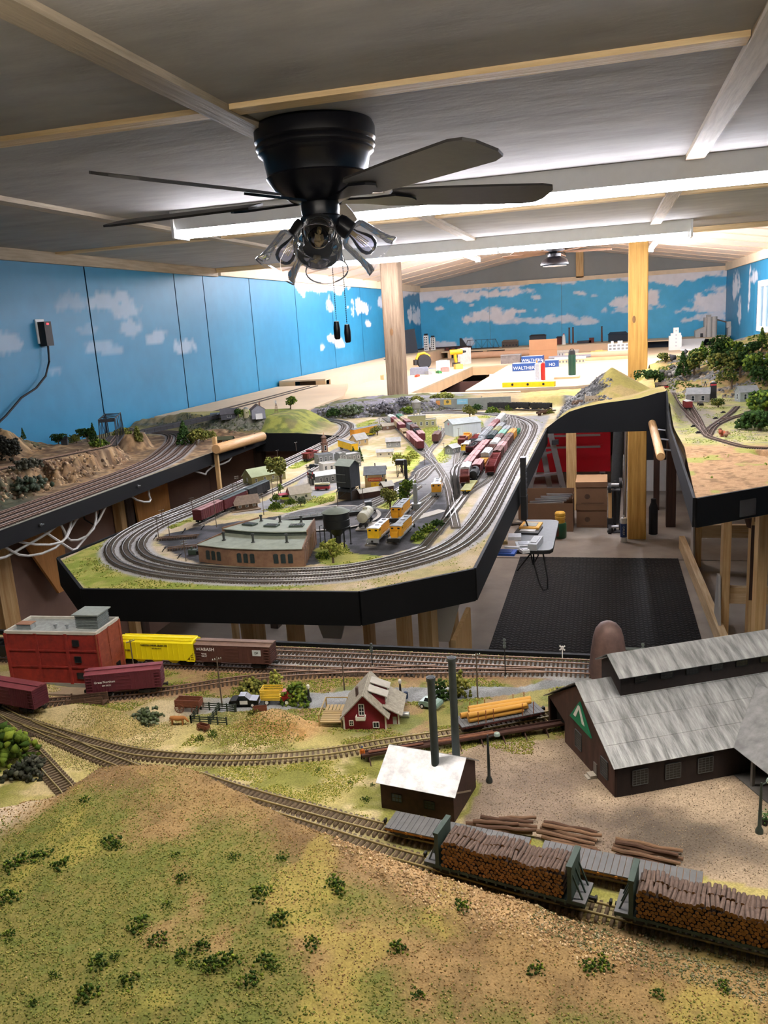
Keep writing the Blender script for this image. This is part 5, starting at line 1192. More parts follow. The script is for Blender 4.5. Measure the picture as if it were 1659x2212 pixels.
def pulp_car(label,p0,p1,lab2):
    t=place_car('bulkhead_flatcar',label,'freight car',p0,p1);L_=.178;w=.0175
    MB().box(-L_/2,L_/2,-w,w,.010,.0135).box(-L_/2+.02,L_/2-.02,-.006,.006,.005,.010).build('frame',grn,t)
    for s in (-1,1):
        for k in range(14):x=-L_/2+.02+k*.0106;MB().box(x-.001,x+.001,s*w-.001,s*w+.001,.0085,.0135).build('stake_pocket',grn,t)
    for s in (-1,1):
        x=s*(L_/2-.016);MB().box(x-.0022,x+.0022,-w,w,.0135,.052).box(x-.003,x+.003,-w-.001,w+.001,.0505,.0535).build('bulkhead',grn,t)
        b=MB()
        for y in (-.012,0,.012):b.bar((s*(L_/2-.004),y,.014),(x,y,.045),.0016)
        b.build('bulkhead_brace',grn,t)
        MB().box(min(s*L_/2,s*(L_/2-.013)),max(s*L_/2,s*(L_/2-.013)),-w,w,.0135,.0145).build('end_platform',slate,t)
    truck_pair(t,L_,inset=.022);couplers(t,L_)
    ld=thing('pulpwood_load',lab2,'log load',t.location,t.rotation_euler[2]);r=.0022;x0,x1=-L_/2+.0205,L_/2-.0205;n=int((x1-x0)/(2*r*.98))
    me=MB().cyl((0,-.0085,0),(0,.0085,0),r*.98,r*.9,7);me.mi=[1 if len(f)>4 else 0 for f in me.f];me=me.mesh('log',[logbark,logend])
    b=MB();mx=MB()
    for row in range(8):
        for k in range(n):
            for s in (-1,1):
                x=x0+r+k*2*r*.98+(r if row % 2 else 0);z=.0135+r+row*r*1.72
                if x>x1-r*.5:continue
                jy=random.uniform(-.0009,.0009);jz=random.uniform(-.0004,.0004);rr=r*random.uniform(.8,1.08)
                if row==7:
                    zt=.0018*math.sin(k*.5)+random.uniform(-.0008,.0010)
                    o=link('log',me,ld,(x,s*.0088+jy,z+zt));o.rotation_euler=(random.uniform(-.05,.05),random.uniform(0,6),random.uniform(-.12,.12))
                else:
                    q=len(b.f);b.cyl((x,s*.0003,z+jz),(x+random.uniform(-.0004,.0004),s*.0172+jy,z+jz),rr*.95,rr,7)
                    b.mi[q+7:q+9]=[1,1]
    o=b.build('lower_logs',[logbark,logend],ld);o['kind']='stuff'
    return t
pj0=left_first(*span(FG['J'],at(1098,1922),.176));pulp_car('green bulkhead flatcar nearest the shed, stacked with pulpwood',*pj0,'stack of short pulpwood logs on the left bulkhead car')
dv=(pj0[1]-pj0[0]).normalized();c1=(pj0[0]+pj0[1])/2+Vector((.1985*.985,-.1985*.19,0));pj1=left_first(*span(FG['J'],c1,.176));pulp_car('green bulkhead flatcar running off the right edge, stacked with pulpwood',*pj1,'stack of short pulpwood logs on the right bulkhead car')
org=mat('flat_orange','#b8792a',.7,0,.15,120)
pi0=left_first(*span(FG['I'],at(990,1828),.17));t=place_car('flatcar','empty orange-sided flatcar with slate deck behind the left pulpwood car','freight car',*pi0);flatcar(t,.168,org,slate)
c1=(pi0[0]+pi0[1])/2+Vector((.186*.985,-.186*.16,0));pi1=left_first(*span(FG['I'],c1,.17));t=place_car('flatcar','second empty slate-decked flatcar, showing between the pulpwood loads','freight car',*pi1);flatcar(t,.168,org,slate)
frb=mat('flat_brown','#5a2a26',.7,0,.15,120);pl0=left_first(*span(FG['E'],at(1083,1566),.125))
t=place_car('log_car','brown flatcar with upright stakes on the mill track','freight car',*pl0);flatcar(t,.132,frb,slate,planks=22)
stake_m=mat('stake_orange','#9a5a30',.7)
for x in (-.040,-.028,-.016,.030,.048):
    for s in (-1,1):MB().box(x-.0005,x+.0005,s*.0168-.0005,s*.0168+.0005,.012,.033).build('stake',stake_m,t)
lgy=mat('peeled_log','#cf9a3e',.65,0,.12,60,.1,None,(.2,1,1));lge=mat('peeled_log_end','#c58f45',.8,0,.2,150)
a_=t.rotation_euler[2]
for k,(y,z,x0,x1,r) in enumerate(((-.009,.0185,-.052,.034,.0042),(.000,.0180,-.050,.046,.0042),(.009,.0182,-.058,.05,.0042),(-.010,.0262,-.053,.040,.004),(-.001,.0264,-.048,.050,.0045),(.008,.0268,-.045,.054,.0042))):
    c=t.location+Vector((math.cos(a_)*0-math.sin(a_)*y,math.sin(a_)*0+math.cos(a_)*y,z));dq=random.uniform(-.05,.05)
    b=MB().cyl((x0,0,0),(x1,0,0),r,r*.85,10);b.mi=[1 if len(f)>4 else 0 for f in b.f]
    o=b.build('log',[lgy,lge],None,True,c,a_+dq*.6);tag(o,('lower front','lower middle','lower rear','upper front','upper middle','upper rear')[k]+' thick yellow peeled log on the log car','log','yellow logs on the log car')
a0,a1=at(782,1640),at(1222,1569);d_=(a1-a0);Lq=d_.length
t=thing('log_conveyor','long low brown log conveyor leading into the mill door','conveyor',(a0.x,a0.y,1.195),rot_of(a0,a1));rusty=mat('conveyor_brown','#4a302a',.85,0,.25,200)
MB().box(0,Lq,-.006,.006,.010,.0115).box(0,Lq,-.0068,-.0058,.0115,.0145).box(0,Lq,.0058,.0068,.0115,.0145).build('trough',rusty,t)
for k in range(9):x=Lq*(k+.3)/9.3;MB().box(x-.001,x+.001,-.005,.005,0,.010).bar((x,-.005,.009),(x,-.016,0),.0014).build('trestle',rusty,t)
a_=rot_of(a0,a1)
for k,(x0,x1,y,cl) in enumerate(((.01,.09,0,'#7d5140'),(.10,.20,-.002,'#8a5c45'),(.105,.195,.0025,'#6d4636'),(.21,.30,-.001,'#7a4c3c'),(.31,.40,.0,'#84594a'),(.225,.31,.003,'#8d6a50'))):
    c=Vector((a0.x,a0.y,1.2083))+Vector((math.cos(a_)*(x0+x1)/2-math.sin(a_)*y,math.sin(a_)*(x0+x1)/2+math.cos(a_)*y,0))
    if x1>Lq-.03:continue
    tag(MB().cyl((-(x1-x0)/2,0,.001),((x1-x0)/2,0,.001),.0021,.0018,8).build('log',mat('wet_log%d' % k,cl,.85,0,.2,200),None,True,c,a_),('first','second','third','fourth','fifth','sixth')[k]+' thin brown log from the left in the conveyor trough','log','logs in the conveyor')
bk=[mat('log_bark%d' % k,c,.95,0,.25,160,.4,None,(.2,1,1)) for k,c in enumerate(('#6b503f','#7a5e4a','#5d4436','#866850'))]
ORD=('farthest','second farthest','third farthest','fourth','fifth','sixth','seventh','eighth')
def pile(L_,label,group):
    L_=sorted(L_,key=lambda q:q[0][1]+q[1][1])
    for k,(pa,pb,z) in enumerate(L_):log_at(pa,pb,('nearest' if k==len(L_)-1 else ORD[k])+' '+label,group,z=z)
def log_at(pa,pb,label,group,r=.0026,z=0.0):
    a,b_=at(*pa,1.199+z),at(*pb,1.199+z);c=(a+b_)/2;L_=(b_-a).length
    bb=MB();n=6;bb.tube([(-L_/2+L_*k/n,.0008*math.sin(k*1.7+pa[0]),.0006*math.cos(k*2.1+pb[1])) for k in range(n+1)],[r*(1.05-.25*k/n) for k in range(n+1)],8)
    c.z+=r*.6
    tag(bb.build('log',bk[random.randrange(4)],None,True,c,rot_of(a,b_)),label,'log',group)
g1,g2,g3='bark logs in the short pile by the shed','bark logs in the middle pile','bark logs in the right pile'
pile((((1038,1768),(1152,1778),0),((1078,1770),(1158,1768),0),((1022,1776),(1120,1783),.004),((1006,1782),(1096,1784),0),((1028,1787),(1160,1797),.004),((1050,1799),(1130,1796),0),((1096,1783),(1160,1788),0),((1030,1794),(1150,1802),0)),'bark log in the short pile beside the brown shed',g1)
pile((((1175,1778),(1290,1800),0),((1172,1784),(1300,1808),.004),((1168,1790),(1290,1818),0),((1160,1797),(1285,1826),.004),((1175,1803),(1296,1842),0),((1170,1810),(1290,1836),0),((1190,1822),(1275,1838),0)),'bark log in the middle pile by the mill yard',g2)
pile((((1330,1814),(1475,1842),0),((1330,1820),(1465,1850),.004),((1325,1828),(1476,1858),0),((1322,1836),(1470,1868),.004),((1330,1846),(1460,1874),0),((1345,1855),(1440,1876),0)),'bark log in the pile past the grass clump',g3)
for px,py,h,ar,lab in ((290,1450,.062,1,'utility pole in front of the yellow hopper car'),(480,1526,.088,1,'tall utility pole behind the green corral'),(744,1490,.063,0,'bare pole left of the red house roof'),(1032,1508,.078,1,'utility pole by the road, right of the twin stacks')):
    pole(lab,at(px,py,1.196),h,ar,ang=random.uniform(.6,1.0))
for px,py,h,lab in ((805,1442,.046,'black signal mast with three discs behind the red house'),(1092,1466,.072,'slim black signal mast beside the road right of the stacks'),(1388,1460,.058,'black signal mast behind the mill roof')):
    t=thing('signal_mast',lab,'signal',at(px,py,1.196));MB().cyl((0,0,-.002),(0,0,h),.0009,n=8).build('mast',black_m,t)
    for k in range(3):MB().cyl((0,.001,h-.002-k*.006),(0,-.0012,h-.002-k*.006),.0028,n=12).build('signal_head',mat('signal_grey','#4b5350',.6),t)
    MB().box(-.002,.002,-.002,.002,-.002,.004).build('base',conc_m,t)
t=thing('crossbuck_sign','white railroad crossbuck sign at the grade crossing','sign',at(1215,1426,1.196));MB().cyl((0,0,-.002),(0,0,.027),.0009,n=8).build('post',white_m,t)
for s in (-1,1):MB().cbox((0,-.001,.0235),.0125,.0008,.0024,ry=s*.75).build('blade',white_m,t)
street_lamp('tall dark street lamp on the dirt beside the brown shed',at(1057,1690,1.195),.068,mat('lamp_black','#2c302f',.6),.35)
street_lamp('green street lamp with pale shade at the right edge of the mill yard',at(1640,1800,1.195),.064,mat('lamp_green','#3a453d',.5),.6)
street_lamp('black globe lamp by the bushy corner of the road',at(668,1516,1.195),.026,black_m,0,False);street_lamp('black globe lamp at the right end of the red house',at(866,1510,1.195),.030,black_m,0,False)
def auto(label,loc,ang,body,top,glass=None,L_=.055,doorc=None):
    t=thing('car',label,'car',loc,ang);w=.0105;hl=L_/2;tire=mat('tire','#131313',.8,0,0);chrome=mat('chrome','#d5d7da',.2,.9,0)
    sec=[(-hl,.004),(hl,.004),(hl,.009),(hl*.9,.0115),(hl*.45,.0125),(-hl*.45,.0125),(-hl*.9,.0115),(-hl,.009)]
    MB().extr([(x,-w,z) for x,z in sec],(0,2*w,0)).build('body',body,t)
    MB().extr([(hl*.42,-w*.85,.0122),(-hl*.48,-w*.85,.0122),(-hl*.3,-w*.8,.0185),(hl*.12,-w*.8,.0185)],(0,1.7*w,0)).build('cabin',glass or dark_glass,t)
    MB().box(-hl*.31,hl*.13,-w*.8,w*.8,.0182,.0192).build('roof',top,t)
    for x in (-hl*.6,hl*.6):
        for s in (-1,1):
            q=MB().cyl((x,s*w-.001*s,.004),(x,s*w+.001*s,.004),.004,n=12).build('wheel',tire,t);MB().cyl((x,s*w+.001*s,.004),(x,s*w+.0014*s,.004),.0022,n=10).build('hubcap',white_m,q)
    for s in (-1,1):MB().box(s*hl-.0012,s*hl+.0012,-w*.95,w*.95,.004,.0065).build('bumper',chrome,t)
    if doorc:
        for s in (-1,1):MB().box(-.006,.007,s*w-.0004,s*w+.0004,.0055,.0118).build('door',doorc,t)
    return t
blk=mat('car_black','#0e0f12',.25,0,0);auto('black police car with white doors on the model road',at(530,1522,1.1965),.18,blk,blk,None,.050,white_m)
auto('small silver-green car parked in the grass right of the red house',at(931,1527,1.1965),-.3,mat('car_sage','#7f9a90',.3),mat('car_sage','#7f9a90'),None,.034)
t=thing('stake_truck','red cab truck with yellow slatted bed on the model road','truck',at(602,1517,1.1965),.12)
MB().box(.008,.026,-.009,.009,.005,.012).extr([(.008,-.0085,.012),(.020,-.0085,.012),(.016,-.0085,.021),(.008,-.0085,.021)],(0,.017,0)).build('cab',mat('truck_red','#b52a2a',.4),t)
ys_=mat('slat_yellow','#d8b52c',.6);MB().box(-.027,.006,-.0115,.0115,.0085,.010).build('bed',ys_,t)
for s in (-1,1):
    for k in range(4):MB().box(-.027,.006,s*.0115-.0005,s*.0115+.0005,.0115+k*.004,.0140+k*.004).build('slat',ys_,t)
for k in range(4):MB().box(-.0275,-.0265,-.0115,.0115,.0115+k*.004,.0140+k*.004).build('slat',ys_,t)
for x in (-.017,.017):
    for s in (-1,1):q=MB().cyl((x,s*.0085,.0048),(x,s*.0112,.0048),.0048,n=14).build('wheel',mat('tire','#131313'),t);MB().cyl((x,s*.0112,.0048),(x,s*.0117,.0048),.003,n=12).build('hubcap',white_m,q)
wd=mat('wagon_wood','#7a4630',.85,0,.2,200)
def wagon(label,loc,ang,s=1.0):
    t=thing('wagon',label,'wagon',loc,ang);t.scale=(s,s,s)
    MB().box(-.020,.020,-.008,.008,.008,.0095).build('bed',wd,t)
    for q in (-1,1):
        for k in range(3):MB().box(-.020,.020,q*.008-.0006,q*.008+.0006,.0098+k*.0036,.0130+k*.0036).build('side_board',wd,t)
    for q in (-1,1):MB().box(q*.020-.0006,q*.020+.0006,-.008,.008,.0098,.019).build('end_board',wd,t)
    for x,r in ((-.012,.0075),(.014,.006)):
        for q in (-1,1):
            b=MB();n=16
            for k in range(n):a0_,a1_=2*math.pi*k/n,2*math.pi*(k+1)/n;b.bar((x+r*math.cos(a0_),q*.0105,r+r*math.sin(a0_)),(x+r*math.cos(a1_),q*.0105,r+r*math.sin(a1_)),.0009)
            for k in range(4):a0_=math.pi*k/4;b.bar((x-r*math.cos(a0_),q*.0105,r-r*math.sin(a0_)),(x+r*math.cos(a0_),q*.0105,r+r*math.sin(a0_)),.0006)
            b.build('wheel',wd,t)
        MB().cyl((x,-.0105,r),(x,.0105,r),.0007,n=6).build('axle',wd,t)
    return t
wagon('brown high-sided farm wagon beside the road',at(410,1534,1.196),.05,1.05);wagon('small dark cart half hidden behind the yellow-bed truck',at(562,1540,1.196),.3,.55);wagon('broken low cart near the front of the corral',at(440,1577,1.196),-.3,.5)
fg_=mat('fence_green','#2f3a2c',.85,0,.2,200);t=thing('corral_fence','dark green rail corral with two pens near the cow','fence',at(465,1548,1.196))
def rel(px,py):return at(px,py,1.196)-t.location
for a,b_ in (((413,1562),(434,1532)),((434,1532),(510,1537)),((413,1562),(490,1566)),((455,1564),(474,1534)),((474,1534),(508,1538))):
    pa,pb=rel(*a),rel(*b_)
    for z in (.004,.008,.0115):MB().bar(pa+Vector((0,0,z)),pb+Vector((0,0,z)),.0006,.0016).build('rail',fg_,t)
    n=max(2,int((pb-pa).length/.018)+1)
    for k in range(n+1):q=pa+(pb-pa)*k/n;MB().box(q.x-.0009,q.x+.0009,q.y-.0009,q.y+.0009,-.002,.0135).build('post',fg_,t)
t=thing('cow_figurine','tan model cow standing by the corral','cow',at(385,1566,1.196),.15)
cm=mat('cow_tan','#a8703c',.85,0,.15,150)
b=MB();b.tube([(-.0125,0,.0115),(-.011,0,.0125),(-.006,0,.0122),(0,0,.0115),(.006,0,.0118),(.010,0,.0125),(.013,0,.0118),(.0155,0,.0090),(.0170,0,.0065),(.0178,0,.0048)],[.0012,.0032,.0038,.0042,.0040,.0034,.0024,.0018,.0017,.0009],10)
for x,y in ((-.0095,-.002),(-.0095,.002),(.008,-.002),(.008,.002)):b.tube([(x,y,.011),(x+(.0006 if x<0 else 0),y,.006),(x-(.0004 if x<0 else 0),y,0)],[.0018,.0009,.0008],7)
b.tube([(-.0126,0,.0125),(-.0136,0,.010),(-.0135,0,.006)],.0004,5)
for s in (-1,1):b.tube([(.0150,s*.0012,.0098),(.0152,s*.0032,.0102)],[.0007,.0003],5)
b.build('body',cm,t,True)
t=thing('person','tiny model worker in orange vest and dark trousers by the conveyor','person',at(784,1641,1.196),-1.2)
b=MB();
for s in (-1,1):b.tube([(0,s*.0016,0),(.0005,s*.0016,.0045),(0,s*.0011,.0092)],[.0011,.0012,.0015],7)
b.tube([(0,0,.009),(0,0,.0125),(0,0,.0155),(0,0,.0168)],[.0018,.0021,.0023,.0010],9)
for s in (-1,1):b.tube([(0,s*.0024,.0157),(.0004,s*.0032,.0125),(.0022,s*.0028,.0098)],[.0009,.0008,.0006],6)
b.tube([(0,0,.0165),(.0002,0,.0178),(.0003,0,.0192),(.0002,0,.0202)],[.0007,.0014,.0015,.0007],8)
nv=b.v;b.mi=[(0 if sum(nv[i][2] for i in f)/len(f)<.0094 else (1 if sum(nv[i][2] for i in f)/len(f)<.0168 else 2)) for f in b.f]
b.build('body',[mat('trouser','#20242c',.9),mat('vest_orange','#d8782a',.8),mat('skin','#c99a7a',.7)],t,True)
MB().lathe([(.0016,.0196),(.0020,.0197),(.0014,.0210),(0,.0214)],10).build('cap',mat('cap_blue','#3a4a6a',.8),t,True)
tag(MB().cyl((-.012,0,.004),(.012,0,.004),.0042,n=16).build('oil_tank',silver_m,None,True,at(868,1548,1.197),.05),'small silver tank lying in the grass beside the red house','tank')
t=thing('barrel','dark blue barrel on the road by the globe lamp','barrel',at(877,1508,1.1965));MB().lathe([(0,0),(.0034,0),(.0038,.002),(.0038,.0085),(.0032,.011),(.0015,.012),(0,.012)],14).build('drum',mat('barrel_blue','#1f3350',.5),t,True)
t=thing('switch_stand','black track switch machine beyond the red house','switch',at(883,1461,1.197));MB().box(-.008,.008,-.003,.003,0,.003).cyl((-.004,0,.003),(-.004,0,.0065),.002,n=8).cyl((.003,0,.003),(.003,0,.005),.003,n=8).build('machine',black_m,t)
t=thing('cattle_ramp','weathered timber loading ramp beside the maroon boxcar','ramp',at(192,1527,1.197),.18);rw=mat('ramp_wood','#5f4636',.9,0,.25,200)
for k in range(5):
    for s in (-1,1):MB().bar((-.034,s*.010,.003+k*.0032),(.030,s*.010,.008+k*.0034),.0007,.0022).build('board',rw,t)
for x in (-.033,0,.03):
    for s in (-1,1):MB().box(x-.001,x+.001,s*.0112-.001,s*.0112+.001,0,.02+.06*max(0,x)).build('post',rw,t)
for k in range(12):x=-.032+k*.0054;MB().box(x,x+.0045,-.0095,.0095,.0035+.08*(x+.034),.0042+.08*(x+.034)).build('plank',rw,t)
tag(MB().box(-.09,.09,-.014,.014,0,.007).build('loading_dock',mat('dock_tan','#9d8b76',.9,0,.1,90),None,False,at(150,1500,1.196),.06),'low concrete loading dock along the front of the red warehouse','dock')
t=thing('timber_pile','two short dark ties lying beside the left track','timber',at(75,1590,1.197),.55)
for s in (-1,1):MB().box(-.016,.016,s*.0025-.0018,s*.0025+.0018,0,.003).build('tie',tie_m,t)
t=thing('flower_pot','dark pot of green plants beside the right street lamp','plant',at(1652,1782,1.196));MB().lathe([(0,0),(.003,0),(.004,.008),(.0035,.008),(0,.0075)],12).build('pot',black_m,t,True)
link('leaves',clump_mesh('leaves',RNG.normal(size=(60,3))*.0028+np.array([0,0,.012]),RNG.uniform(.0008,.0016,60),jitcol(['#6f8f5a','#4f7a3a','#9fb090'],60),foam_m),t)
for k,(px,py,w,h,c,lab) in enumerate((
  (545,1496,.055,.028,OLIVE,'low olive bush left of the yellow-bed truck'),(596,1488,.026,.040,YELG,'upright yellow-green bush below the brown boxcar'),(640,1517,.050,.036,GREENS,'dense green bush between truck and red house'),
  (318,1560,.050,.026,GREYG,'grey-green bush below the road at the left'),(990,1505,.040,.052,OLIVE,'tall olive tree behind the twin stacks'),(955,1510,.030,.040,DARKG,'dark green bush left of the twin stacks'),
  (548,1545,.024,.012,OLIVE,'small olive bush behind the sandy mound'),(5,1640,.10,.055,GREENS,'big green shrub mass at the left edge beside the steep track'),(60,1672,.06,.022,['#3f4038','#55564a','#2f3328'],'grey scrub at the foot of the left track'),
  (460,1590,.016,.012,GREENS,'small green tuft left of the sandy mound'),(432,1598,.014,.010,GREENS,'tiny green tuft above the curved track'),(575,1585,.014,.010,GREENS,'tiny green tuft on the sandy mound'))):
    bush(lab,at(px,py,1.196),w,h,c,n=200 if w>.04 else 110)
tf=[]
_tuft=[(185,1737),(688,1668),(805,1698),(757,1697),(790,1732),(560,1935),(605,1990),(610,1862),(720,1912),(674,2044),(250,2068),(395,2075),(420,2090),(440,2060),(470,2085),(500,2080),(575,2080),(590,2100),(455,2105),(250,1835),(60,1860),(30,1875),(95,1855),(20,1950),(380,1855),(395,1910),(130,1875),(280,2130),(120,2110),(190,2160),(215,2090),(1160,2095),(1270,2100),(1300,2090),(900,2155),(1000,1960),(730,1930),(860,2060),(505,1855),(240,1825),(345,2040),(360,1960),(20,2025),(540,2135),(1420,2150),(1560,2140),(75,2170),(300,2005)]
for k,(px,py) in enumerate(_tuft):
    w=RNG.uniform(.008,.017);s_=.7 if py<1760 else 1.0
    bush('small dark green foam tuft in the hill grass',hit(z_fg,FGP,px,py,.35,1.35),w*s_*1.5,w*.75*s_,GREENS+DARKG[:2],'foam tufts on the grassy hill',60)
def d_hill(x,y):
    n1=fbm(x*8,y*8,21);n2=fbm(x*25,y*25,22);d=np.interp(x,CRX,CRY)-y
    g=sstep(.02,.13,d+.16*(n1-.5))*sstep(.36,.56,n1*.5+n2*.5+.06);return .04+.96*g
def below(x,y):return np.interp(x,CRX,CRY)-y
foam_patch('hill_grass','short green foam grass on the foreground hill',[(-1.0,.40),(.45,.40),(.45,.75),(.1,.70),(-.15,.76),(-.4,.90),(-.6,.94),(-1.0,.80)],z_fg,52000,['#7f8640','#92914c','#6a7838','#9a9452','#6f7a3c'],(.0007,.0015),dens=lambda x,y:d_hill(x,y)*(below(x,y)>-.01))
foam_patch('hill_straw','straw and tan turf crumbs on the crown of the hill',[(-1.0,.40),(.45,.40),(.45,.75),(.1,.70),(-.15,.76),(-.4,.90),(-.6,.94),(-1.0,.80)],z_fg,24000,['#a8865a','#b59668','#967850','#c0a678','#87704a'],(.0006,.0014),dens=lambda x,y:(1.02-d_hill(x,y))*(below(x,y)>-.02))
foam_patch('hill_gravel','pale gravel strewn down the right shoulder of the hill',[(-.36,.80),(-.2,.70),(.02,.66),(.04,.74),(-.1,.76),(-.3,.86)],z_fg,2600,['#c6a67e','#b99a78','#d3bb98','#a88a66'],(.0009,.0024),dens=lambda x,y:sstep(.06,.0,np.abs(below(x,y)-.012)))
foam_patch('verge_grass','patchy green foam along the far tracks and the model road',[(-1.0,1.09),(.1,1.09),(.1,1.402),(-1.0,1.402)],z_fg,26000,['#6f7f30','#8a9238','#a39d52','#5d6f2a','#7d6a48'],(.0008,.002),dens=lambda x,y:sstep(.44,.56,fbm(x*14,y*20,141))*(dist_to(x,y,FG.values())>.02)*(~inpoly(x,y,_pol_road))+.9*(np.abs(y-1.392)<.008))
foam_patch('meadow_foam','yellow-green foam on the meadow between curved track and shed',[(-.62,.93),(-.2,.86),(-.27,.98),(-.3,1.03),(-.5,.97)],z_fg,9000,['#a8a04e','#8f9440','#c0b56c','#74822f'],(.0007,.0016),dens=lambda x,y:sstep(.4,.6,fbm(x*20,y*20,151))*(dist_to(x,y,FG.values())>.014)*(below(x,y)<0))
foam_patch('bank_grass','green foam on the slope below the red house',[(-.62,1.0),(-.1,1.06),(-.1,1.16),(-.3,1.11),(-.42,1.09),(-.62,1.08)],z_fg,8000,['#8f9440','#a39d52','#6f7f30','#7a6c3a'],(.0008,.0018),dens=lambda x,y:sstep(.38,.55,fbm(x*18,y*18,161))*(dist_to(x,y,FG.values())>.018))
foam_patch('sand_crumbs','pale sand and straw crumbs on the bank around the left tracks',[(-1.1,.92),(-.6,.92),(-.45,1.0),(-.45,1.13),(-.7,1.16),(-1.1,1.16)],z_fg,14000,['#cdbb92','#b5a572','#a39a5c','#93815a','#7f8548'],(.0006,.0015),dens=lambda x,y:sstep(.38,.6,fbm(x*16,y*16,231))*(dist_to(x,y,FG.values())>.014)*(below(x,y)<-.01)*(~inpoly(x,y,_pol_road)))
foam_patch('yard_grit','grey and tan grit on the mill yard',_pol_yard[:7]+[(.3,.85),(.2,.82)]+_pol_yard[8:],z_fg,9000,['#a8947a','#8d7c6a','#77695c','#bba88c'],(.0004,.0010),dens=lambda x,y:(below(x,y)<-.01)*.8+0*x)
foam_patch('track_verge','grey-green gravel between the hill and the nearest track',[(-.08,.70),(.4,.6),(.4,.68),(.15,.72),(-.06,.76)],z_fg,4000,['#8d8a6c','#767a52','#a39a80','#5f6640'],(.0007,.0018),dens=lambda x,y:(below(x,y)<.03)*(dist_to(x,y,FG.values())>.012)*1.0)
# ================================================================== PENINSULA: ROUNDHOUSE AND ENGINE FACILITY
PZ=1.196
def P(px,py):return at(px,py,PZ)
TC=Vector((-.862,2.44,PZ))
rb=mat('round_brick','#96755c',.85,0,0,60,.12,'#7d5d4a');rroof=mat('round_roof','#a3ab9b',.85,0,.14,50,.1);rwin=mat('arch_frame','#3a423c',.7)
t=thing('roundhouse','tan brick roundhouse with pale green roof and arched windows','building',TC)
A0,A1,NS=math.radians(-112.4),math.radians(-78.4),3;RO,RM,RI=.533,.43,.30;HE,HM0,HM1,HI=.049,.058,.073,.068
def pol(r,a,z):return Vector((r*math.cos(a),r*math.sin(a),z))
for k in range(NS):
    a0,a1=A0+(A1-A0)*k/NS,A0+(A1-A0)*(k+1)/NS
    MB().add([pol(RO,a0,0),pol(RO,a1,0),pol(RO,a1,HE),pol(RO,a0,HE),pol(RO-.003,a0,0),pol(RO-.003,a1,0),pol(RO-.003,a1,HE),pol(RO-.003,a0,HE)],[(0,1,2,3),(7,6,5,4),(3,2,6,7),(0,4,5,1)]).build('outer_wall',rb,t)
    MB().slab(pol(RO+.005,a0,HE+.001),pol(RO+.005,a1,HE+.001),pol(RM,a1,HM0),pol(RM,a0,HM0),.002).build('lower_roof',rroof,t)
    MB().add([pol(RM+.004,a0,HM0-.001),pol(RM+.004,a1,HM0-.001),pol(RM+.004,a1,HM1-.002),pol(RM+.004,a0,HM1-.002)],[(0,1,2,3)]).build('clerestory',mat('clerestory','#4a534d',.6,0,.2,80),t)
    MB().slab(pol(RM+.010,a0,HM1-.002),pol(RM+.010,a1,HM1-.002),pol(RI,a1,HI),pol(RI,a0,HI),.0025).build('upper_roof',rroof,t)
    am=(a0+a1)/2;n_=pol(1,am,0)
    for q in (-1,0,1):
        tang=Vector((-math.sin(am),math.cos(am),0));rr=RO*math.cos((a1-a0)/2)
        c=n_*(rr+.0006)+tang*q*.0195*-1;b=MB();w2,h0,h1=.0062,.011,.033
        arch=[(-w2,h0),(w2,h0),(w2,h1)]+[(w2*math.cos(th),h1+w2*.5*math.sin(th)) for th in (.5,1.0,1.57,2.14,2.64)]+[(-w2,h1)]
        b.extr([c+tang*x+Vector((0,0,z)) for x,z in arch],n_*.0008)
        o=b.build('arched_window',mat('arch_glass','#2c3a3c',.35,0,.2,90),t);b=MB()
        for x in (-w2,0,w2):b.bar(c+tang*x+n_*.001+Vector((0,0,h0)),c+tang*x+n_*.001+Vector((0,0,h1)),.0007)
        for z in (h0,.017,.0225,.028,h1):b.bar(c-tang*w2+n_*.001+Vector((0,0,z)),c+tang*w2+n_*.001+Vector((0,0,z)),.0007)
        b.build('muntins',rwin,o)
    st_=MB();c=pol(.485,am,.052);st_.lathe([(.006,-.003),(.006,.002),(.0032,.004),(.003,.019),(.0045,.020),(.0045,.025),(0,.026)],12,c);st_.build('roof_vent',mat('vent_dark','#3c403d',.7),t,True)
    c=pol(.325,am,.066);MB().lathe([(.006,-.001),(.006,.003),(.0032,.005),(.003,.016),(.0045,.017),(.0045,.021),(0,.022)],12,c).build('roof_vent',mat('vent_dark','#3c403d'),t,True)
    c=pol(.375,am,.0725);sk=MB().cbox((0,0,0),.040,.024,.004).build('skylight',mat('skylight_frame','#4c5a50',.7),t,loc=c,rz=am+math.pi/2);sk.rotation_euler=(0,.0,am+math.pi/2)
    for q in range(6):MB().box(-.018+q*.0061,-.0135+q*.0061,-.010,.010,.002,.0026).build('pane',dark_glass,sk)
for a in (A0,A1):
    tw=pol(1,a,0);b=MB();d=Vector((-tw.y,tw.x,0))*.0015*(1 if a==A1 else -1)
    b.extr([pol(RI,a,0),pol(RO,a,0),pol(RO,a,HE+.003),pol(RM+.012,a,HM0+.003),pol(RM+.012,a,HM1+.002),pol(RI,a,HI+.004)],d*2);b.build('end_wall',rb,t)
    b=MB()
    for q in range(8):r=RI+.012+q*.030;b.extr([pol(r,a,0)+d*2,pol(r+.006,a,0)+d*2,pol(r+.006,a,.046)+d*2,pol(r,a,.046)+d*2],d*1.2)
    b.build('buttresses',rb,t)
b=MB()
for k in range(NS+1):a=A0+(A1-A0)*k/NS;b.bar(pol(RI,a,0),pol(RI,a,HI),.006)
b.build('front_posts',rb,t)
t=thing('turntable','engine turntable in a round pit behind the roundhouse','turntable',TC,math.radians(28))
MB().lathe([(.166,.001),(.172,.004),(.160,.004),(.158,.002),(.166,.001)],40,closed=True).build('pit_wall',conc_m,t,True)
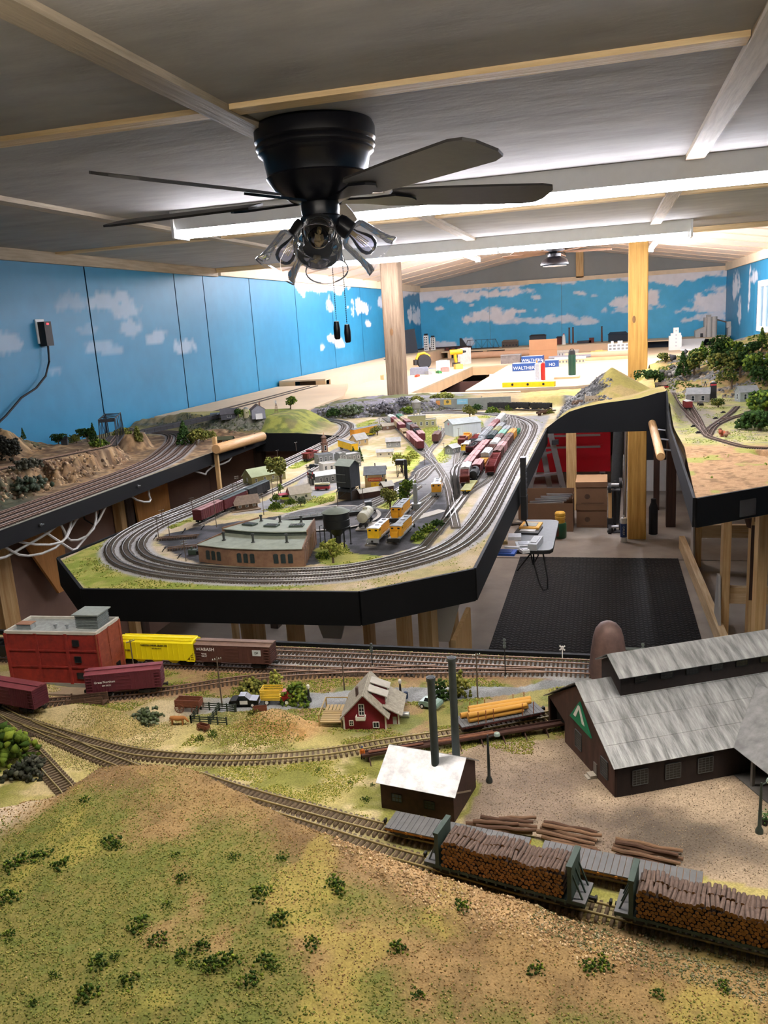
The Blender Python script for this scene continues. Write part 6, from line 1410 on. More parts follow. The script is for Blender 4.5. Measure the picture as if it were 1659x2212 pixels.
MB().lathe([(.158,.0032),(.0,.0030)],40,closed=True).build('pit_floor',mat('pit_floor','#5d5a58',.9),t)
MB().box(-.155,.155,-.016,.016,.006,.0145).build('bridge_girder',black_m,t);MB().box(-.157,.157,-.019,.019,.0145,.016).build('bridge_deck',mat('deck_grey','#6f7271',.8,0,.15,100),t)
for s in (-1,1):
    MB().box(-.157,.157,s*.00825-.0007,s*.00825+.0007,.016,.018).build('rail',rail_st,t);b=MB()
    for k in range(14):x=-.152+k*.0234;b.box(x-.0005,x+.0005,s*.0185-.0005,s*.0185+.0005,.016,.027)
    b.box(-.152,.152,s*.0185-.0004,s*.0185+.0004,.026,.0268);b.box(-.152,.152,s*.0185-.0004,s*.0185+.0004,.021,.0217);b.build('railing',mat('rail_grey','#9aa0a0',.5,.3),t)
o=MB().box(-.010,.010,-.008,.008,.016,.034).build('control_cabin',mat('cabin_grey','#3f464b',.6),t,loc=(.14,.026,0));MB().box(-.012,.012,-.010,.010,.034,.0355).build('cabin_roof',grey_roof,o)
tkm=mat('tank_black','#1c1e20',.5,.2,.12,60)
t=thing('water_tank','big black conical-bottom tank on thin legs beside the roundhouse','tank',(-.728,2.128,PZ))
MB().lathe([(.0,.006),(.009,.006),(.010,.028),(.036,.052),(.039,.053),(.039,.055),(.037,.056),(.037,.074),(.038,.075),(.037,.076),(.037,.094),(.040,.095),(.040,.0965),(.0,.0965)],36).build('tank',tkm,t,True)
MB().lathe([(.040,.0965),(.022,.106),(.004,.110),(.003,.112),(0,.112)],36).build('roof',mat('tank_roof','#7d8476',.8,0,.12,80),t,True)
for k in range(6):a=k*math.pi/3+.3;MB().cyl((.036*math.cos(a),.036*math.sin(a),0),(.036*math.cos(a),.036*math.sin(a),.055),.0016,n=7).lathe([(.004,0),(.003,.003),(0,.003)],8,(.036*math.cos(a),.036*math.sin(a),0)).build('leg',tkm,t)
MB().tube([(-.040,-.01,.06),(-.047,-.012,.058),(-.048,-.012,.0)],.0012,6).build('downpipe',tkm,t)
ctm=mat('coal_wood','#3a3d42',.85,0,.25,120,.1,None,(1,1,.2))
t=thing('coaling_tower','tall dark timber coaling tower with pale slanted roof','tower',(-.880,2.735,PZ),math.radians(-24))
MB().box(-.033,.033,-.026,.026,.045,.125).build('bin',ctm,t)
MB().slab((-.038,-.031,.122),(.038,-.031,.122),(.038,0,.142),(-.038,0,.142),.0018).build('roof_panel',rroof,t);MB().slab((-.038,0,.142),(.038,0,.142),(.038,.031,.122),(-.038,.031,.122),.0018).build('roof_panel',rroof,t)
MB().extr([(-.033,-.026,.125),(-.033,.026,.125),(-.033,0,.140)],(.066,0,0)).build('roof_gable',ctm,t)
for x in (-.030,.030):
    for y in (-.024,.024):MB().box(x-.002,x+.002,y-.002,y+.002,0,.046).build('leg',ctm,t)
b=MB();
for s in (-1,1):b.bar((-.03,s*.024,.005),(.03,s*.024,.042),.0018)
b.build('bracing',ctm,t);MB().box(-.030,.030,-.022,.022,0,.032).build('base_house',mat('base_brown','#3c3028',.85,0,.2,120),t)
MB().slab((-.034,-.030,.030),(.034,-.030,.030),(.034,0,.044),(-.034,0,.044),.0015).build('base_roof',ctm,t)
for z in (.062,.09):MB().box(-.034,.012,-.029,-.0275,z,z+.0016).build('walkway',mat('rail_grey','#9aa0a0'),t)
b=MB();b.box(-.041,-.040,-.004,-.003,0,.13);b.box(-.041,-.040,.003,.004,0,.13)
for k in range(14):b.box(-.041,-.040,-.004,.004,.006+k*.009,.0072+k*.009)
b.build('ladder',mat('rail_grey','#9aa0a0'),t)
t=thing('coal_shed','long low brown shed with pale roof beside the coaling tower','building',P(808,1072),math.radians(38));gable(t,.12,.036,.022,.033,mat('shed_brown','#4a3028',.85,0,.2,120),mat('shed_roof','#b9b3a6',.85,0,.12,80),.003);gable(t,.038,.044,.034,.048,mat('shed_brown','#4a3028'),mat('shed_roof','#b9b3a6'),.003,off=(.05,0));MB().box(.046,.052,-.004,.0,.046,.056).build('chimney',black_m,t)
uy=mat('diesel_yellow','#d99a1a',.5,0,.08,60);wtop=mat('diesel_white','#dedfe0',.5,0,.05,60);gtop=mat('diesel_greytop','#6f7577',.6,0,.1,60)
def loco(label,pa,pb,L_,rm,sw=False,nose=None,bm=uy):
    a,b_=at(*pa),at(*pb);d=(b_-a).normalized();t=thing('diesel_locomotive',label,'locomotive',a+d*L_/2+Vector((0,0,RAILTOP)),rot_of(a,b_));diesel(t,L_,bm,rm,nose,sw);return t
loco('yellow switcher with white roof, nearest the black tank',(806,1179),(838,1150),.135,wtop,True,mat('diesel_bright','#e8b81c',.5))
loco('orange diesel with grey striped roof, right of the white-roofed switcher',(851,1178),(888,1140),.17,gtop);loco('orange diesel behind the other two, by the fuel pad',(853,1134),(884,1102),.17,gtop);loco('lone orange diesel with white roof in the cinder yard',(943,1076),(951,1047),.13,wtop,True)
t=thing('tank_car','pale tank car with black end on a sand pad beside the black tank','freight car',P(791,1136)+Vector((0,0,.006)),rot_of(at(778,1147),at(807,1113)));tankcar(t,.115,mat('tank_pale','#b9b6a0',.6,0,.1,80),r=.017)
tag(MB().box(-.05,.05,-.025,.025,0,.002).build('sand_pad',conc_m,None,False,P(792,1137),rot_of(at(778,1147),at(807,1113))),'pale concrete pad under the pale tank car','pad')
tag(MB().box(-.09,.09,-.02,.02,0,.0022).build('fuel_pad',conc_m,None,False,P(915,1115),math.radians(58)),'pale concrete fuelling pad between the diesel tracks','pad')
t=thing('fuel_tower','grey diesel fuelling tower with lamp arm','tower',P(899,1100));MB().box(-.006,.006,-.006,.006,0,.085).build('mast',mat('fuel_grey','#7b8080',.6),t);MB().bar((0,0,.08),(.04,-.01,.086),.0014).build('lamp_arm',silver_m,t);MB().box(-.014,.014,-.012,.012,0,.018).build('pump_house',mat('fuel_grey','#7b8080'),t);MB().box(-.016,.016,-.014,.014,.018,.020).build('pump_roof',silver_m,t)
t=thing('water_column','tall black standpipe with crossbars beside the green bush','tower',P(878,1040));MB().cyl((0,0,0),(0,0,.085),.006,n=14).build('standpipe',black_m,t,True)
for z in (.02,.045,.07):MB().box(-.009,.009,-.001,.001,z,z+.0015).build('rung',mat('rail_grey','#9aa0a0'),t)
t=thing('ash_hoist','small black lattice ash hoist beside the standpipe','hoist',P(866,1030))
for x in (-.012,.012):
    for y in (-.01,.01):MB().box(x-.001,x+.001,y-.001,y+.001,0,.05).build('leg',black_m,t)
MB().box(-.016,.016,-.013,.013,.05,.068).build('hopper',black_m,t);b=MB().bar((-.012,-.01,.0),(.012,-.01,.05),.0012).bar((.012,.01,.0),(-.012,.01,.05),.0012);b.build('bracing',black_m,t);MB().box(-.017,.017,-.014,.014,.068,.0695).build('lid',mat('fuel_grey','#7b8080'),t)
t=thing('generator','green machine standing left of the roundhouse','machine',P(418,1197));MB().box(-.012,.012,-.008,.008,0,.014).cyl((-.004,0,.014),(-.004,0,.022),.003,n=8).build('housing',mat('machine_green','#3f4f42',.6,0,.2,100),t);MB().box(.012,.018,-.005,.005,0,.010).build('radiator',black_m,t)
for k,(px,py) in enumerate(((337,1165),(357,1190),(390,1205),(440,1143),(399,1151))):
    t=thing('bumping_post',('leftmost','second','third','small upper','farthest')[k]+' black bumping post left of the roundhouse','buffer',P(px,py),.35);MB().bar((-.008,-.006,0),(.002,-.006,.011),.0022).bar((-.008,.006,0),(.002,.006,.011),.0022).box(.0,.004,-.009,.009,.009,.013).build('frame',black_m,t)
for k,(pa,pb,py0,py1) in enumerate(((340,430,1166,1160),(362,425,1188,1182))):
    L_=[P(pa,py0)+Vector((0,0,.003)),P((pa+pb)/2,(py0+py1)/2)+Vector((0,0,.003)),P(pb,py1)+Vector((0,0,.003))];track(('upper','lower')[k]+' stub track at the left of the roundhouse',smooth_line(L_),rail_br)
# ================================================================== TOWN
def house(label,px,py,ang,L_,W_,he,hr,wm,rm,cat='house',name='house',wins=True,chim=False,over=.004,porch=False,nw=2):
    t=thing(name,label,cat,P(px,py),math.radians(ang));gable(t,L_,W_,he,hr,wm,rm,over)
    if wins:
        for k in range(nw):
            x=-L_/2+L_*(k+.5)/nw
            for s in (-1,1):win(t,(x,s*(W_/2+.0003),he*.55),s*math.pi/2,min(.009,L_/nw*.45),he*.4,2,2)
        for s in (-1,1):win(t,(s*(L_/2+.0003),0,he*.6),0 if s>0 else math.pi,min(.009,W_*.25),he*.42,2,2)
    if chim:MB().box(L_*.15-.003,L_*.15+.003,.002,.008,he,hr+.008).build('chimney',mat('chimney_red','#7a4436',.9),t)
    return t
wtan=mat('wall_tan','#b59b6c',.85,0,.1,80);wgrn=mat('wall_olive','#8f8a5c',.85,0,.1,80);wwht=mat('wall_white','#dad6cc',.8,0,.06,80);wgry=mat('wall_grey','#7d7f7c',.85,0,.12,80);wbrk=mat('wall_brick','#7d5a48',.85,0,.15,90);wbrn=mat('wall_brown','#6a5240',.85,0,.15,80)
rgrn=mat('roof_green','#a3ab86',.85,0,.08,60);rgry=mat('roof_greyt','#a29f98',.85,0,.15,70);rdrk=mat('roof_dark','#55585a',.85,0,.2,70);rbrn=mat('roof_brown','#8b7866',.9,0,.2,120,.15);rtan=mat('roof_tan','#b3a894',.9,0,.12,90)
t=house('long depot with pale green gable roof beside the left main line',572,1040,55,.16,.07,.034,.062,wgrn,rgrn,'building','depot',nw=4,chim=True)
t=house('small brown depot with wide tan roof at the platform',531,1098,38,.075,.045,.026,.046,wbrn,rbrn,'building','depot',nw=3,chim=True,over=.009)
tag(MB().box(-.05,.05,-.03,.03,0,.003).build('platform',mat('platform_wood','#8f7a62',.9,0,.1,90),None,False,P(529,1101),math.radians(38)),'low wooden platform under the small brown depot','platform')
t=house('white cottage with red trim and tan roof in the town',647,1078,35,.075,.055,.026,.048,wwht,rtan,chim=False);MB().box(-.0385,-.0375,-.004,.004,.030,.038).build('gable_vent',mat('trim_red','#a8203a',.7),t)
o=MB().box(-.02,.02,-.018,.018,.022,.024).build('porch_roof',mat('trim_red','#a8203a'),t,loc=(-.055,.012,0));
for x in (-.018,.018):MB().box(x-.001,x+.001,-.016,-.014,0,.022).build('porch_post',white_m,o)
t=thing('filling_station','black-fronted garage with red signs and a rounded white roof','building',P(700,1042),math.radians(40))
MB().box(-.05,.05,-.035,.035,0,.034).build('walls',wgry,t);b=MB();n=10
prof=[(-.036+.072*k/n,.034+.012*math.sin(math.pi*k/n)) for k in range(n+1)];b.extr([(-.05,y,z) for y,z in prof],(.10,0,0));b.build('roof',mat('garage_roof','#c3c4c0',.8,0,.08,60),t,True)
blf=mat('sign_black','#202124',.6);MB().box(-.0535,-.050,-.038,.038,.020,.046).box(-.054,-.050,-.020,.020,.046,.054).build('facade',blf,t)
for y in (-.022,.004):MB().box(-.0545,-.053,y,y+.020,0,.020).build('garage_door',mat('door_black','#0c0c0d',.5),t)
for y in (-.036,-.0,.026,.036):MB().box(-.0548,-.0530,y-.0016,y+.0016,0,.022).build('pillar',white_m,t)
for y,z,m_ in ((-.026,.047,'r'),(.026,.040,'r'),(-.012,.030,'r')):MB().cyl((-.0545,y,z),(-.0555,y,z),.005,n=12).build('sign_disc',mat('trim_red2','#c2303a',.6),t)
lettering('GARAGE',.011,white_m,t,(-.0558,0,.047),(math.pi/2,0,-math.pi/2));lettering('TIRES',.006,white_m,t,(-.0542,.024,.030),(math.pi/2,0,-math.pi/2));lettering('LUBE',.006,white_m,t,(-.0542,-.022,.028),(math.pi/2,0,-math.pi/2))
for k in range(3):win(t,(-.025+k*.025,-.0354,.018),-math.pi/2,.008,.016,1,2)
t=thing('bus','red bus with cream roof on the town street','bus',P(697,1058),math.radians(5));MB().box(-.028,.028,-.0105,.0105,.004,.015).build('body',mat('bus_red','#a3222c',.4),t);MB().box(-.027,.027,-.0102,.0102,.015,.021).build('window_band',dark_glass,t);MB().extr([(-.028,-.0105,.021),(-.028,.0105,.021),(-.028,.008,.026),(-.028,-.008,.026)][::-1],(.056,0,0)).build('roof',mat('bus_cream','#e6dcb4',.5),t)
for x in (-.016,.017):
    for s in (-1,1):MB().cyl((x,s*.009,.004),(x,s*.011,.004),.004,n=12).build('wheel',mat('tire','#131313'),t)
def block(label,px,py,ang,L_,W_,h,wm,rm,floors=2,nw=3,par=.004,name='building'):
    t=thing(name,label,'building',P(px,py),math.radians(ang));MB().box(-L_/2,L_/2,-W_/2,W_/2,0,h).build('walls',wm,t);MB().box(-L_/2+.002,L_/2-.002,-W_/2+.002,W_/2-.002,h,h+.0008).build('roof',rm,t)
    for (x0,x1,y0,y1) in ((-L_/2,L_/2,-W_/2,-W_/2+.002),(-L_/2,L_/2,W_/2-.002,W_/2),(-L_/2,-L_/2+.002,-W_/2+.002,W_/2-.002),(L_/2-.002,L_/2,-W_/2+.002,W_/2-.002)):MB().box(x0,x1,y0,y1,h,h+par).build('parapet',wm,t)
    for f in range(floors):
        z=h*(f+.55)/floors
        for k in range(nw):
            x=-L_/2+L_*(k+.5)/nw;win(t,(x,-W_/2-.0003,z),-math.pi/2,L_/nw*.4,h/floors*.5,2,2)
        for k in range(2):win(t,(L_/2+.0003,-W_/2+W_*(k+.5)/2,z),0,W_*.2,h/floors*.5,2,2)
    return t
block('low white store with flat roof behind the garage',712,1016,38,.075,.06,.032,wwht,rgry,1,3);block('two-storey grey store row with dark windows',752,1008,38,.10,.06,.055,wgry,rgry,2,5);block('narrow grey store in front of the store row',738,1012,38,.03,.05,.066,wgry,rgry,2,2);block('flat-roofed dark store at the foot of the clock tower',700,1000,38,.07,.06,.040,wgry,rdrk,1,3)
t=thing('clock_tower','tall brown brick tower with pointed roof in the town','tower',P(703,994),math.radians(38));MB().box(-.012,.012,-.012,.012,0,.080).build('shaft',wbrk,t);MB().box(-.0145,.0145,-.0145,.0145,.078,.083).build('cornice',mat('cornice','#5d4436',.8),t);MB().box(-.009,.009,-.009,.009,.083,.105).build('belfry',wbrk,t);MB().add([(-.012,-.012,.105),(.012,-.012,.105),(.012,.012,.105),(-.012,.012,.105),(0,0,.120)],[(0,1,4),(1,2,4),(2,3,4),(3,0,4),(3,2,1,0)]).build('spire',mat('cornice','#5d4436'),t);MB().cyl((0,0,.118),(0,0,.128),.0012,n=6).build('finial',mat('finial','#b8742e',.5),t)
for s in ((0,-.0123,-math.pi/2),(-.0123,0,math.pi)):win(t,(s[0],s[1],.058),s[2],.010,.022,1,2)
t=thing('hotel','cream building with slate roof, red sign and yellow round sign','building',P(812,1050),math.radians(12));MB().box(-.038,.038,-.03,.06,0,.052).build('walls',wtan,t);MB().slab((-.043,-.035,.050),(.043,-.035,.050),(.043,.014,.075),(-.043,.014,.075),.002).build('roof_panel',rdrk,t);MB().slab((-.043,.014,.075),(.043,.014,.075),(.043,.064,.052),(-.043,.064,.052),.002).build('roof_panel',rdrk,t);MB().extr([(-.038,-.03,.05),(-.038,.06,.05),(-.038,.014,.072)],(.076,0,0)).build('roof_gable',wtan,t)
o=MB().box(-.026,.026,-.0335,-.031,.026,.038).build('sign_board',mat('sign_red','#b8422a',.6),t);lettering('SPEEDWAYS',.0085,mat('letter_gold','#e8c98a',.6),o,(0,-.0338,.032))
o=MB().box(-.016,.016,-.0335,-.031,.004,.022).build('sign_board',mat('sign_yellow','#e8c020',.6),t);lettering('S',.012,mat('trim_red2','#c2303a'),o,(0,-.0338,.013))
for x in (-.030,.030):win(t,(x,-.0304,.044),-math.pi/2,.006,.010,1,2);
MB().cyl((.0,.02,.07),(.0,.02,.085),.002,n=8).build('stovepipe',black_m,t)
house('small tan hall with steep roof behind the conifers',776,962,60,.08,.05,.034,.06,wtan,rgry,'building','hall');house('grey workshop with green door by the boxcar strings',850,965,15,.07,.06,.03,.046,wgry,rgry,'building','workshop');house('pale low store below the green-door workshop',832,985,12,.075,.05,.022,.032,wwht,rgry,'building','store');house('brown freight house with tan roof beside the left boxcar string',845,927,30,.11,.05,.024,.036,wbrn,rtan,'building','freight_house');house('small grey corrugated shed between yard and town',978,980,60,.055,.045,.030,.044,mat('tin_shed','#7f8080',.7,0,.2,90,.1),mat('tin_shed_roof','#a9aaa6',.6,.2,.15,70),'building','shed')
t=house('large pale corrugated warehouse with gable roof',1000,938,35,.16,.11,.064,.086,mat('tin_pale','#c3c8c6',.6,.1,.1,50,.1,None,(6,6,.3)),mat('tin_pale_roof','#b3b9b6',.6,.2,.1,50),'building','warehouse',wins=False);MB().cyl((-.081,-.0,.062),(-.0825,.0,.062),.007,n=14).build('round_logo',mat('logo_red','#c87a7a',.6),t)
b=MB()
for k in range(3):b.bar((-.10,.05+.0*k,.012+k*.016),(-.10,.09,.012+k*.016),.0015).bar((-.10,.05,k*.016),(-.10,.09,.012+k*.016),.0012)
for y in (.05,.09):b.bar((-.10,y,0),(-.10,y,.05),.0018)
b.build('loading_frame',silver_m,t)
t=block('long olive flat-roofed plant behind the water tower',905,922,8,.20,.08,.040,wgrn,rgry,1,6);MB().box(-.06,.04,-.025,.03,.041,.066).build('penthouse',wgrn,t);MB().box(-.062,.042,-.027,.032,.066,.068).build('penthouse_roof',rgry,t)
t=thing('water_tower','silver water tower on four tall legs','water tower',P(902,922),.3);wtm=mat('tower_silver','#8b8880',.5,.3,.15,60)
MB().lathe([(0,.100),(.012,.102),(.024,.108),(.0245,.140),(.026,.141),(.026,.143),(.012,.154),(.003,.159),(0,.160)],28).build('tank',wtm,t,True);MB().lathe([(.027,.142),(.013,.155),(.0,.161)],28).build('cap',mat('tower_cap','#bcb9b0',.6),t,True)
for k in range(4):a=k*math.pi/2+.78;MB().cyl((.032*math.cos(a),.032*math.sin(a),0),(.020*math.cos(a),.020*math.sin(a),.108),.0016,n=7).build('leg',wtm,t)
b=MB()
for k in range(4):
    a,c=k*math.pi/2+.78,(k+1)*math.pi/2+.78
    for z0,z1,r0,r1 in ((.0,.05,.032,.026),(.05,.10,.026,.021)):b.bar((r0*math.cos(a),r0*math.sin(a),z0),(r1*math.cos(c),r1*math.sin(c),z1),.0009).bar((r1*math.cos(a),r1*math.sin(a),z1),(r1*math.cos(c),r1*math.sin(c),z1),.001)
b.cyl((0,0,0),(0,0,.10),.002,n=8);b.build('bracing',wtm,t)
wa,wb_=Vector((-1.10,5.46,0)),Vector((-.60,5.47,0));t=thing('retaining_wall','grey concrete backdrop wall with a yellow and a blue billboard','wall',(-.85,5.465,PZ),rot_of(wa,wb_));MB().box(-.25,.25,-.004,.004,0,.075).build('wall',mat('retwall','#8b8f8a',.85,0,.12,40),t)
for x,w,h,c in ((-.17,.05,.034,'#dcb857'),(-.235,.028,.03,'#d6914f'),(-.07,.072,.034,'#8ec6de')):MB().box(x-w/2,x+w/2,-.0065,-.004,.036,.036+h).build('billboard',mat('bill'+c,c,.7,0,.08,40),t)
MB().cyl((-.17,-.0065,.056),(-.17,-.0075,.056),.010,n=16).build('round_emblem',mat('emblem_dark','#5d5a3c',.7),t);lettering('LUMBER CO',.009,white_m,t,(-.07,-.0068,.053))
# ================================================================== CARS ON THE PENINSULA
cols={k:mat('car_'+k,c,.7,0,.12,90) for k,c in dict(mar='#5d1f24',red='#7a2420',brn='#5a362c',rust='#6b2c22',gry='#8e9192',lgt='#c3c6c4',wht='#d6d6d0',blk='#1d1d1f',org='#c98a2a',yel='#e0b41c',grn='#2f7a58',teal='#6aa08a',dgn='#2c3a3a',tan='#b8a27e',pink='#a87a78',slv='#b3b5b5',olv='#8c8a52').items()}
ROOFV={'mar':'pink'}
_cc=[0]
def string(L_,s0,cars,where,gap=.011,grp=None):
    """couple cars along a track line from distance s0 on"""
    seg=[0.0]
    for a,b_ in zip(L_[:-1],L_[1:]):seg.append(seg[-1]+(b_-a).length)
    def pt(s):
        s=min(max(s,0),seg[-1]);i=max(0,min(len(seg)-2,int(np.searchsorted(seg,s))-1));f=(s-seg[i])/max(1e-9,seg[i+1]-seg[i]);return L_[i]+(L_[i+1]-L_[i])*f
    s=s0
    for kind,c,ln,lab in cars:
        if s+ln>seg[-1]:break
        a,b_=pt(s),pt(s+ln);m=cols[c]
        t=place_car({'box':'boxcar','hop':'hopper_car','cov':'covered_hopper','tank':'tank_car','flat':'flatcar','gon':'gondola_car','cab':'caboose','loc':'diesel_locomotive','coach':'passenger_car','coal':'hopper_car'}[kind],lab+' '+where,'locomotive' if kind=='loc' else 'freight car',a,b_)
        if kind=='box':boxcar(t,ln,m,cols.get(ROOFV.get(c,c)),full=True,ribs=4)
        elif kind=='hop':hopper(t,ln,m,None,.040)
        elif kind=='coal':hopper(t,ln,m,cols['blk'],.040)
        elif kind=='gon':hopper(t,ln,m,None,.028)
        elif kind=='cov':cov_hopper(t,ln,m,.047)
        elif kind=='tank':tankcar(t,ln,m)
        elif kind=='flat':flatcar(t,ln,m,cols['olv'] if c=='yel' else cols['tan'],planks=10)
        elif kind=='cab':caboose(t,ln,m)
        elif kind=='loc':diesel(t,ln,cols['wht'],cols['wht'],cols['yel'],True)
        elif kind=='coach':boxcar(t,ln,m,cols['dgn'],door=False,ribs=8)
        s+=ln+gap
def s_at(L_,Y):
    d=0
    for a,b_ in zip(L_[:-1],L_[1:]):
        if b_.y>=Y:return d
        d+=(b_-a).length
    return d
def s_px(L_,px,py):
    q=at(px,py);i=min(range(len(L_)),key=lambda k:(L_[k]-q).length);return sum((b_-a).length for a,b_ in zip(L_[:i],L_[1:i+1]))
string(PN['T1'],s_at(PN['T1'],3.80),[('cab','rust',.10,'rust-red caboose'),('cab','org',.10,'orange caboose')],'on the leftmost yard track')
string(PN['T2'],s_at(PN['T2'],3.60),[('loc','yel',.135,'white switcher with yellow nose'),('gon','blk',.14,'black empty gondola'),('gon','red',.13,'red empty gondola'),('flat','rust',.13,'rust flatcar')],'on the second yard track')
string(PN['T3'],s_at(PN['T3'],3.55),[('coal','mar',.165,'maroon hopper heaped with coal'),('tank','gry',.12,'grey tank car'),('cov','gry',.15,'first grey covered hopper'),('cov','gry',.15,'second grey covered hopper'),('box','mar',.13,'maroon boxcar'),('box','red',.13,'red boxcar'),('cov','wht',.13,'white covered hopper'),('box','wht',.13,'white boxcar')],'on the coal-load track')
string(PN['T4'],s_at(PN['T4'],2.88),[('hop','rust',.135,'empty rust open hopper'),('box','lgt',.12,'pale grey boxcar'),('box','mar',.13,'nearest maroon boxcar'),('box','mar',.13,'second maroon boxcar'),('box','mar',.13,'third maroon boxcar'),('box','mar',.13,'fourth maroon boxcar'),('gon','brn',.13,'brown gondola'),('cov','dgn',.15,'dark green covered hopper'),('cov','olv',.14,'olive covered hopper'),('box','gry',.13,'grey boxcar')],'behind the rust hopper')
string(PN['T5'],s_at(PN['T5'],2.76),[('flat','yel',.17,'yellow-framed flatcar with pale deck'),('tank','blk',.125,'black tank car'),('box','mar',.125,'maroon boxcar'),('gon','org',.12,'orange gondola'),('cov','lgt',.135,'pale grey covered hopper'),('hop','brn',.12,'brown open hopper'),('cov','wht',.14,'white covered hopper'),('box','brn',.125,'brown boxcar'),('box','teal',.13,'pale green boxcar'),('box','gry',.13,'grey boxcar')],'in the tank car row')
string(PN['T6'],s_at(PN['T6'],3.08),[('hop','red',.15,'nearest empty red hopper'),('hop','red',.15,'second empty red hopper'),('box','brn',.12,'nearest brown boxcar'),('box','pink',.12,'faded pinkish boxcar'),('box','brn',.12,'farther brown boxcar'),('box','brn',.12,'farthest brown boxcar'),('box','org',.14,'orange boxcar'),('gon','grn',.13,'green gondola')],'in the rightmost yard row')
string(PN['K1'],s_px(PN['K1'],903,976),[('box','mar',.125,'nearest maroon boxcar'),('box','mar',.125,'second maroon boxcar'),('box','pink',.125,'faded boxcar'),('flat','red',.13,'red flatcar'),('gon','tan',.12,'tan gondola'),('box','mar',.125,'far maroon boxcar'),('box','tan',.125,'tan-roofed boxcar'),('box','red',.125,'red boxcar'),('box','wht',.125,'white boxcar')],'in the left town string')
string(PN['K2'],s_px(PN['K2'],909,958),[('box','mar',.125,'nearest maroon boxcar'),('hop','blk',.125,'black hopper'),('box','brn',.125,'brown boxcar'),('hop','gry',.125,'grey hopper'),('box','mar',.125,'maroon boxcar'),('box','tan',.125,'tan boxcar'),('box','grn',.125,'green-roofed boxcar')],'in the right town string')
string(PN['K3'],s_px(PN['K3'],940,960),[('box','brn',.13,'brown boxcar')],'beside the corrugated warehouse')
string(PN['P1'],s_px(PN['P1'],426,1133),[('box','mar',.14,'maroon boxcar'),('coach','mar',.16,'maroon baggage car'),('coach','blk',.16,'black coach')],'on the left platform track')
_bl=offs(PN['O1'],-.052);_i=min(range(len(_bl)),key=lambda k:(_bl[k]-Vector((-.42,5.02,ZF))).length)
hb=[Vector((-.40+.0*k,5.28,ZF)) for k in range(1)];LB=wline([(-.30,5.20),(-.50,5.30),(-.75,5.38),(-1.05,5.40)]);track('rear siding below the billboard wall',LB,rail_st)
string(LB,.03,[('coal','blk',.14,'first black hopper'),('coal','blk',.14,'second black hopper'),('coal','blk',.14,'third black hopper')],'on the rear siding')
for px,py,ang,c,r_,lab in ((752,975,-52,'yel','gry','yellow and grey passenger car behind the conifers'),(787,942,64,'org','gry','orange and grey passenger car on the rear curve'),(671,995,80,'rust','red','small red caboose beside the left main line')):
    t=thing('passenger_car' if c !='rust' else 'caboose',lab,'freight car' if c=='rust' else 'passenger car',P(px,py)+Vector((0,0,.004)),math.radians(ang));(boxcar(t,.19,cols[c],cols[r_],door=False,ribs=8) if c !='rust' else caboose(t,.1,cols[c],cols[r_]))
# ================================================================== TREES, POLES AND FOAM OF THE PENINSULA
for px,py,h,w,c,kd,lab in ((607,1045,.105,.10,OLIVE,'round','broad olive tree beside the green-roofed depot'),(765,1000,.075,.034,DARKG,'conifer','left dark conifer behind the store row'),(779,1000,.070,.034,DARKG,'conifer','right dark conifer behind the store row'),
  (843,1102,.075,.062,OLIVE,'round','olive tree on the grass island left of the diesels'),(880,1085,.085,.070,GREENS,'round','green tree on the grass island by the standpipe'),(868,1020,.075,.085,YELG,'round','yellow-green tree beside the ash hoist'),(720,1215,.060,.058,YELG,'round','yellow-green tree with white blossom in front of the black tank'),
  (650,1092,.030,.036,GREYG,'round','small grey-green tree below the white cottage'),(597,1092,.040,.036,GREENS,'round','leafy tree at the street corner'),(606,1066,.036,.024,GREENS,'round','slim tree by the cottage porch'),(1015,905,.085,.075,OLIVE,'round','tall olive tree behind the corrugated warehouse'),(815,940,.05,.06,OLIVE,'round','olive tree beside the brown freight house')):
    tree(lab,P(px,py),h,w,c,kd)
for px,py,w,h,c,lab in ((595,1098,.045,.026,GREENS,'round bush at the foot of the town street'),(628,1088,.04,.024,GREENS,'green bush beside the white cottage'),(905,1165,.05,.024,GREENS,'left end of the bush row inside the loop'),(925,1150,.055,.03,GREENS,'middle bush of the row inside the loop'),(944,1138,.05,.026,DARKG,'right end of the bush row inside the loop'),(700,1205,.04,.02,GREENS,'low bush at the roundhouse corner'),(1062,893,.09,.05,GREENS,'green hedge panel left of the pale arch behind the yard'),(1030,886,.08,.045,DARKG,'dark hedge behind the black hoppers'),(1185,893,.06,.03,OLIVE,'olive bush at the end of the yard'),(890,990,.06,.04,YELG,'yellow-green bush below the left boxcar string'),(1100,886,.07,.045,GREENS,'bright hedge behind the rear siding'),(770,985,.05,.03,OLIVE,'olive bush left of the workshop')):
    bush(lab,P(px,py),w,h,c)
for k,(px,py,h) in enumerate(((343,1163,.07),(353,1140,.06),(367,1162,.055),(418,1118,.07),(402,1213,.06),(468,1138,.10),(505,1078,.06),(513,1058,.055),(570,1112,.075),(590,1075,.07),(602,1068,.07),(665,1035,.06),(690,1015,.05),(730,1098,.06),(785,1088,.055),(960,985,.06),(918,1005,.05),(600,990,.04),(640,972,.04),(790,935,.035),(820,915,.035),(900,1065,.07),(991,948,.055))):
    pole('thin utility pole '+('nearest the loop curve','second along the left curve','beside the grass at the left curve','left of the maroon boxcar','in front of the bumping posts','with three crossarms by the maroon boxcar','at the left main line by the depot','just past it at the left main line','at the foot of the town street','on the street by the green-roofed depot','next along the street by the depot','left of the garage','behind the garage signs','in front of the coaling tower','beside the coal shed','by the small corrugated shed','by the town crossing','along the far left main line','farther along the left main line','on the rear curve','last on the rear curve','by the fuelling tower','in front of the corrugated warehouse')[k],P(px,py),h,3 if h>.09 else 2 if k<12 else 1,aw=.018,ang=.9)
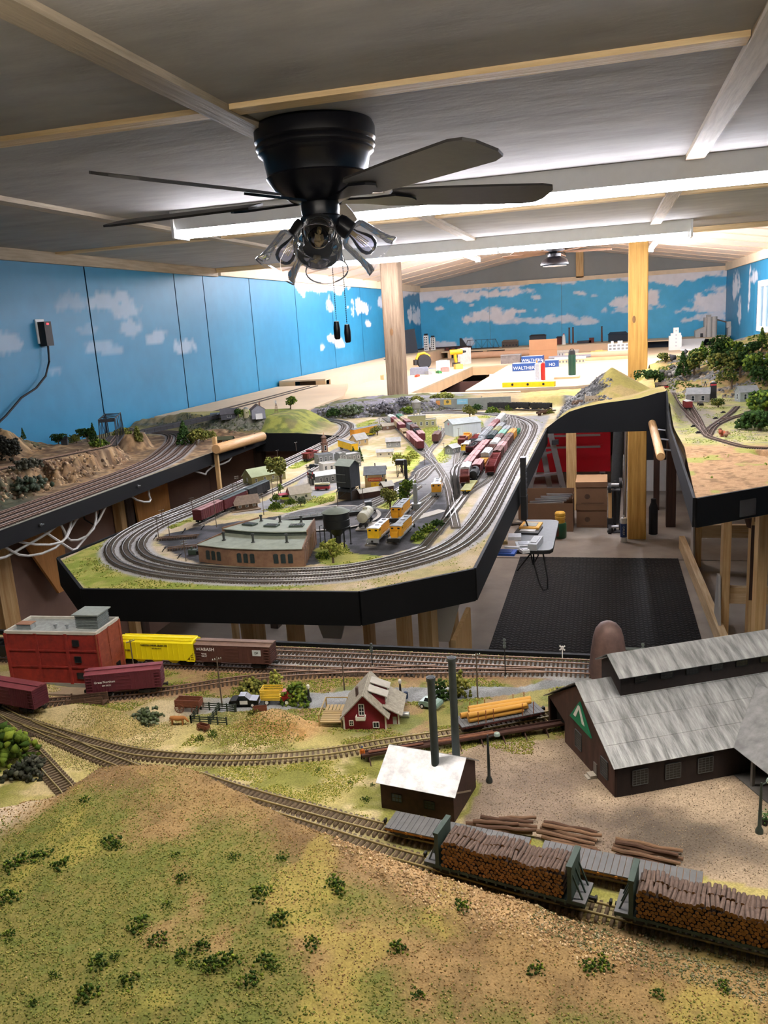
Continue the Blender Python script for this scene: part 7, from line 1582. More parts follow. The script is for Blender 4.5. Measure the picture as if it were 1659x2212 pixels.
auto('yellow taxi on the rear town street',P(801,940),.6,mat('taxi_yellow','#e6d41c',.35),mat('taxi_yellow','#e6d41c'));auto('dark sedan at the rear of the town',P(800,925),.6,blk,blk);auto('black car parked by the white store',P(675,1012),1.2,blk,blk);auto('yellow-green car behind the street bushes',P(617,1080),.4,mat('car_lime','#c3cf3a',.4),mat('car_lime','#c3cf3a'))
for i,q in enumerate(_gp):
    foam_patch('loop_grass','green ground foam '+('at the nose corner of the loop','under the black tank','around the bush row','on the island by the diesels','left of the platform track','by the far left main line','below the white cottage','between the boxcar strings','around the small corrugated shed','beside the ash hoist','along the aisle edge of the yard','on the rear curve','on the far left curve')[i],q,z_pen,2600 if i==0 else 1300,['#7f8c34','#9a9c48','#67782c','#b0a85c'],(.0014,.0034),dens=lambda x,y:sstep(.42,.56,fbm(x*16,y*16,171))*(dist_to(x,y,PN.values())>.026)*inpoly(x,y,PENP))
foam_patch('edge_grass','yellow-green foam along the front and aisle edges of the peninsula',[(-1.25,1.70),(-.55,1.73),(-.32,1.92),(-.31,4.3),(-.33,4.3),(-.335,2.3),(-.37,2.05),(-.56,1.82),(-.8,1.745),(-1.2,1.79)],z_pen,4200,['#a39d52','#8f9440','#c0b278','#74822f'],(.0012,.0028),dens=lambda x,y:sstep(.4,.55,fbm(x*18,y*9,181))*(dist_to(x,y,[PN['O1']])>.024)*inpoly(x,y,PENP))
# ================================================================== LEFT SHELF SCENERY
def zl(x,y):return zg(z_ls,x,y)
iron=mat('bridge_iron','#2b2b2e',.6,.2,.15,80)
def truss(label,a,b,W_,H_,bays,m=iron):
    a=Vector(a);b=Vector(b);L_=(b-a).length;t=thing('truss_bridge',label,'bridge',a,rot_of(a,b))
    for s in (-1,1):
        y=s*W_/2;bb=MB().bar((0,y,.004),(L_,y,.004),.004,.006).bar((L_/bays*.6,y,H_),(L_-L_/bays*.6,y,H_),.004,.005)
        bb.bar((0,y,.004),(L_/bays*.6,y,H_),.004).bar((L_,y,.004),(L_-L_/bays*.6,y,H_),.004)
        for k in range(1,bays):x=L_*k/bays;bb.bar((x,y,.004),(x,y,H_),.0026);bb.bar((x,y,.004 if k % 2 else H_),(min(L_-L_/bays*.6,x+L_/bays),y,H_ if k % 2 else .004),.0022)
        bb.build('side_truss',m,t)
    bb=MB()
    for k in range(1,bays):x=L_*k/bays;bb.bar((x,-W_/2,H_),(x,W_/2,H_),.003);bb.bar((x,-W_/2,H_),(min(x+L_/bays,L_-L_/bays*.6),W_/2,H_),.0018)
    bb.bar((L_/bays*.6,-W_/2,H_-.006),(L_/bays*.6,W_/2,H_-.006),.003,.014);bb.build('top_bracing',m,t)
    MB().box(0,L_,-W_/2,W_/2,-.004,.0).build('deck',mat('bridge_deck','#4a423c',.9,0,.2,90),t)
    for s in (-1,1):MB().box(0,L_,s*.00825-.0007,s*.00825+.0007,.0,.0035).build('rail',rail_br,t)
    return t
truss('dark through-truss bridge on the left shelf above the tracks',(-2.305,3.46,1.302),(-2.50,3.84,1.302),.075,.122,5)
g0,g1=Vector((-2.44,3.98,1.285)),Vector((-2.31,4.72,1.285));t=thing('girder_bridge','long dark plate girder bridge spanning the four shelf tracks','bridge',g0,rot_of(g0,g1));GL=(g1-g0).length
for s in (-1,1):MB().box(0,GL,s*.022-.002,s*.022+.002,.0,.024).build('girder',iron,t)
b=MB()
for k in range(14):
    for s in (-1,1):x=GL*(k+.5)/14;b.box(x-.001,x+.001,s*.024-.001,s*.024+.001,.001,.023)
b.build('stiffeners',iron,t);MB().box(-.03,GL+.03,-.024,.024,.012,.016).build('deck',mat('bridge_deck','#4a423c'),t)
for x in (-.02,GL+.02):MB().box(x-.018,x+.018,-.03,.03,-.07,.012).build('abutment',mat('abut','#8f8777',.9,0,.15,40),t)
def L_at(px,py,z=1.23):
    return hit(z_ls,LSP,px,py,1.5,5.6)
for px,py,h,w,c,kd,lab in ((400,962,.13,.10,DARKG,'conifer','tall dark conifer right of the girder bridge'),(425,962,.09,.11,OLIVE,'round','brown-green tree right of the girder bridge'),(440,955,.06,.09,OLIVE,'round','low olive tree below the farm bluff'),(630,912,.075,.09,GREENS,'round','leafy green tree on the bluff end'),(515,903,.055,.06,DARKG,'round','dark tree between barn and farmhouse'),(527,903,.05,.05,GREENS,'round','green tree beside the farm silo'),
  (190,955,.08,.10,DARKG,'round','dark tree left of the truss bridge'),(165,958,.05,.08,OLIVE,'round','low tree left of the truss bridge'),(125,945,.05,.07,DARKG,'round','small dark tree on the tan hill'),(205,962,.11,.05,DARKG,'conifer','narrow conifer against the truss bridge'),(49,935,.06,.03,DARKG,'conifer','lone little conifer on the left hilltop'),(30,1000,.10,.12,['#33332e','#45453c','#26261f'],'round','big dark bare tree at the left edge'),(8,985,.09,.11,['#2c2c29','#3d3c36'],'round','black bushy tree at the far left edge')):
    tree(lab,L_at(px,py),h,w,c,kd)
for px,py,w,h,c,lab in ((215,965,.09,.04,GREENS,'green bush at the foot of the truss bridge'),(265,938,.10,.04,OLIVE,'olive bush on the abutment right of the truss'),(300,955,.05,.09,OLIVE,'hanging bush at the girder bridge abutment'),(60,1010,.12,.04,['#4a4a40','#5c5a4c'],'grey scrub below the dark trees'),(455,945,.08,.03,OLIVE,'olive scrub below the farm'),(660,925,.06,.02,GREENS,'low grass tuft at the bluff foot'),(60,1060,.16,.06,['#4d5648','#3f4a3a','#5d6154'],'grey-green brush on the cliff at the far left')):bush(lab,L_at(px,py),w,h,c)
def farm(name,label,px,py,ang,L_,W_,he,hr,wm,rm):
    t=thing(name,label,'building',L_at(px,py),math.radians(ang));gable(t,L_,W_,he,hr,wm,rm,.005)
    for s in (-1,1):win(t,(0,s*(W_/2+.0004),he*.55),s*math.pi/2,L_*.25,he*.4,2,2)
    return t
farm('barn','dark grey barn on the farm bluff',496,905,25,.10,.07,.035,.065,mat('barn_grey','#4c4c50',.85,0,.2,60),mat('barn_roof','#5c5a5e',.8,0,.15,60))
t=farm('farmhouse','grey two-storey farmhouse with brown roof and white porch',558,905,-60,.085,.08,.055,.085,mat('farm_wall','#8b8b92',.85,0,.1,60),mat('farm_roof','#6a5a58',.85,0,.15,60));MB().box(.03,.058,-.02,.02,.0,.032).build('porch',white_m,t);MB().box(.0,.008,.01,.018,.07,.10).build('chimney',wbrk,t)
t=thing('silo','cream farm silo behind the green tree','silo',L_at(533,903));MB().cyl((0,0,0),(0,0,.055),.016,n=18).build('tower',mat('silo_cream','#c9c09a',.8),t,True);MB().lathe([(.017,.055),(.010,.064),(0,.068)],18).build('dome',mat('silo_dome','#8d8f88',.7),t,True)
t=thing('windmill','thin farm windmill on a lattice tower','windmill',L_at(598,897))
for k in range(4):a=k*math.pi/2+.78;MB().bar((.012*math.cos(a),.012*math.sin(a),0),(.003*math.cos(a),.003*math.sin(a),.062),.0014).build('leg',mat('mill_wood','#6b4f3c',.8),t)
b=MB()
for z in (.015,.03,.045):r=.012-.009*z/.062;b.box(-r,r,-r,-r+.001,z,z+.001);b.box(-r,r,r-.001,r,z,z+.001)
b.build('bracing',mat('mill_wood','#6b4f3c'),t);b=MB()
for k in range(8):a=k*math.pi/4;b.bar((0,-.006,.066),(.014*math.cos(a),-.006,.066+.014*math.sin(a)),.0028,.0006)
b.build('fan_wheel',silver_m,t);MB().box(-.001,.001,-.006,.016,.065,.067).build('tail',silver_m,t)
t=farm('cabin','dark cabin with orange window frames below the bluff',488,957,8,.08,.045,.022,.036,mat('cabin_dark','#3d3a2c',.85),mat('cabin_roof','#45472f',.85,0,.15,60))
for x in (-.022,.014):win(t,(x,-.0229,.013),-math.pi/2,.016,.013,2,1,mat('cabin_orange','#d88a2c',.6))
t=thing('hoist_house','little dark shed with hoist near the lone conifer on the hill','shed',L_at(138,945),.4);gable(t,.03,.025,.03,.04,iron,iron,.002);MB().bar((0,0,.035),(.02,0,.055),.002).build('boom',iron,t)
t=thing('cabin','small bluish shack at the left end of the farm bluff','building',L_at(465,900),.3);gable(t,.05,.03,.014,.024,mat('shack_blue','#7f97a8',.8),mat('shack_roof','#5d6a78',.8),.004)
dow=wood('dowel','#d9ad78','#c4935c',1,20,.45)
def grab(label,a,b,r,side):
    a=Vector(a);b=Vector(b);t=thing('grab_rail',label,'handrail',a);d=b-a;L_=d.length;M_=d.to_track_quat('Z','X').to_matrix().to_4x4()
    MB().lathe([(0,0),(r*.85,0),(r,.006),(r,L_-.006),(r*.85,L_),(0,L_)],20,M_=M_).build('dowel',dow,t,True)
    for f in (.2,.5,.8):MB().cyl(d*f,d*f+Vector((side,0,-.008)),.004,n=8).build('bolt',steel,t)
grab('thick round wooden grab rail on the left shelf fascia',(-1.845,3.66,1.243),(-1.845,4.24,1.221),.026,-.035)
grab('round wooden grab rail on the right board fascia',(.228,4.36,1.216),(.226,3.62,1.172),.019,.055)
t=thing('wooden_stake','slim wooden stick standing against the left shelf grab rail','stick',(-1.862,3.69,0));MB().box(-.009,.009,-.009,.009,.35,1.30).build('stick',pine_z,t);MB().box(-.014,.014,-.014,.014,0,.36).build('foot',pine_z,t)
wire=mat('white_cable','#d9d6cf',.5);t=thing('cable_bundle','loops of white cable hanging below the left shelf fascia','cable',(-1.93,2.4,1.16))
for k,(y0,y1,dip) in enumerate(((-.35,.10,.05),(-.20,.22,.09),(-.12,.30,.07),(.02,.40,.13),(.10,.36,.10),(.62,.80,.06),(1.15,1.45,.05),(1.3,1.6,.035))):
    MB().tube([(.02*math.sin(k*2+q),y0+(y1-y0)*q/8,-dip*math.sin(math.pi*q/8)+.004) for q in range(9)],.0045,6).build('cable',wire,t,True)
MB().tube([(.0,-1.2,.0),(.005,-.9,-.012),(.0,-.6,-.006),(0,-.3,-.004)],.005,6).build('cable',wire,t,True)
for k,(y,z) in enumerate(((2.35,1.195),(2.98,1.20),(4.05,1.19))):tag(MB().cyl((-1.8765,y,z),(-1.871,y,z),.006,n=8).box(-1.872,-1.868,y-.001,y+.012,z-.002,z+.002).build('fascia_hook',steel),('nearest','middle','farthest')[k]+' small steel hook screwed into the left shelf fascia','hook')
tag(MB().tube([(-2.27,3.12,1.12),(-2.26,3.13,1.02),(-2.24,3.17,.98),(-2.24,3.22,1.03),(-2.25,3.24,1.13)],.004,6).build('black_cable',black_m,None,True),'black cable loop hanging under the left shelf','cable')
t=thing('power_adapter','black power adapter plugged into a wall outlet, red light on','adapter',(XL+.002,4.15,1.86));MB().box(0,.006,-.045,.03,-.06,.075).build('outlet_plate',white_paint,t);MB().box(.006,.05,-.032,.03,-.075,.06).build('adapter_body',black_m,t);MB().box(.05,.052,-.012,.006,.042,.052).build('power_light',mat('red_led','#ff2030',.4,0,0,1,emit=2.0),t)
MB().tube([(.03,0,-.075),(.03,-.01,-.16),(.03,-.06,-.24),(.03,-.16,-.30),(.02,-.28,-.34),(.02,-.42,-.42),(.02,-.6,-.50)],.006,8).build('cord',black_m,t,True)
# ================================================================== RIGHT BOARD SCENERY
def R_at(px,py,z=1.26):
    return hit(z_rt,RTP,px,py,2.5,6.4)
def rhouse(name,label,px,py,ang,L_,W_,he,hr,wm,rm):
    t=thing(name,label,'building',R_at(px,py),math.radians(ang));gable(t,L_,W_,he,hr,wm,rm,.005)
    for k in (-1,1):win(t,(k*L_*.22,-W_/2-.0004,he*.5),-math.pi/2,L_*.14,he*.55,1,2)
    win(t,(-L_/2-.0004,0,he*.5),math.pi,W_*.2,he*.55,1,2);return t
wth=mat('weathered_wall','#86827c',.9,0,.2,60);wtr=mat('weathered_roof','#b0b0ae',.7,.1,.15,50)
rhouse('cottage','grey cottage with pale tin roof at the right',1612,866,15,.10,.075,.055,.085,mat('cottage_grey','#8f948f',.85,0,.1,60),wtr)
rhouse('mine_shed','weathered shed with pale tin roof in the clearing',1508,868,-8,.12,.085,.05,.08,wth,wtr);rhouse('outhouse','little grey annex left of the clearing shed',1487,866,0,.03,.035,.035,.045,wth,wtr)
rhouse('cabin','small brown cabin at the foot of the hill left of the shed',1424,838,5,.075,.045,.022,.036,wbrn,rbrn);rhouse('cabin','tiny white-ended shack high on the hill',1607,763,10,.07,.045,.03,.05,wth,wtr);rhouse('cabin','dark roofed shack near the right edge of the hill',1652,785,10,.09,.05,.025,.045,mat('cabin_dark','#3d3a2c'),wtr);rhouse('boxcar_shed','dark shed at the right edge beside the cottage',1652,868,5,.06,.05,.05,.06,iron,iron)
t=thing('coal_bin','tall black bin with red cap beside the clearing shed','tower',R_at(1540,864));MB().box(-.017,.017,-.014,.014,0,.098).build('bin',black_m,t);MB().box(-.016,.016,-.015,-.014,.084,.092).build('cap',mat('trim_red2','#c2303a'),t);MB().lathe([(.010,.10),(.012,.104),(0,.11)],10).build('vent',silver_m,t)
t=thing('boxcar','short red boxcar with white roof on the right board stub track','freight car',R_at(1485,886)+Vector((0,0,.006)),math.radians(100));boxcar(t,.07,cols['red'],cols['wht'],ribs=3)
t=thing('pickup_truck','old black truck with load in the clearing','truck',R_at(1513,876),math.radians(100));MB().box(-.028,.028,-.009,.009,.006,.014).build('body',blk,t);MB().box(-.012,.004,-.009,.009,.014,.026).build('cab',mat('cab_tan','#6a655a',.6),t);MB().box(.006,.028,-.010,.010,.014,.022).build('load',wbrn,t)
for x in (-.018,.018):
    for s in (-1,1):MB().cyl((x,s*.008,.006),(x,s*.011,.006),.006,n=12).build('wheel',mat('tire','#131313'),t)
auto('small red car below the brown cabin',R_at(1440,838),.2,mat('truck_red','#b52a2a'),mat('truck_red','#b52a2a'),None,.045)
b=MB();
t=thing('mine_headframe','dark timber mine headframe with wheel behind the shed','headframe',R_at(1523,850));
for x in (-.02,.02):MB().bar((x,-.01,0),(0,0,.07),.003).build('leg',black_m,t)
n=16
for k in range(n):a0,a1=2*math.pi*k/n,2*math.pi*(k+1)/n;b.bar((.022*math.cos(a0),0,.07+.022*math.sin(a0)),(.022*math.cos(a1),0,.07+.022*math.sin(a1)),.002)
for k in range(4):a0=math.pi*k/4;b.bar((-.022*math.cos(a0),0,.07-.022*math.sin(a0)),(.022*math.cos(a0),0,.07+.022*math.sin(a0)),.0012)
b.build('wheel',silver_m,t)
for k,(px,py,h,w,c,kd,lab) in enumerate(((1412,832,.075,.10,DARKG,'round','dark green tree left of the small brown cabin'),(1437,783,.05,.06,OLIVE,'round','olive tree on the slope above the rock face'),(1517,768,.08,.045,DARKG,'conifer','lone conifer on the hill shoulder'),(1475,815,.13,.07,GREENS,'conifer','slender green tree beside the rock face'),(1500,810,.11,.10,OLIVE,'round','olive tree right of the slender tree'),(1510,795,.10,.09,GREENS,'round','green tree behind the clearing shed'),(1555,800,.17,.11,GREENS,'round','tall green tree above the clearing'),(1565,820,.13,.12,GREENS,'round','bright green tree in the grove'),(1590,800,.16,.10,OLIVE,'round','olive tree in the middle of the grove'),(1600,815,.12,.10,DARKG,'round','dark tree on the right side of the grove'),(1580,840,.10,.07,OLIVE,'round','low olive tree in front of the grove'),(1640,820,.12,.13,GREENS,'round','green tree behind the cottage'),(1655,835,.09,.10,DARKG,'round','dark tree at the right edge behind the cottage'),(1570,770,.10,.06,OLIVE,'conifer','thin tree high on the hill'),(1645,760,.12,.06,OLIVE,'conifer','thin olive tree at the hilltop edge'),(1620,775,.08,.08,OLIVE,'round','olive brush tree below the hilltop shack'),(1552,880,.035,.05,OLIVE,'round','low bush tree by the stone pile'),(1655,905,.10,.12,GREENS,'round','green tree on the grassy knoll at the right edge'),(1640,930,.06,.10,DARKG,'round','dark brush on the grassy knoll'))):
    tree(lab,R_at(px,py),h*1.25,w*1.5,[DARKG,OLIVE,GREENS][k % 3]+DARKG[:1],kd)
rockm=vmat('rock_face',.9,60,.35,.8)
def rocks(label,pts,s,cols_=('#77726c','#8d8880','#5a5650')):
    P_=[]
    for px,py in pts:q=R_at(px,py);P_.append((q.x,q.y,q.z+s*.2))
    P_=np.array(P_);P_=np.repeat(P_,5,0)+RNG.normal(size=(len(P_)*5,3))*s*.6
    t=thing('rock_outcrop',label,'rock',P_.mean(0));link('stones',clump_mesh('stones',P_-P_.mean(0),RNG.uniform(.6,1.2,len(P_))*s,jitcol(cols_,len(P_)),rockm),t)
rocks('pale layered rock face on the slope left of the grove',[(1430,815),(1440,808),(1452,805),(1445,820),(1455,815),(1435,822)],.03);rocks('dark grey outcrop high on the hill',[(1455,778),(1470,770),(1490,768),(1500,775),(1480,780)],.03,('#5d5b5c','#6d6a6b','#4a4849'));rocks('grey stone ledge under the hilltop shack',[(1625,770),(1635,778),(1615,775),(1610,790),(1630,795)],.026);rocks('pile of pale stones beside the clearing',[(1545,872),(1556,868),(1535,874),(1562,874)],.010,('#b3a68c','#9a8f7a'));rocks('reddish boulder in the tan bank at the right',[(1560,940),(1572,938),(1566,944)],.014,('#a8583c','#93705a'))
for k,(px,py) in enumerate(((1498,922),(1508,936),(1546,905),(1562,892),(1552,918))):
    t=thing('switch_stand',('first','second','third','fourth','fifth')[k]+' black switch machine at the right board junction','switch',R_at(px,py),.5);MB().box(-.012,.012,-.004,.004,0,.006).box(-.004,.004,-.006,.006,.004,.010).build('machine',black_m,t)
foam_patch('bank_tufts','green tufts on the tan bank of the right board',[(.27,2.55),(.9,3.0),(.8,3.5),(.32,3.4)],z_rt,500,['#6f7f30','#7f8c3c'],(.003,.007),dens=lambda x,y:sstep(.62,.7,fbm(x*9,y*9,191)))
foam_patch('clearing_grass','pale green foam around the tracks of the right board',[(.32,3.5),(.9,3.5),(.9,5.2),(.32,5.6)],z_rt,2600,['#9aa05a','#b3b074','#7f8a42'],(.002,.005),dens=lambda x,y:sstep(.45,.6,fbm(x*9,y*9,195))*(dist_to(x,y,RT.values())>.025))
tag(MB().box(.585,.645,2.700,2.703,1.185,1.235).build('plastic_bag',shade_glass,None,False),'small clear plastic bag pinned to the right board fascia','bag').matrix_world=Matrix.Translation((.40,2.561,1.20)) @ Matrix.Rotation(.645,4,'Z') @ Matrix.Translation((-.615,-2.71,-1.21))
# ================================================================== HILL OVER THE AISLE AND BACK STRIP
def PN_at(px,py,z=1.21):
    return hit(z_pen,PENP,px,py,1.7,6.1)
t=thing('ruin','roofless tan stone ruin at the foot of the rocky hill','ruin',PN_at(1278,868),.1);rs=mat('ruin_stone','#a3927a',.9,0,.2,50)
MB().box(-.035,.035,.03,.034,0,.03).build('wall',rs,t);MB().extr([(-.035,-.03,0),(-.035,.03,0),(-.035,.03,.028),(-.035,0,.045),(-.035,-.03,.028)],(.004,0,0)).build('wall',rs,t)
MB().box(-.02,.035,-.03,-.026,0,.024).box(.031,.035,-.03,.03,0,.026).build('wall',rs,t)
for k in range(3):win(t,(-.012+k*.016,-.0302,.014),-math.pi/2,.006,.009,1,1,rs,black_m)
for px,py,w,h,c,lab in ((760,893,.16,.06,GREYG,'grey brush on the rear rock cut, left'),(830,888,.16,.06,['#6d6b70','#807d82','#5b5a5e'],'grey lichen mass on the rear rock cut'),(870,872,.10,.05,['#6d6b70','#807d82'],'grey lichen clump near the weathered post'),(720,897,.10,.05,DARKG,'dark brush at the left end of the rock cut'),(900,866,.10,.035,OLIVE,'olive brush right of the weathered post'),(880,890,.10,.04,GREENS,'green brush at the right end of the rock cut'),(1250,872,.09,.02,['#6b5648','#7d6858'],'dry brown brush beside the ruin'),(960,858,.16,.03,OLIVE,'low olive scrub on the bank behind the billboards'),(1165,880,.05,.03,OLIVE,'olive bush on the slope right of the hedges')):bush(lab,PN_at(px,py),w,h,c,n=220)
tree('tiny dark conifer on the straw hillside over the aisle',PN_at(1363,815),.025,.012,DARKG,'conifer',40)
b=MB();t=thing('ply_trestle','short wooden log flume at the end of the yard','flume',PN_at(1176,895),math.radians(70));MB().box(-.09,.09,-.012,.012,.014,.018).box(-.09,.09,-.013,-.011,.018,.026).box(-.09,.09,.011,.013,.018,.026).build('trough',brown_m,t)
for x in (-.07,0,.07):MB().box(x-.003,x+.003,-.01,.01,0,.014).build('trestle',brown_m,t)
t=thing('lumber_pile','heap of pale scrap boards at the end of the yard','lumber',PN_at(1155,884),.3)
for k in range(9):MB().cbox((random.uniform(-.05,.05),random.uniform(-.03,.03),.006+k*.003),.08,.012,.003,rz=random.uniform(-.6,.6),ry=random.uniform(-.1,.1)).build('board',mat('pale_board','#d9b48a',.8,0,.1,60),t)
def slope(zf,x,y):return np.hypot(zf(x+.008,y)-zf(x-.008,y),zf(x,y+.008)-zf(x,y-.008))/.016
foam_patch('cliff_rocks','craggy tan rock of the cliff above the left shelf tracks',[(-2.62,1.4),(-2.18,1.4),(-2.17,3.2),(-2.24,3.6),(-2.5,3.7)],z_ls,2600,['#b39a78','#8f7660','#6d5848','#c2a988','#7d6a55'],(.004,.013),lambda x,y:sstep(.3,.6,slope(z_ls,x,y))*(dist_to(x,y,LS.values())>.03),rockm,'rock',-.003)
foam_patch('hill_rocks','dark stones on the hill behind the left cliff',[(-3.05,1.6),(-2.55,1.6),(-2.55,3.5),(-3.05,3.5)],z_ls,700,['#5d5848','#4a4a3c','#77694f','#8a7555'],(.006,.017),lambda x,y:sstep(.3,.6,slope(z_ls,x,y))*sstep(.4,.55,fbm(x*8,y*8,201)),rockm,'rock',-.003)
foam_patch('bluff_rocks','grey-green rock face of the farm bluff',[(-2.9,4.4),(-1.7,4.38),(-1.7,4.75),(-2.9,4.95)],z_ls,900,['#74765f','#5d6150','#8d8a78','#6b6f4c'],(.005,.014),lambda x,y:sstep(.2,.45,slope(z_ls,x,y))*(x<-1.96),rockm,'rock',-.002)
foam_patch('cut_rocks','grey rock of the cut along the back of the peninsula',[(-1.9,5.1),(-.8,5.3),(-.8,5.75),(-1.9,5.5)],z_pen,1100,['#6f6d70','#85828a','#5c5b48','#9a9798'],(.006,.018),lambda x,y:sstep(.15,.4,slope(z_pen,x,y))*(dist_to(x,y,PN.values())>.04),rockm,'rock',-.002)
foam_patch('peak_rocks','grey jagged stone flank of the hill over the aisle',[(-.25,4.55),(.04,4.55),(.04,5.3),(-.25,5.4)],z_pen,900,['#6d6b69','#8a8784','#4c4b49','#9c9994'],(.006,.018),lambda x,y:sstep(.03,-.02,x-.25*(fbm(x*12,y*12,211)-.5)),rockm,'rock',-.003)
foam_patch('slope_rocks','grey and tan stones on the wooded hill',[(.35,5.2),(1.5,4.9),(1.5,6.2),(.35,6.2)],z_rt,900,['#7d7974','#96887a','#5b5852','#a3906e'],(.008,.022),lambda x,y:sstep(.5,.6,fbm(x*6,y*9,120)),rockm,'rock',-.004)
foam_patch('slope_brush','green brush on the wooded hill',[(.35,5.2),(1.6,4.8),(1.6,6.2),(.35,6.3)],z_rt,2200,['#4d5a26','#66702f','#7a7a3c','#3c4a20'],(.005,.014),lambda x,y:sstep(.5,.6,fbm(x*7,y*7,221)))
# ================================================================== FAR BENCHWORK
plyt=mat('plywood_top','#cdb695',.7,0,.07,3);plyf=mat('plywood_edge','#d3b083',.7,0,.1,6);TZ=1.15
def bench(label,poly,z,legs,skirt=.10):
    t=thing('workbench',label,'table');MB().prism(poly,z-.018,z).build('top',plyt,t);n=len(poly)
    for i in range(n):
        a,b_=Vector((*poly[i],0)),Vector((*poly[(i+1) % n],0));d=(b_-a).normalized();nn=Vector((d.y,-d.x,0))*-.001
        MB().extr([a+d*.002+Vector((0,0,z-.018-skirt))+nn,b_-d*.002+Vector((0,0,z-.018-skirt))+nn,b_-d*.002+Vector((0,0,z-.0185))+nn,a+d*.002+Vector((0,0,z-.0185))+nn],Vector((d.y,-d.x,0))*-.018).build('apron',plyf,t)
    for x,y in legs:MB().box(x-.045,x+.045,y-.02,y+.02,0,z-.02).build('leg',pine_z,t)
    return t
bench('pale plywood bench along the left wall covered with tools',[(-3.08,6.3),(-1.98,6.3),(-1.72,7.4),(-1.70,11.0),(-3.08,11.0)],TZ,[(-1.85,7.5),(-1.85,9.2),(-1.85,10.8)])
bench('pale plywood bench island in the middle with plans and boxes',[(-1.22,7.42),(-.25,7.42),(.35,7.9),(.35,10.98),(-1.22,10.98)],TZ,[(-1.1,10.6),(-1.1,9.3),(.2,10.6),(-.3,7.6)])
bench('wide plywood bench across the back of the room',[(-3.08,11.02),(1.83,11.02),(1.83,14.36),(-3.08,14.36)],TZ,[(-1.5,11.2),(-.5,11.2),(.5,11.2)])
bench('plywood bench along the right wall behind the hill',[(.40,6.62),(1.83,6.62),(1.83,10.98),(.40,10.98)],TZ,[(.6,8.5),(.6,10)])
t=thing('roadbed_board','narrow plywood roadbed board running past the grey post','board');MB().prism([(-1.95,6.22),(-1.60,6.60),(-.62,6.36),(-.62,6.28),(-1.55,6.45),(-1.9,6.05)],1.205,1.222).build('board',plyt,t);MB().box(-1.86,-1.83,6.25,6.28,1.15,1.205).build('riser',plyf,t);MB().box(-1.30,-1.24,6.45,6.48,1.12,1.206).build('riser',plyf,t)
t=thing('roadbed_board','plywood deck with two dark cork strips against the left wall','board');MB().prism([(-3.08,5.22),(-1.95,5.22),(-2.0,6.25),(-2.25,7.2),(-2.36,7.55),(-3.08,7.55)],1.235,1.25).build('board',plyt,t)
for x in (-2.62,-2.70):MB().box(x-.012,x+.012,5.3,7.4,1.25,1.255).build('cork_strip',mat('cork_dark','#4a4038',.9),t)
MB().box(-3.0,-1.97,5.225,5.24,1.15,1.235).build('edge_board',black_fascia,t);MB().box(-2.2,-2.1,5.6,5.7,1.15,1.235).build('riser',plyf,t)
t=thing('raised_shelf','raised plywood box shelf with a square tunnel mouth on the left wall','shelf');MB().box(-3.08,-2.60,7.6,14.3,1.285,1.30).build('top',plyt,t);MB().box(-2.615,-2.60,7.75,14.3,TZ,1.285).build('front',mat('front_board','#d8b896',.7,0,.06,5),t);MB().box(-3.08,-2.92,7.6,7.62,TZ,1.285).box(-2.70,-2.60,7.6,7.62,TZ,1.285).build('tunnel_mouth',plyf,t);MB().box(-2.92,-2.70,7.75,7.76,TZ,1.285).build('tunnel_back',mat('tunnel_brown','#5d4a3a',.9),t)
t=thing('raised_shelf','raised track shelf along the back wall with dark gaps below','shelf');MB().box(-2.58,1.80,13.45,14.34,1.245,1.262).build('top',plyt,t)
for k in range(8):x=-2.45+k*.58;MB().box(x-.03,x+.03,13.47,13.49,TZ,1.245).build('riser',plyf,t)
MB().box(-1.55,.55,13.452,13.462,TZ,1.245).build('front',mat('front_board','#d8b896'),t);MB().box(-2.5,1.78,13.6,13.61,TZ,1.244).build('shadow_board',mat('gap_shade','#16202c',.9),t)  # last one: dark sheet standing in for the shade in the gap under the shelf
t=thing('track_ramp','white sloping ramp board at the right of the back bench','board');MB().slab((1.0,12.2,1.17),(1.25,12.2,1.17),(1.45,13.44,1.26),(1.10,13.44,1.26),.014).build('ramp',white_paint,t);MB().box(1.05,1.2,12.9,12.93,TZ,1.205).build('riser',plyf,t)
MB().box(-.25,.33,10.99,11.01,TZ,1.19).build('low_board',plyf,t)
MB().box(-2.4,1.7,10.0,10.02,.1,1.03).build('dark_curtain',mat('curtain_brown','#4d332b',.9),thing('under_bench_panel','brown panel closing the space below the back bench','panel'))
SZ=1.262
def B_at(px,Y=13.9):return Vector((atY(px,740,Y).x,Y,SZ))
a=B_at(1003);b2=B_at(1078);truss('black arched truss bridge model standing on the back shelf',(a.x,13.9,SZ+.006),(b2.x,13.9,SZ+.006),.07,.14,6)
t=thing('bascule_leaf','black slanting bridge tower at the left end of the back shelf','bridge',B_at(1000));MB().extr([(-.05,-.03,0),(.10,-.03,0),(-.02,-.03,.19),(-.05,-.03,.19)],(0,.06,0)).build('tower',iron,t)
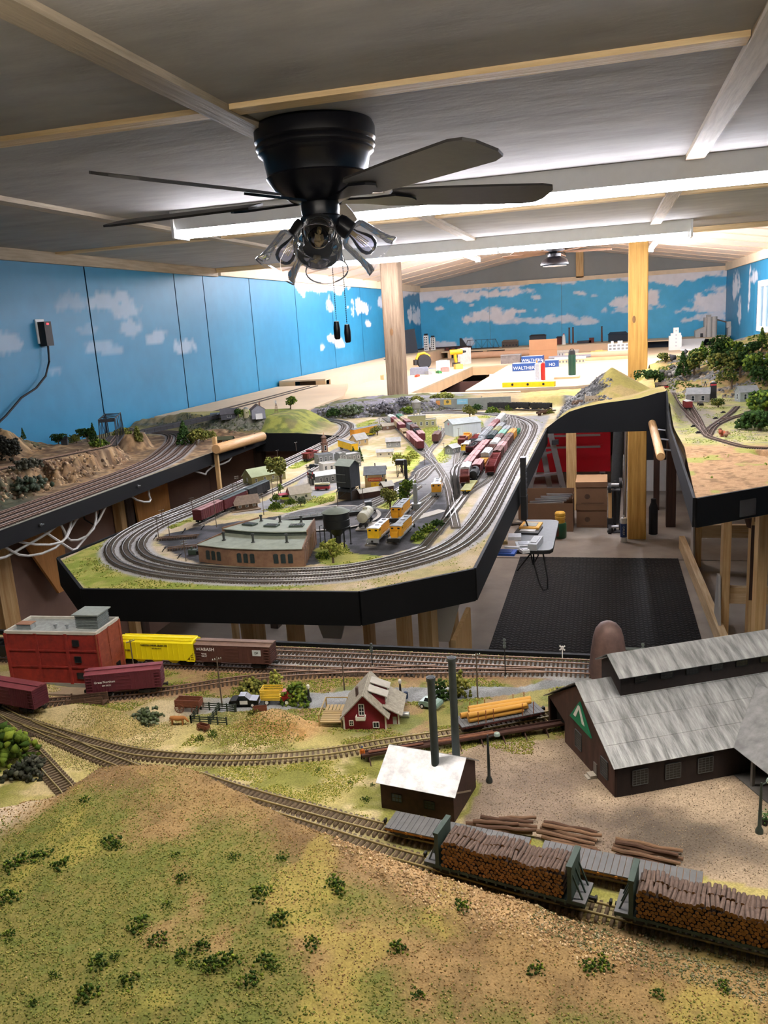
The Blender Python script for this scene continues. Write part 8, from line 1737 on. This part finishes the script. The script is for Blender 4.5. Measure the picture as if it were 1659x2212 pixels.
def fb(name,label,px,w,d,h,m,roof=None,rh=.02,Y=13.9,cat='building',wins=0,z=SZ):
    q=B_at(px,Y);t=thing(name,label,cat,(q.x,Y,z));MB().box(-w/2,w/2,-d/2,d/2,0,h).build('walls',m,t)
    if roof:MB().add([(-w/2-.01,-d/2-.01,h),(w/2+.01,-d/2-.01,h),(w/2+.01,d/2+.01,h),(-w/2-.01,d/2+.01,h),(-w*.4,-d*.2,h+rh),(w*.4,-d*.2,h+rh),(w*.4,d*.2,h+rh),(-w*.4,d*.2,h+rh)],[(0,1,5,4),(1,2,6,5),(2,3,7,6),(3,0,4,7),(4,5,6,7),(3,2,1,0)]).build('roof',roof,t)
    for f in range(wins and max(1,int(h/.05))):
        for k in range(wins):MB().box(-w/2+w*(k+.3)/wins,-w/2+w*(k+.75)/wins,-d/2-.002,-d/2+.001,.02+f*h/max(1,int(h/.05)),.02+f*h/max(1,int(h/.05))+.024).build('window',dark_glass,t)
    return t
fb('model_factory','dark brown model factory beside the arched bridge on the back shelf',1102,.26,.12,.09,mat('fac_brown','#54483f',.85),mat('fac_roof','#6b6156',.85),.03,wins=5);fb('model_factory','low dark-red model row house at the left of the back shelf',960,.9,.1,.05,mat('fac_red','#5a2c26',.85),mat('fac_roofd','#3a3434',.85),.015,wins=9)
fb('model_factory','dark model shed peeking behind the cardboard sheet',1162,.26,.12,.16,mat('fac_dark','#3a3d42',.85),mat('fac_roofd','#3a3434'),.02);fb('model_house','small dark-red model house beside the lighthouse',1208,.08,.08,.11,mat('fac_red','#5a2c26'),mat('fac_roofd','#3a3434'),.02)
t=thing('lighthouse','white model lighthouse with red top on the back shelf','lighthouse',B_at(1218,13.8));MB().lathe([(.032,0),(.024,.13),(.030,.132),(.030,.138),(.016,.139),(.016,.158),(0,.158)],18).build('tower',white_m,t,True);MB().lathe([(.018,.158),(.012,.168),(0,.178)],16).build('cap',mat('trim_red2','#c2303a'),t,True)
for px,h,lab in ((1230,.25,'left tall brown chimney of the pair on the back shelf'),(1238,.25,'right tall brown chimney of the pair on the back shelf'),(1300,.24,'single slim brown chimney near the black model hall')):
    t=thing('model_chimney',lab,'chimney',B_at(px));MB().cyl((0,0,0),(0,0,h),.016,.012,14).build('shaft',mat('chim_brown','#5a4038',.85),t,True);MB().cyl((0,0,h),(0,0,h+.01),.015,n=14).build('cap',black_m,t)
fb('model_factory','black model hall with monitor roof right of the chimneys',1335,.30,.14,.11,mat('fac_black','#232d38',.8),mat('fac_roofn','#2c3a48',.8),.04,wins=0);fb('model_shed','low dark model shed strip right of the lighthouse',1262,.22,.08,.04,mat('fac_dark','#3a3d42'));fb('model_house','small red-brown model house below the slim chimney',1278,.08,.08,.08,mat('fac_red','#5a2c26'))
cg=mat('cement_grey','#a9a7a2',.85,0,.06,20);q=B_at(1530,13.85);t=thing('cement_plant','grey model cement works with silos, conveyor and tall stack','building',q)
MB().box(-.20,-.05,-.1,.1,0,.10).extr([(-.20,-.1,.10),(-.05,-.1,.16),(-.05,-.1,.10)],(0,.2,0)).build('loading_house',cg,t);MB().box(-.13,-.09,-.102,-.099,0,.06).build('doorway',black_m,t);MB().box(-.07,.08,-.08,.08,0,.29).build('elevator',cg,t)
for x in (.0,.07):MB().cyl((x,-.10,0),(x,-.10,.30),.04,n=20).build('silo',cg,t,True)
MB().box(-.04,.03,-.03,.03,.29,.33).build('headhouse',cg,t);MB().bar((.05,0,.27),(.33,0,.18),.025,.02).build('conveyor',mat('conv_brown','#6a5a50',.8),t);MB().box(.27,.46,-.09,.09,0,.12).extr([(.27,-.09,.12),(.46,-.09,.12),(.365,-.09,.17)],(0,.18,0)).build('kiln_house',cg,t);MB().cyl((.31,0,.12),(.31,0,.21),.06,n=20).build('silo',cg,t,True);MB().cyl((.36,.05,.1),(.36,.05,.46),.017,.014,14).build('stack',cg,t,True)
q=Vector((atY(1458,752,12.6).x,12.6,TZ));t=thing('grain_elevator','stepped white model grain elevator on the back bench','building',q);MB().box(-.085,.085,-.05,.05,0,.20).build('bin_house',white_m,t);MB().box(-.06,.075,-.045,.045,.20,.235).build('step',white_m,t);MB().box(-.025,.045,-.04,.04,.235,.31).build('headhouse',white_m,t)
for z in (.05,.1,.15,.2,.26):MB().box(.0,.02,-.052,-.0495,z,z+.018).build('window',mat('win_grey','#b9bcc0',.6),t)
t=fb('white_office','white four-storey model office with rows of windows',1337,.30,.12,.15,white_m,None,Y=12.2,z=TZ);
for f in range(3):
    for k in range(5):MB().box(-.135+k*.056,-.10+k*.056,-.0615,-.0595,.022+f*.045,.048+f*.045).build('window',mat('office_glass','#8d8f8e',.4),t)
for x in (-.09,.0,.03):MB().box(x-.018,x+.018,-.02,.02,.15,.185).build('rooftop_box',white_m,t)
t=fb('yellow_depot','yellow model depot with stepped gable beside the white office',1294,.22,.09,.07,mat('depot_yellow','#d8b56a',.8),None,Y=12.0,z=TZ)
MB().box(-.05,.05,-.046,-.040,.07,.085).build('gable_step',mat('depot_yellow','#d8b56a'),t)
for k in range(4):MB().box(-.09+k*.05,-.07+k*.05,-.0465,-.0445,.025,.05).build('window',black_m,t)
card=mat('cardboard','#a87a55',.85,0,.06,6);q=atY(1143,770,11.5)
t=thing('cardboard_sheet','upright brown cardboard sheet on the back bench','cardboard',(-.81,11.5,TZ),0);MB().box(-.185,.185,-.004,.004,.0,.285).build('sheet',card,t);MB().box(-.185,.185,-.0055,-.004,.14,.143).build('fold',mat('card_fold','#8d6342',.85),t)
for (px,Y,ln,r,lab) in ((1300,11.35,.95,.045,'long brown cardboard tube lying on the back bench'),(1090,13.0,1.3,.05,'long brown paper roll below the back shelf')):
    x=atY(px,765,Y).x;t=thing('cardboard_tube',lab,'tube',(x,Y,TZ+r+.001));MB().lathe([(r*.9,-ln/2),(r,-ln/2),(r,ln/2),(r*.9,ln/2)],20,M_=Matrix.Rotation(math.pi/2,4,'Y'),closed=True).build('tube',mat('kraft','#c39b7c',.8,0,.05,8),t,True)
wblue=mat('kit_blue','#1e4a8c',.5,0,.04,20)
def kitbox(label,x,Y,w,d,h,txt,ang=0,z=TZ):
    t=thing('kit_box',label,'box',(x,Y,z),ang);MB().box(-w/2,w/2,-d/2,d/2,0,h).build('carton',wblue,t);MB().box(-w/2+.004,w/2-.004,-d/2+.004,d/2-.004,h,h+.001).build('lid_picture',mat('kit_lid','#b9bcc0',.5,0,.2,12),t)
    lettering(txt,h*.62,white_paint,t,(0,-d/2-.0012,h*.38));return t
kitbox('blue kit box lying nearer on the bench island',-.89,9.75,.29,.18,.085,'WALTHERS',.02);kitbox('blue kit box half hidden behind a grey model',-.93,11.25,.28,.18,.085,'WALTHERS',-.05)
kitbox('plain blue end of a third kit box by the caulk tubes',-.62,10.2,.16,.2,.08,'HO',.1)
t=thing('parts_box','open box of dark grey model parts in plastic','box',(-1.22,11.3,TZ));MB().box(-.13,.13,-.09,.09,0,.11).build('carton',mat('parts_grey','#77706c',.4,0,.3,25),t);MB().box(-.135,.135,-.095,.095,.11,.115).build('wrap',mat('wrap','#b0a9a4',.2),t)
for (x,Y,w,h,lab,c) in ((-.45,11.2,.52,.05,'long grey model station roof on the back bench','#8d8c90'),(-.55,12.3,.36,.07,'pale grey model train shed behind the cardboard','#b5b3b0'),(-.42,10.6,.36,.06,'cream half-built model factory wall','#d9c6a3')):
    t=thing('model_station',lab,'building',(x,Y,TZ));MB().box(-w/2,w/2,-.06,.06,0,h).build('walls',mat('st'+c,c,.8,0,.08,30),t)
    for k in range(9):MB().box(-w/2+w*(k+.25)/9,-w/2+w*(k+.7)/9,-.062,-.0595,h*.3,h*.7).build('window',mat('win_grey2','#6d6c6c',.5),t)
    MB().slab((-w/2-.01,-.07,h),(w/2+.01,-.07,h),(w/2+.01,.07,h+.02),(-w/2-.01,.07,h+.02),.005).build('roof',mat('st_roof'+c,'#7f7f84' if c=='#8d8c90' else '#c9c2b4',.8,0,.2,30),t)
t=thing('thermos_bottle','dark green thermos bottle on the bench island','bottle',(-.316,8.42,TZ+.022));MB().lathe([(0,0),(.036,0),(.037,.01),(.037,.19),(.034,.2),(0,.2)],24).build('bottle',mat('thermos_green','#1f4630',.4,.2,.05,20),t,True);MB().lathe([(.034,.2),(.033,.225),(.026,.238),(0,.24)],24).build('cap',black_m,t,True);MB().tube([(-.02,0,.238),(-.01,0,.252),(.01,0,.252),(.02,0,.238)],.004,6).build('loop',black_m,t)
t=thing('notepad','pad of paper on a small board under the thermos','paper',(-.36,8.35,TZ));MB().box(-.12,.12,-.10,.10,0,.018).build('board',plyf,t);MB().box(-.11,.11,-.09,.09,.018,.021).build('sheet',white_paint,t)
t=thing('plan_sheet','large white track plan spread on the bench island','paper',(-.92,8.75,TZ+.0005),.12);MB().box(-.26,.26,-.62,.62,0,.002).build('sheet',mat('plan_paper','#e6e8f0',.8,0,.03,10),t)
b=MB()
for k in range(6):b.box(-.22,.22,-.5+k*.18,-.496+k*.18,.002,.0024)
for k in range(4):b.box(-.2+k*.12,-.197+k*.12,-.55,.5,.002,.0024)
b.build('plan_lines',mat('plan_ink','#9fa6bd',.8),t)
for k,(dx,c,lab) in enumerate(((-.035,'#b9c0c8','clear caulk tube with orange cap on the bench island'),(.02,'#c2281f','red glue tube standing beside the clear one'))):
    t=thing('glue_tube',lab,'tube',(-.605+dx,8.2+.03*k,TZ));MB().lathe([(0,0),(.022,0),(.023,.004),(.022,.14),(.02,.16),(.006,.17),(.004,.19),(0,.19)],16).build('barrel',mat('tube'+c,c,.3),t,True);MB().lathe([(.007,.165),(.0055,.195),(0,.198)],10).build('cap',mat('cap_or%d' % k,('#e08a2c','#e8e6e0')[k],.4),t,True)
t=thing('spirit_level','yellow box level lying on the bank behind the yard','level',(-.55,6.24,1.262),-.25);MB().box(-.20,.20,-.02,.02,0,.035).build('body',mat('level_yellow','#f0c818',.4),t)
for x in (-.12,0,.12):MB().cyl((x,-.0205,.02),(x,-.022,.02),.009,n=14).build('vial_hole',black_m,t)
yt=mat('tool_yellow','#e8b01c',.45,0,.06,20);tb=mat('tool_black','#222224',.6);gt=mat('tool_grey','#8d9096',.5)
def tool_saw(label,x,y,ang):
    t=thing('circular_saw',label,'power tool',(x,y,TZ),ang);MB().box(-.14,.14,-.07,.07,.0,.006).build('base_plate',gt,t);MB().cyl((0,-.03,.10),(0,.01,.10),.095,n=24).build('blade_guard',tb,t,True);MB().cyl((0,.01,.11),(0,.12,.11),.05,n=18).build('motor',yt,t,True);MB().tube([(-.10,.02,.13),(-.06,.03,.20),(.02,.03,.21),(.09,.02,.16)],.02,10).build('handle',yt,t,True);MB().box(-.13,-.06,-.01,.06,.06,.13).build('battery',tb,t)
tool_saw('yellow and black circular saw on the left bench',-2.33,10.9,.6)
def drill(label,x,y,ang):
    t=thing('cordless_drill',label,'power tool',(x,y,TZ),ang);MB().box(-.05,.05,-.04,.04,0,.05).build('battery',tb,t);MB().tube([(0,0,.05),(-.01,0,.12),(-.01,0,.17)],.022,10).build('grip',yt,t,True);MB().cyl((-.08,0,.19),(.09,0,.19),.034,n=16).build('motor',yt,t,True);MB().cyl((.09,0,.19),(.14,0,.19),.02,.012,14).build('chuck',tb,t,True)
drill('yellow cordless drill lying near the saw',-1.95,11.2,.3)
tag(MB().box(-.11,.11,-.06,.06,0,.075).box(-.10,.10,-.05,.05,.075,.085).build('battery_case',mat('case_grey','#8b8f9c',.5),None,False,(-2.18,9.9,TZ),.15),'grey plastic case in front of the yellow saw','case')
for k,(x,y,w,d,h,c,lab) in enumerate(((-2.0,10.5,.16,.10,.12,'#d8d6d4','pale paper bag of hardware on the left bench'),(-1.92,10.2,.10,.08,.05,'#b9837c','pinkish small box on the left bench'),(-1.82,10.6,.10,.07,.06,'#d9b25a','tan box beside the drill'),(-2.45,9.3,.10,.07,.05,'#e3c49a','pale wood offcut on the left bench'),(-1.9,11.6,.28,.05,.22,'#cfc9c4','upright white carton behind the tools'),(-2.12,9.5,.12,.03,.02,'#c2482c','red-handled screwdriver pouch on the left bench'),(-2.3,9.6,.10,.05,.03,'#55585c','dark pair of pliers on the left bench'),(-1.95,9.95,.12,.04,.025,'#3f8a4a','small green level by the drill'),(-2.05,9.8,.08,.05,.04,'#9a9ca0','grey hand clamp on the left bench'))):
    t=thing('bench_box',lab,'box',(x,y,TZ),.3*k);MB().box(-w/2,w/2,-d/2,d/2,0,h).build('box',mat('bb%d' % k,c,.6,0,.12,30),t);MB().box(-w*.3,w*.3,-d*.3,d*.3,h,h+.006).build('lid',mat('bb%d' % k,c),t)
t=thing('model_tower','black leaning board standing against the left wall','board',(-2.88,12.6,1.30),.25);t.rotation_euler=(0,-.10,.25);MB().box(-.10,.10,-.02,.02,0,.36).build('board',mat('navy_dark','#232831',.7),t)
for k,(dx,h) in enumerate(((0,.24),(.09,.20))):
    t=thing('model_highrise',('taller','shorter')[k]+' white model high-rise in the far left corner','building',(-2.80+dx,13.35+.1*k,1.30));MB().box(-.035,.035,-.035,.035,0,h).build('walls',white_m,t);MB().box(-.025,.025,-.025,.025,h,h+.03).build('penthouse',black_m,t)
    for f in range(6):
        for x in (-.014,.014):MB().box(x-.008,x+.008,-.037,-.0345,.015+f*h/6.5,.015+f*h/6.5+.018).build('window',dark_glass,t)
tag(MB().box(-.03,.03,-.3,.3,0,.006).build('dark_felt',mat('felt','#3d3f44',.9),None,False,(-2.85,11.2,1.301),0),'dark strip of roofing felt on the raised left shelf','felt')
t=thing('tool_cabinet','blue drawer cabinet under the left bench','cabinet',(-1.95,9.2,0));nb=mat('cab_blue','#1e2c78',.4);MB().box(-.3,.2,-.4,.4,.45,.95).build('body',nb,t)
for k in range(3):d_=MB().box(.2,.212,-.38,.38,.48+k*.15,.61+k*.15).build('drawer',nb,t);MB().box(.212,.222,-.2,.2,.57+k*.15,.585+k*.15).build('handle',steel,d_)
# ================================================================== THE AISLE
mt=mat('rubber_mat','#0a0a0b',.8,0,.12,30,spec=.2);t=thing('floor_mat','black ribbed rubber mat on the aisle floor','mat',(-.06,4.9,0));MX,MY=.565,1.14
MB().box(-MX,MX,-MY,MY,0,.006).build('base',mt,t)
n=46;b=MB();rows=62
for i in range(n):
    x=-MX+.012+(2*MX-.024)*i/(n-1)
    for j in range(rows):y=-MY+.02+(2*MY-.04)*j/(rows-1)+(.009 if i % 2 else 0);b.cbox((x,y,.0068),.020,.007,.0022,rz=.6 if i % 2 else -.6)
o=b.build('raised_tread',mat('rubber_tread','#121214',.6,0,.1,30,spec=.3),t);o['kind']='stuff'
tag(MB().box(-.45,.45,-.6,.6,0,.006).build('floor_mat',mt,None,False,(-1.05,3.3,0),0),'second black rubber mat in the shade under the peninsula','mat')
t=thing('side_tray','grey fold-down tray on the peninsula fascia','tray',(-.295,2.88,1.03));tm=mat('tray_grey','#7d7f80',.6,0,.1,60);TW,TD=.125,.21
pl_=[(0,-TD),(TW-.03,-TD),(TW-.008,-TD+.008),(TW,-TD+.03),(TW,TD-.03),(TW-.008,TD-.008),(TW-.03,TD),(0,TD)]
MB().prism(pl_,-.012,0).build('top',tm,t);MB().prism([(x*1.002-.0001,y*1.003) for x,y in pl_],-.014,-.003).build('edge_band',black_m,t)
for y in (-.15,.15):MB().bar((.002,y,-.09),(.06,y,-.014),.012,.004).build('bracket',black_m,t)
TZ2=1.0305
def T_at(px,py,z=TZ2):return at(px,py,z)
def stack(name,label,cat,px,py,w,d,h,col,ang,extra=None,z=TZ2):
    q=T_at(px,py,z);t=thing(name,label,cat,q,ang);MB().box(-w/2,w/2,-d/2,d/2,0,h).build('body',mat('tr'+col,col,.55,0,.1,60),t)
    if extra:MB().box(-w*.32,w*.32,-d*.32,d*.32,h,h+.002).build('label_patch',mat('tr'+extra,extra,.5,0,.2,80),t)
    return t
k=TZ2
stack('magazine','black magazine under the yellow notebook on the tray','magazine',1142,1147,.085,.10,.006,'#1c1c1e',-.1,'#d9d6d0');stack('notebook','yellow-orange notebook with a steel clip block on the tray','notebook',1147,1137,.072,.085,.007,'#e0a43a',-.1,'#9c988c',TZ2+.0065)
stack('paperback','dark brown booklet at the back of the tray','booklet',1112,1130,.055,.07,.006,'#3c3028',.5,'#b9a890');t=stack('case','bright blue plastic case lying at the front of the tray','case',1092,1196,.068,.055,.008,'#2c55a8',-.08,'#24437f')
stack('paper_sheet','white folded paper in the middle of the tray','paper',1112,1163,.045,.055,.012,'#e6e6ea',.1);stack('paper_sheet','white instruction sheet beside the grey box','paper',1130,1175,.05,.06,.002,'#dfe2e6',.2,'#b9bcc4');stack('paper_sheet','crumpled white paper towel at the tray front','paper',1133,1193,.026,.03,.010,'#efefef',.5,'#d9d9de');stack('electronics_box','long light grey plastic box at the right of the tray','box',1157,1180,.030,.11,.022,'#b5b7b8',-.12,'#a5a7a8');stack('pill_bottle','small white tub at the back left of the tray','tub',1087,1160,.022,.022,.026,'#dcdde0',0,'#4a5a8a');stack('card_box','small brass-coloured box at the tray edge','box',1088,1175,.026,.02,.010,'#8d7442',.2,'#b9a56a');stack('paper_strip','narrow white paper strip on the tray','paper',1106,1183,.05,.014,.004,'#e9e9ec',-.05)
t=thing('blue_bottle','slim bright blue squeeze tube standing on the tray','tube',T_at(1090,1147));MB().lathe([(0,0),(.007,0),(.008,.006),(.0075,.055),(.004,.062),(.003,.072),(0,.073)],14).build('tube',mat('tube_blue','#1e6fd0',.35),t,True)
t=thing('throttle_controller','black handheld throttle in a holder on the fascia','controller',(-.289,2.93,1.14));MB().box(-.004,.014,-.022,.022,-.04,.16).build('handset',tb,t);MB().box(-.005,.016,-.026,.026,-.065,.02).build('holder',black_m,t)
b=MB()
for q in range(5):
    for r in range(3):b.box(.014,.016,-.016+r*.012,-.008+r*.012,.03+q*.02,.042+q*.02)
b.build('buttons',mat('btn','#4a4c50',.5),t);MB().box(-.0045,.0145,-.018,.018,.1585,.1605).build('top_cap',mat('btn2','#8d9094',.4),t)
MB().tube([(.006,0,-.065),(.03,.01,-.14),(.05,.02,-.21),(.03,.03,-.25),(.01,.02,-.14)],.003,6).build('coil_cord',black_m,t,True)
tag(MB().tube([(-.24,2.75,1.015),(-.237,2.74,.96),(-.22,2.72,.90),(-.205,2.71,.875),(-.19,2.70,.885),(-.19,2.71,.92),(-.20,2.73,.97),(-.21,2.75,1.015)],.003,6).build('hanging_cord',black_m,None,True),'black cord looping down below the fold-down tray','cord')
kr=mat('carton_brown','#6f5138',.85,0,.08,8);krt=mat('carton_top','#b08c66',.85,0,.06,8);cdk=mat('carton_print','#4a3424',.85)
for k in range(2):
    t=thing('file_box',('lower','upper')[k]+' brown cardboard storage box of the stacked pair','box',(-.113,7.10,.002+.197*k));MB().box(-.125,.125,-.16,.16,0,.155).build('carton',kr,t);MB().box(-.129,.129,-.164,.164,.15,.195).build('lid',krt if k else kr,t);MB().box(-.129,.129,-.166,-.163,.15,.194).build('lid_front',kr,t)
    MB().box(.0,.09,-.1655,-.1645,.178,.183).build('print_bar',cdk,t);MB().box(-.085,.10,-.1612,-.1602,.012,.017).build('print_bar',cdk,t);MB().cyl((-.035,-.1602,.07),(-.035,-.1612,.07),.022,n=18).build('emblem',cdk,t)
t=thing('open_carton','open brown carton holding aluminium offcuts','box',(-.485,6.95,.002))
for (x0,x1,y0,y1,h) in ((-.225,.225,-.15,-.145,.24),(-.225,.225,.145,.15,.31),(-.225,-.22,-.145,.145,.28),(.22,.225,-.145,.145,.28)):MB().box(x0,x1,y0,y1,0,h).build('side',kr,t)
MB().box(-.22,.22,-.145,.145,0,.004).build('bottom',kr,t)
for k in range(5):
    o=thing('metal_offcut',('front','second','middle','fourth','rear')[k]+' shiny aluminium offcut in the open carton','metal',(-.50+.03*k,6.95+.035*(k-2),.225+.012*k),.15*(k-2),'aluminium offcuts in the carton');MB().cbox((0,0,0),.34-.03*k,.03,.012,ry=-.12+.05*k).build('profile',steel,o)
t=thing('jar','green and red jar with stacked yellow lid on the aisle floor','jar',(-.356,6.62,.001));MB().lathe([(0,0),(.046,0),(.050,.01),(.050,.115),(.042,.125),(0,.125)],24).build('jar',mat('jar_green','#2c5a3c',.35,0,.1,20),t,True);MB().box(-.045,-.01,-.0508,-.0475,.02,.10).build('red_label',mat('jar_red','#7a3a2c',.5),t);MB().lathe([(.038,.125),(.040,.14),(.036,.15),(.042,.158),(.042,.175),(.036,.18),(.042,.187),(.042,.205),(.034,.214),(0,.216)],22).build('lid',mat('jar_lid','#d8a83a',.45),t,True)
red=mat('chest_red','#d8142a',.3,.1,.04,8);t=thing('tool_chest','red rolling tool chest with steel drawer pulls','tool chest',(-.45,8.85,0));MB().box(-.52,.50,-.22,.24,.16,.86).build('cabinet',red,t)
for z0,z1 in ((.20,.44),(.455,.56),(.575,.68),(.695,.82)):d_=MB().box(-.48,.42,-.232,-.219,z0,z1).build('drawer',red,t);MB().box(-.46,.40,-.244,-.231,z1-.028,z1-.008).build('pull',steel,d_)
for x in (-.42,.42):
    c_=MB().box(x-.03,x+.03,-.19,-.13,.135,.16).build('caster',steel,t);MB().cyl((x-.014,-.17,.066),(x+.014,-.17,.066),.066,n=24).build('wheel',tb,c_,True);MB().cyl((x-.018,-.17,.066),(x+.018,-.17,.066),.045,n=20).build('hub',mat('hub_blue','#9fc0cc',.3),c_,True)
alu=mat('aluminium','#a8a8aa',.32,.85,.06,40);t=thing('step_ladder','aluminium folding step ladder behind the cartons','ladder',(-.5,7.55,0))
for (xa,xb,y0) in ((-.10,.16,0),(-.20,.02,.12)):MB().bar((xb,y0,.05),(xa+.10,y0+.05,.80),.05,.022).build('stile',alu,t)
for (xa,xb,y0) in ((-.02,-.22,.06),):MB().bar((xb,y0,.05),(xa,y0+.08,.80),.04,.022).build('stile',alu,t)
for k in range(3):z=.12+k*.2;MB().bar((-.20+.06*k,.06,z),(.12-.045*k,.03,z+.03),.07,.016).build('step',alu,t)
MB().box(.03,.09,-.02,.06,.62,.66).build('hinge_bracket',tb,t);lettering('WERNER',.03,black_m,t,(.12,-.016,.19),(math.pi/2,1.15,0))
t=thing('foam_pipe','black foam pipe sleeve leaning beside the yellowish post','pipe',(.10,7.1,0));MB().cyl((-.03,0,.01),(.01,.03,.80),.045,n=18).build('sleeve',mat('foam_black','#2c2e2e',.85,0,.15,60,.2),t,True)
t=thing('steel_conduit','thin steel conduit standing against the yellowish post','pipe',(.15,6.90,0));MB().cyl((0,0,0),(.015,.03,1.05),.012,n=12).build('pipe',steel,t,True)
for k,z in enumerate((.05,.40)):
    t=thing('dumbbell',('lower','upper')[k]+' black hand weight with chrome ends by the post','dumbbell',(.075,6.78,z));MB().cyl((-.035,0,0),(.035,0,0),.014,n=12).build('grip',steel,t,True)
    for s in (-1,1):c_=MB().cyl((s*.03,-.02,.02*s),(s*.055,-.02,.02*s),.042,n=22).build('plate',tb,t,True);MB().cyl((s*.055,-.02,.02*s),(s*.06,-.02,.02*s),.014,n=12).build('chrome_cap',steel,c_,True)
t=thing('weight_rack','slim dark stand carrying the hand weights','rack',(.075,6.84,0));MB().box(-.01,.01,-.01,.01,0,.42).box(-.05,.05,-.07,.03,0,.006).box(-.04,.04,-.06,.01,.345,.355).build('stand',tb,t)
t=thing('wood_stick','yellow wooden stick with black foot leaning by the boxes','stick',(.035,6.80,0));MB().box(-.014,.014,-.012,.012,.12,.36).build('stick',pine_z,t);MB().box(-.022,.022,-.018,.018,0,.12).build('foot',tb,t)
t=thing('caulk_cartridge','white and blue caulk cartridge standing before the post','tube',(.136,6.50,.001));MB().lathe([(0,0),(.025,0),(.025,.19),(.02,.195),(0,.195)],20).build('cartridge',white_paint,t,True);MB().lathe([(.0255,.04),(.0255,.15)],20,closed=True).build('blue_label',mat('caulk_blue','#24437f',.4),t,True);MB().cyl((0,0,.195),(0,0,.215),.006,n=10).build('nozzle',white_paint,t)
lettering('CAULK',.022,white_paint,t,(0,-.0262,.095),(math.pi/2,math.pi/2,0))
for k,(x,y,w) in enumerate(((.52,7.0,.075),(.44,7.6,.05),(.80,6.9,.07))):t=thing('dark_post',('thick dark-stained timber leg right of the yellowish post','thin dark timber leg behind the right board','dark timber leg under the right bench')[k],'post',(x,y,0));MB().box(-w/2,w/2,-w/2,w/2,0,1.03).build('timber',wood('stained','#4a3024','#33211a',2),t)
t=thing('black_canister','dark canister standing between the posts','canister',(.37,6.75,0));MB().lathe([(0,0),(.035,0),(.035,.22),(.02,.26),(.02,.29),(0,.29)],16).build('canister',tb,t,True)
t=thing('navy_crate','dark navy panel hanging behind the yellowish post','panel',(.40,7.8,.42));MB().box(-.16,.16,-.01,.01,0,.62).build('panel',mat('navy_crate','#14161c',.6),t);MB().box(-.16,.16,-.012,.012,.40,.43).build('rim',tb,t)
tag(MB().box(.20,.75,8.4,8.42,0,.55).build('leaning_board',white_paint),'white board leaning behind the dark posts','board')
t=thing('stained_leg','pine leg with a dark brown stain dripping down it','post',(.735,4.42,0));MB().box(-.02,.02,-.045,.045,0,1.15).build('timber',pine_z,t);MB().lathe([(.036,.66),(.048,.70),(.052,.85),(.058,1.0),(.066,1.148)],8).box(-.0208,.0,-.0458,-.042,.28,.68).build('stain',mat('stain_brown','#3a2419',.5,0,.2,12),t,True)
t=thing('orange_cable','red extension cable on the floor under the peninsula','cable',(-1.0,2.6,.01));MB().tube([(-.5,.2,0),(-.35,.3,.01),(-.2,.55,.0),(0,.9,0)],.006,8).build('cord',mat('cord_red','#b5301f',.5),t,True)
t=thing('rolling_cart','small wooden cart with caster under the peninsula edge','cart',(-.52,3.35,0));MB().box(-.10,.10,-.2,.2,.09,.11).build('deck',pine_y,t);MB().box(-.1,-.08,-.2,.2,.11,.5).build('side',pine_z,t)
for y in (-.15,.15):MB().cyl((.06,y-.012,.045),(.06,y+.012,.045),.045,n=16).build('caster',tb,t,True)
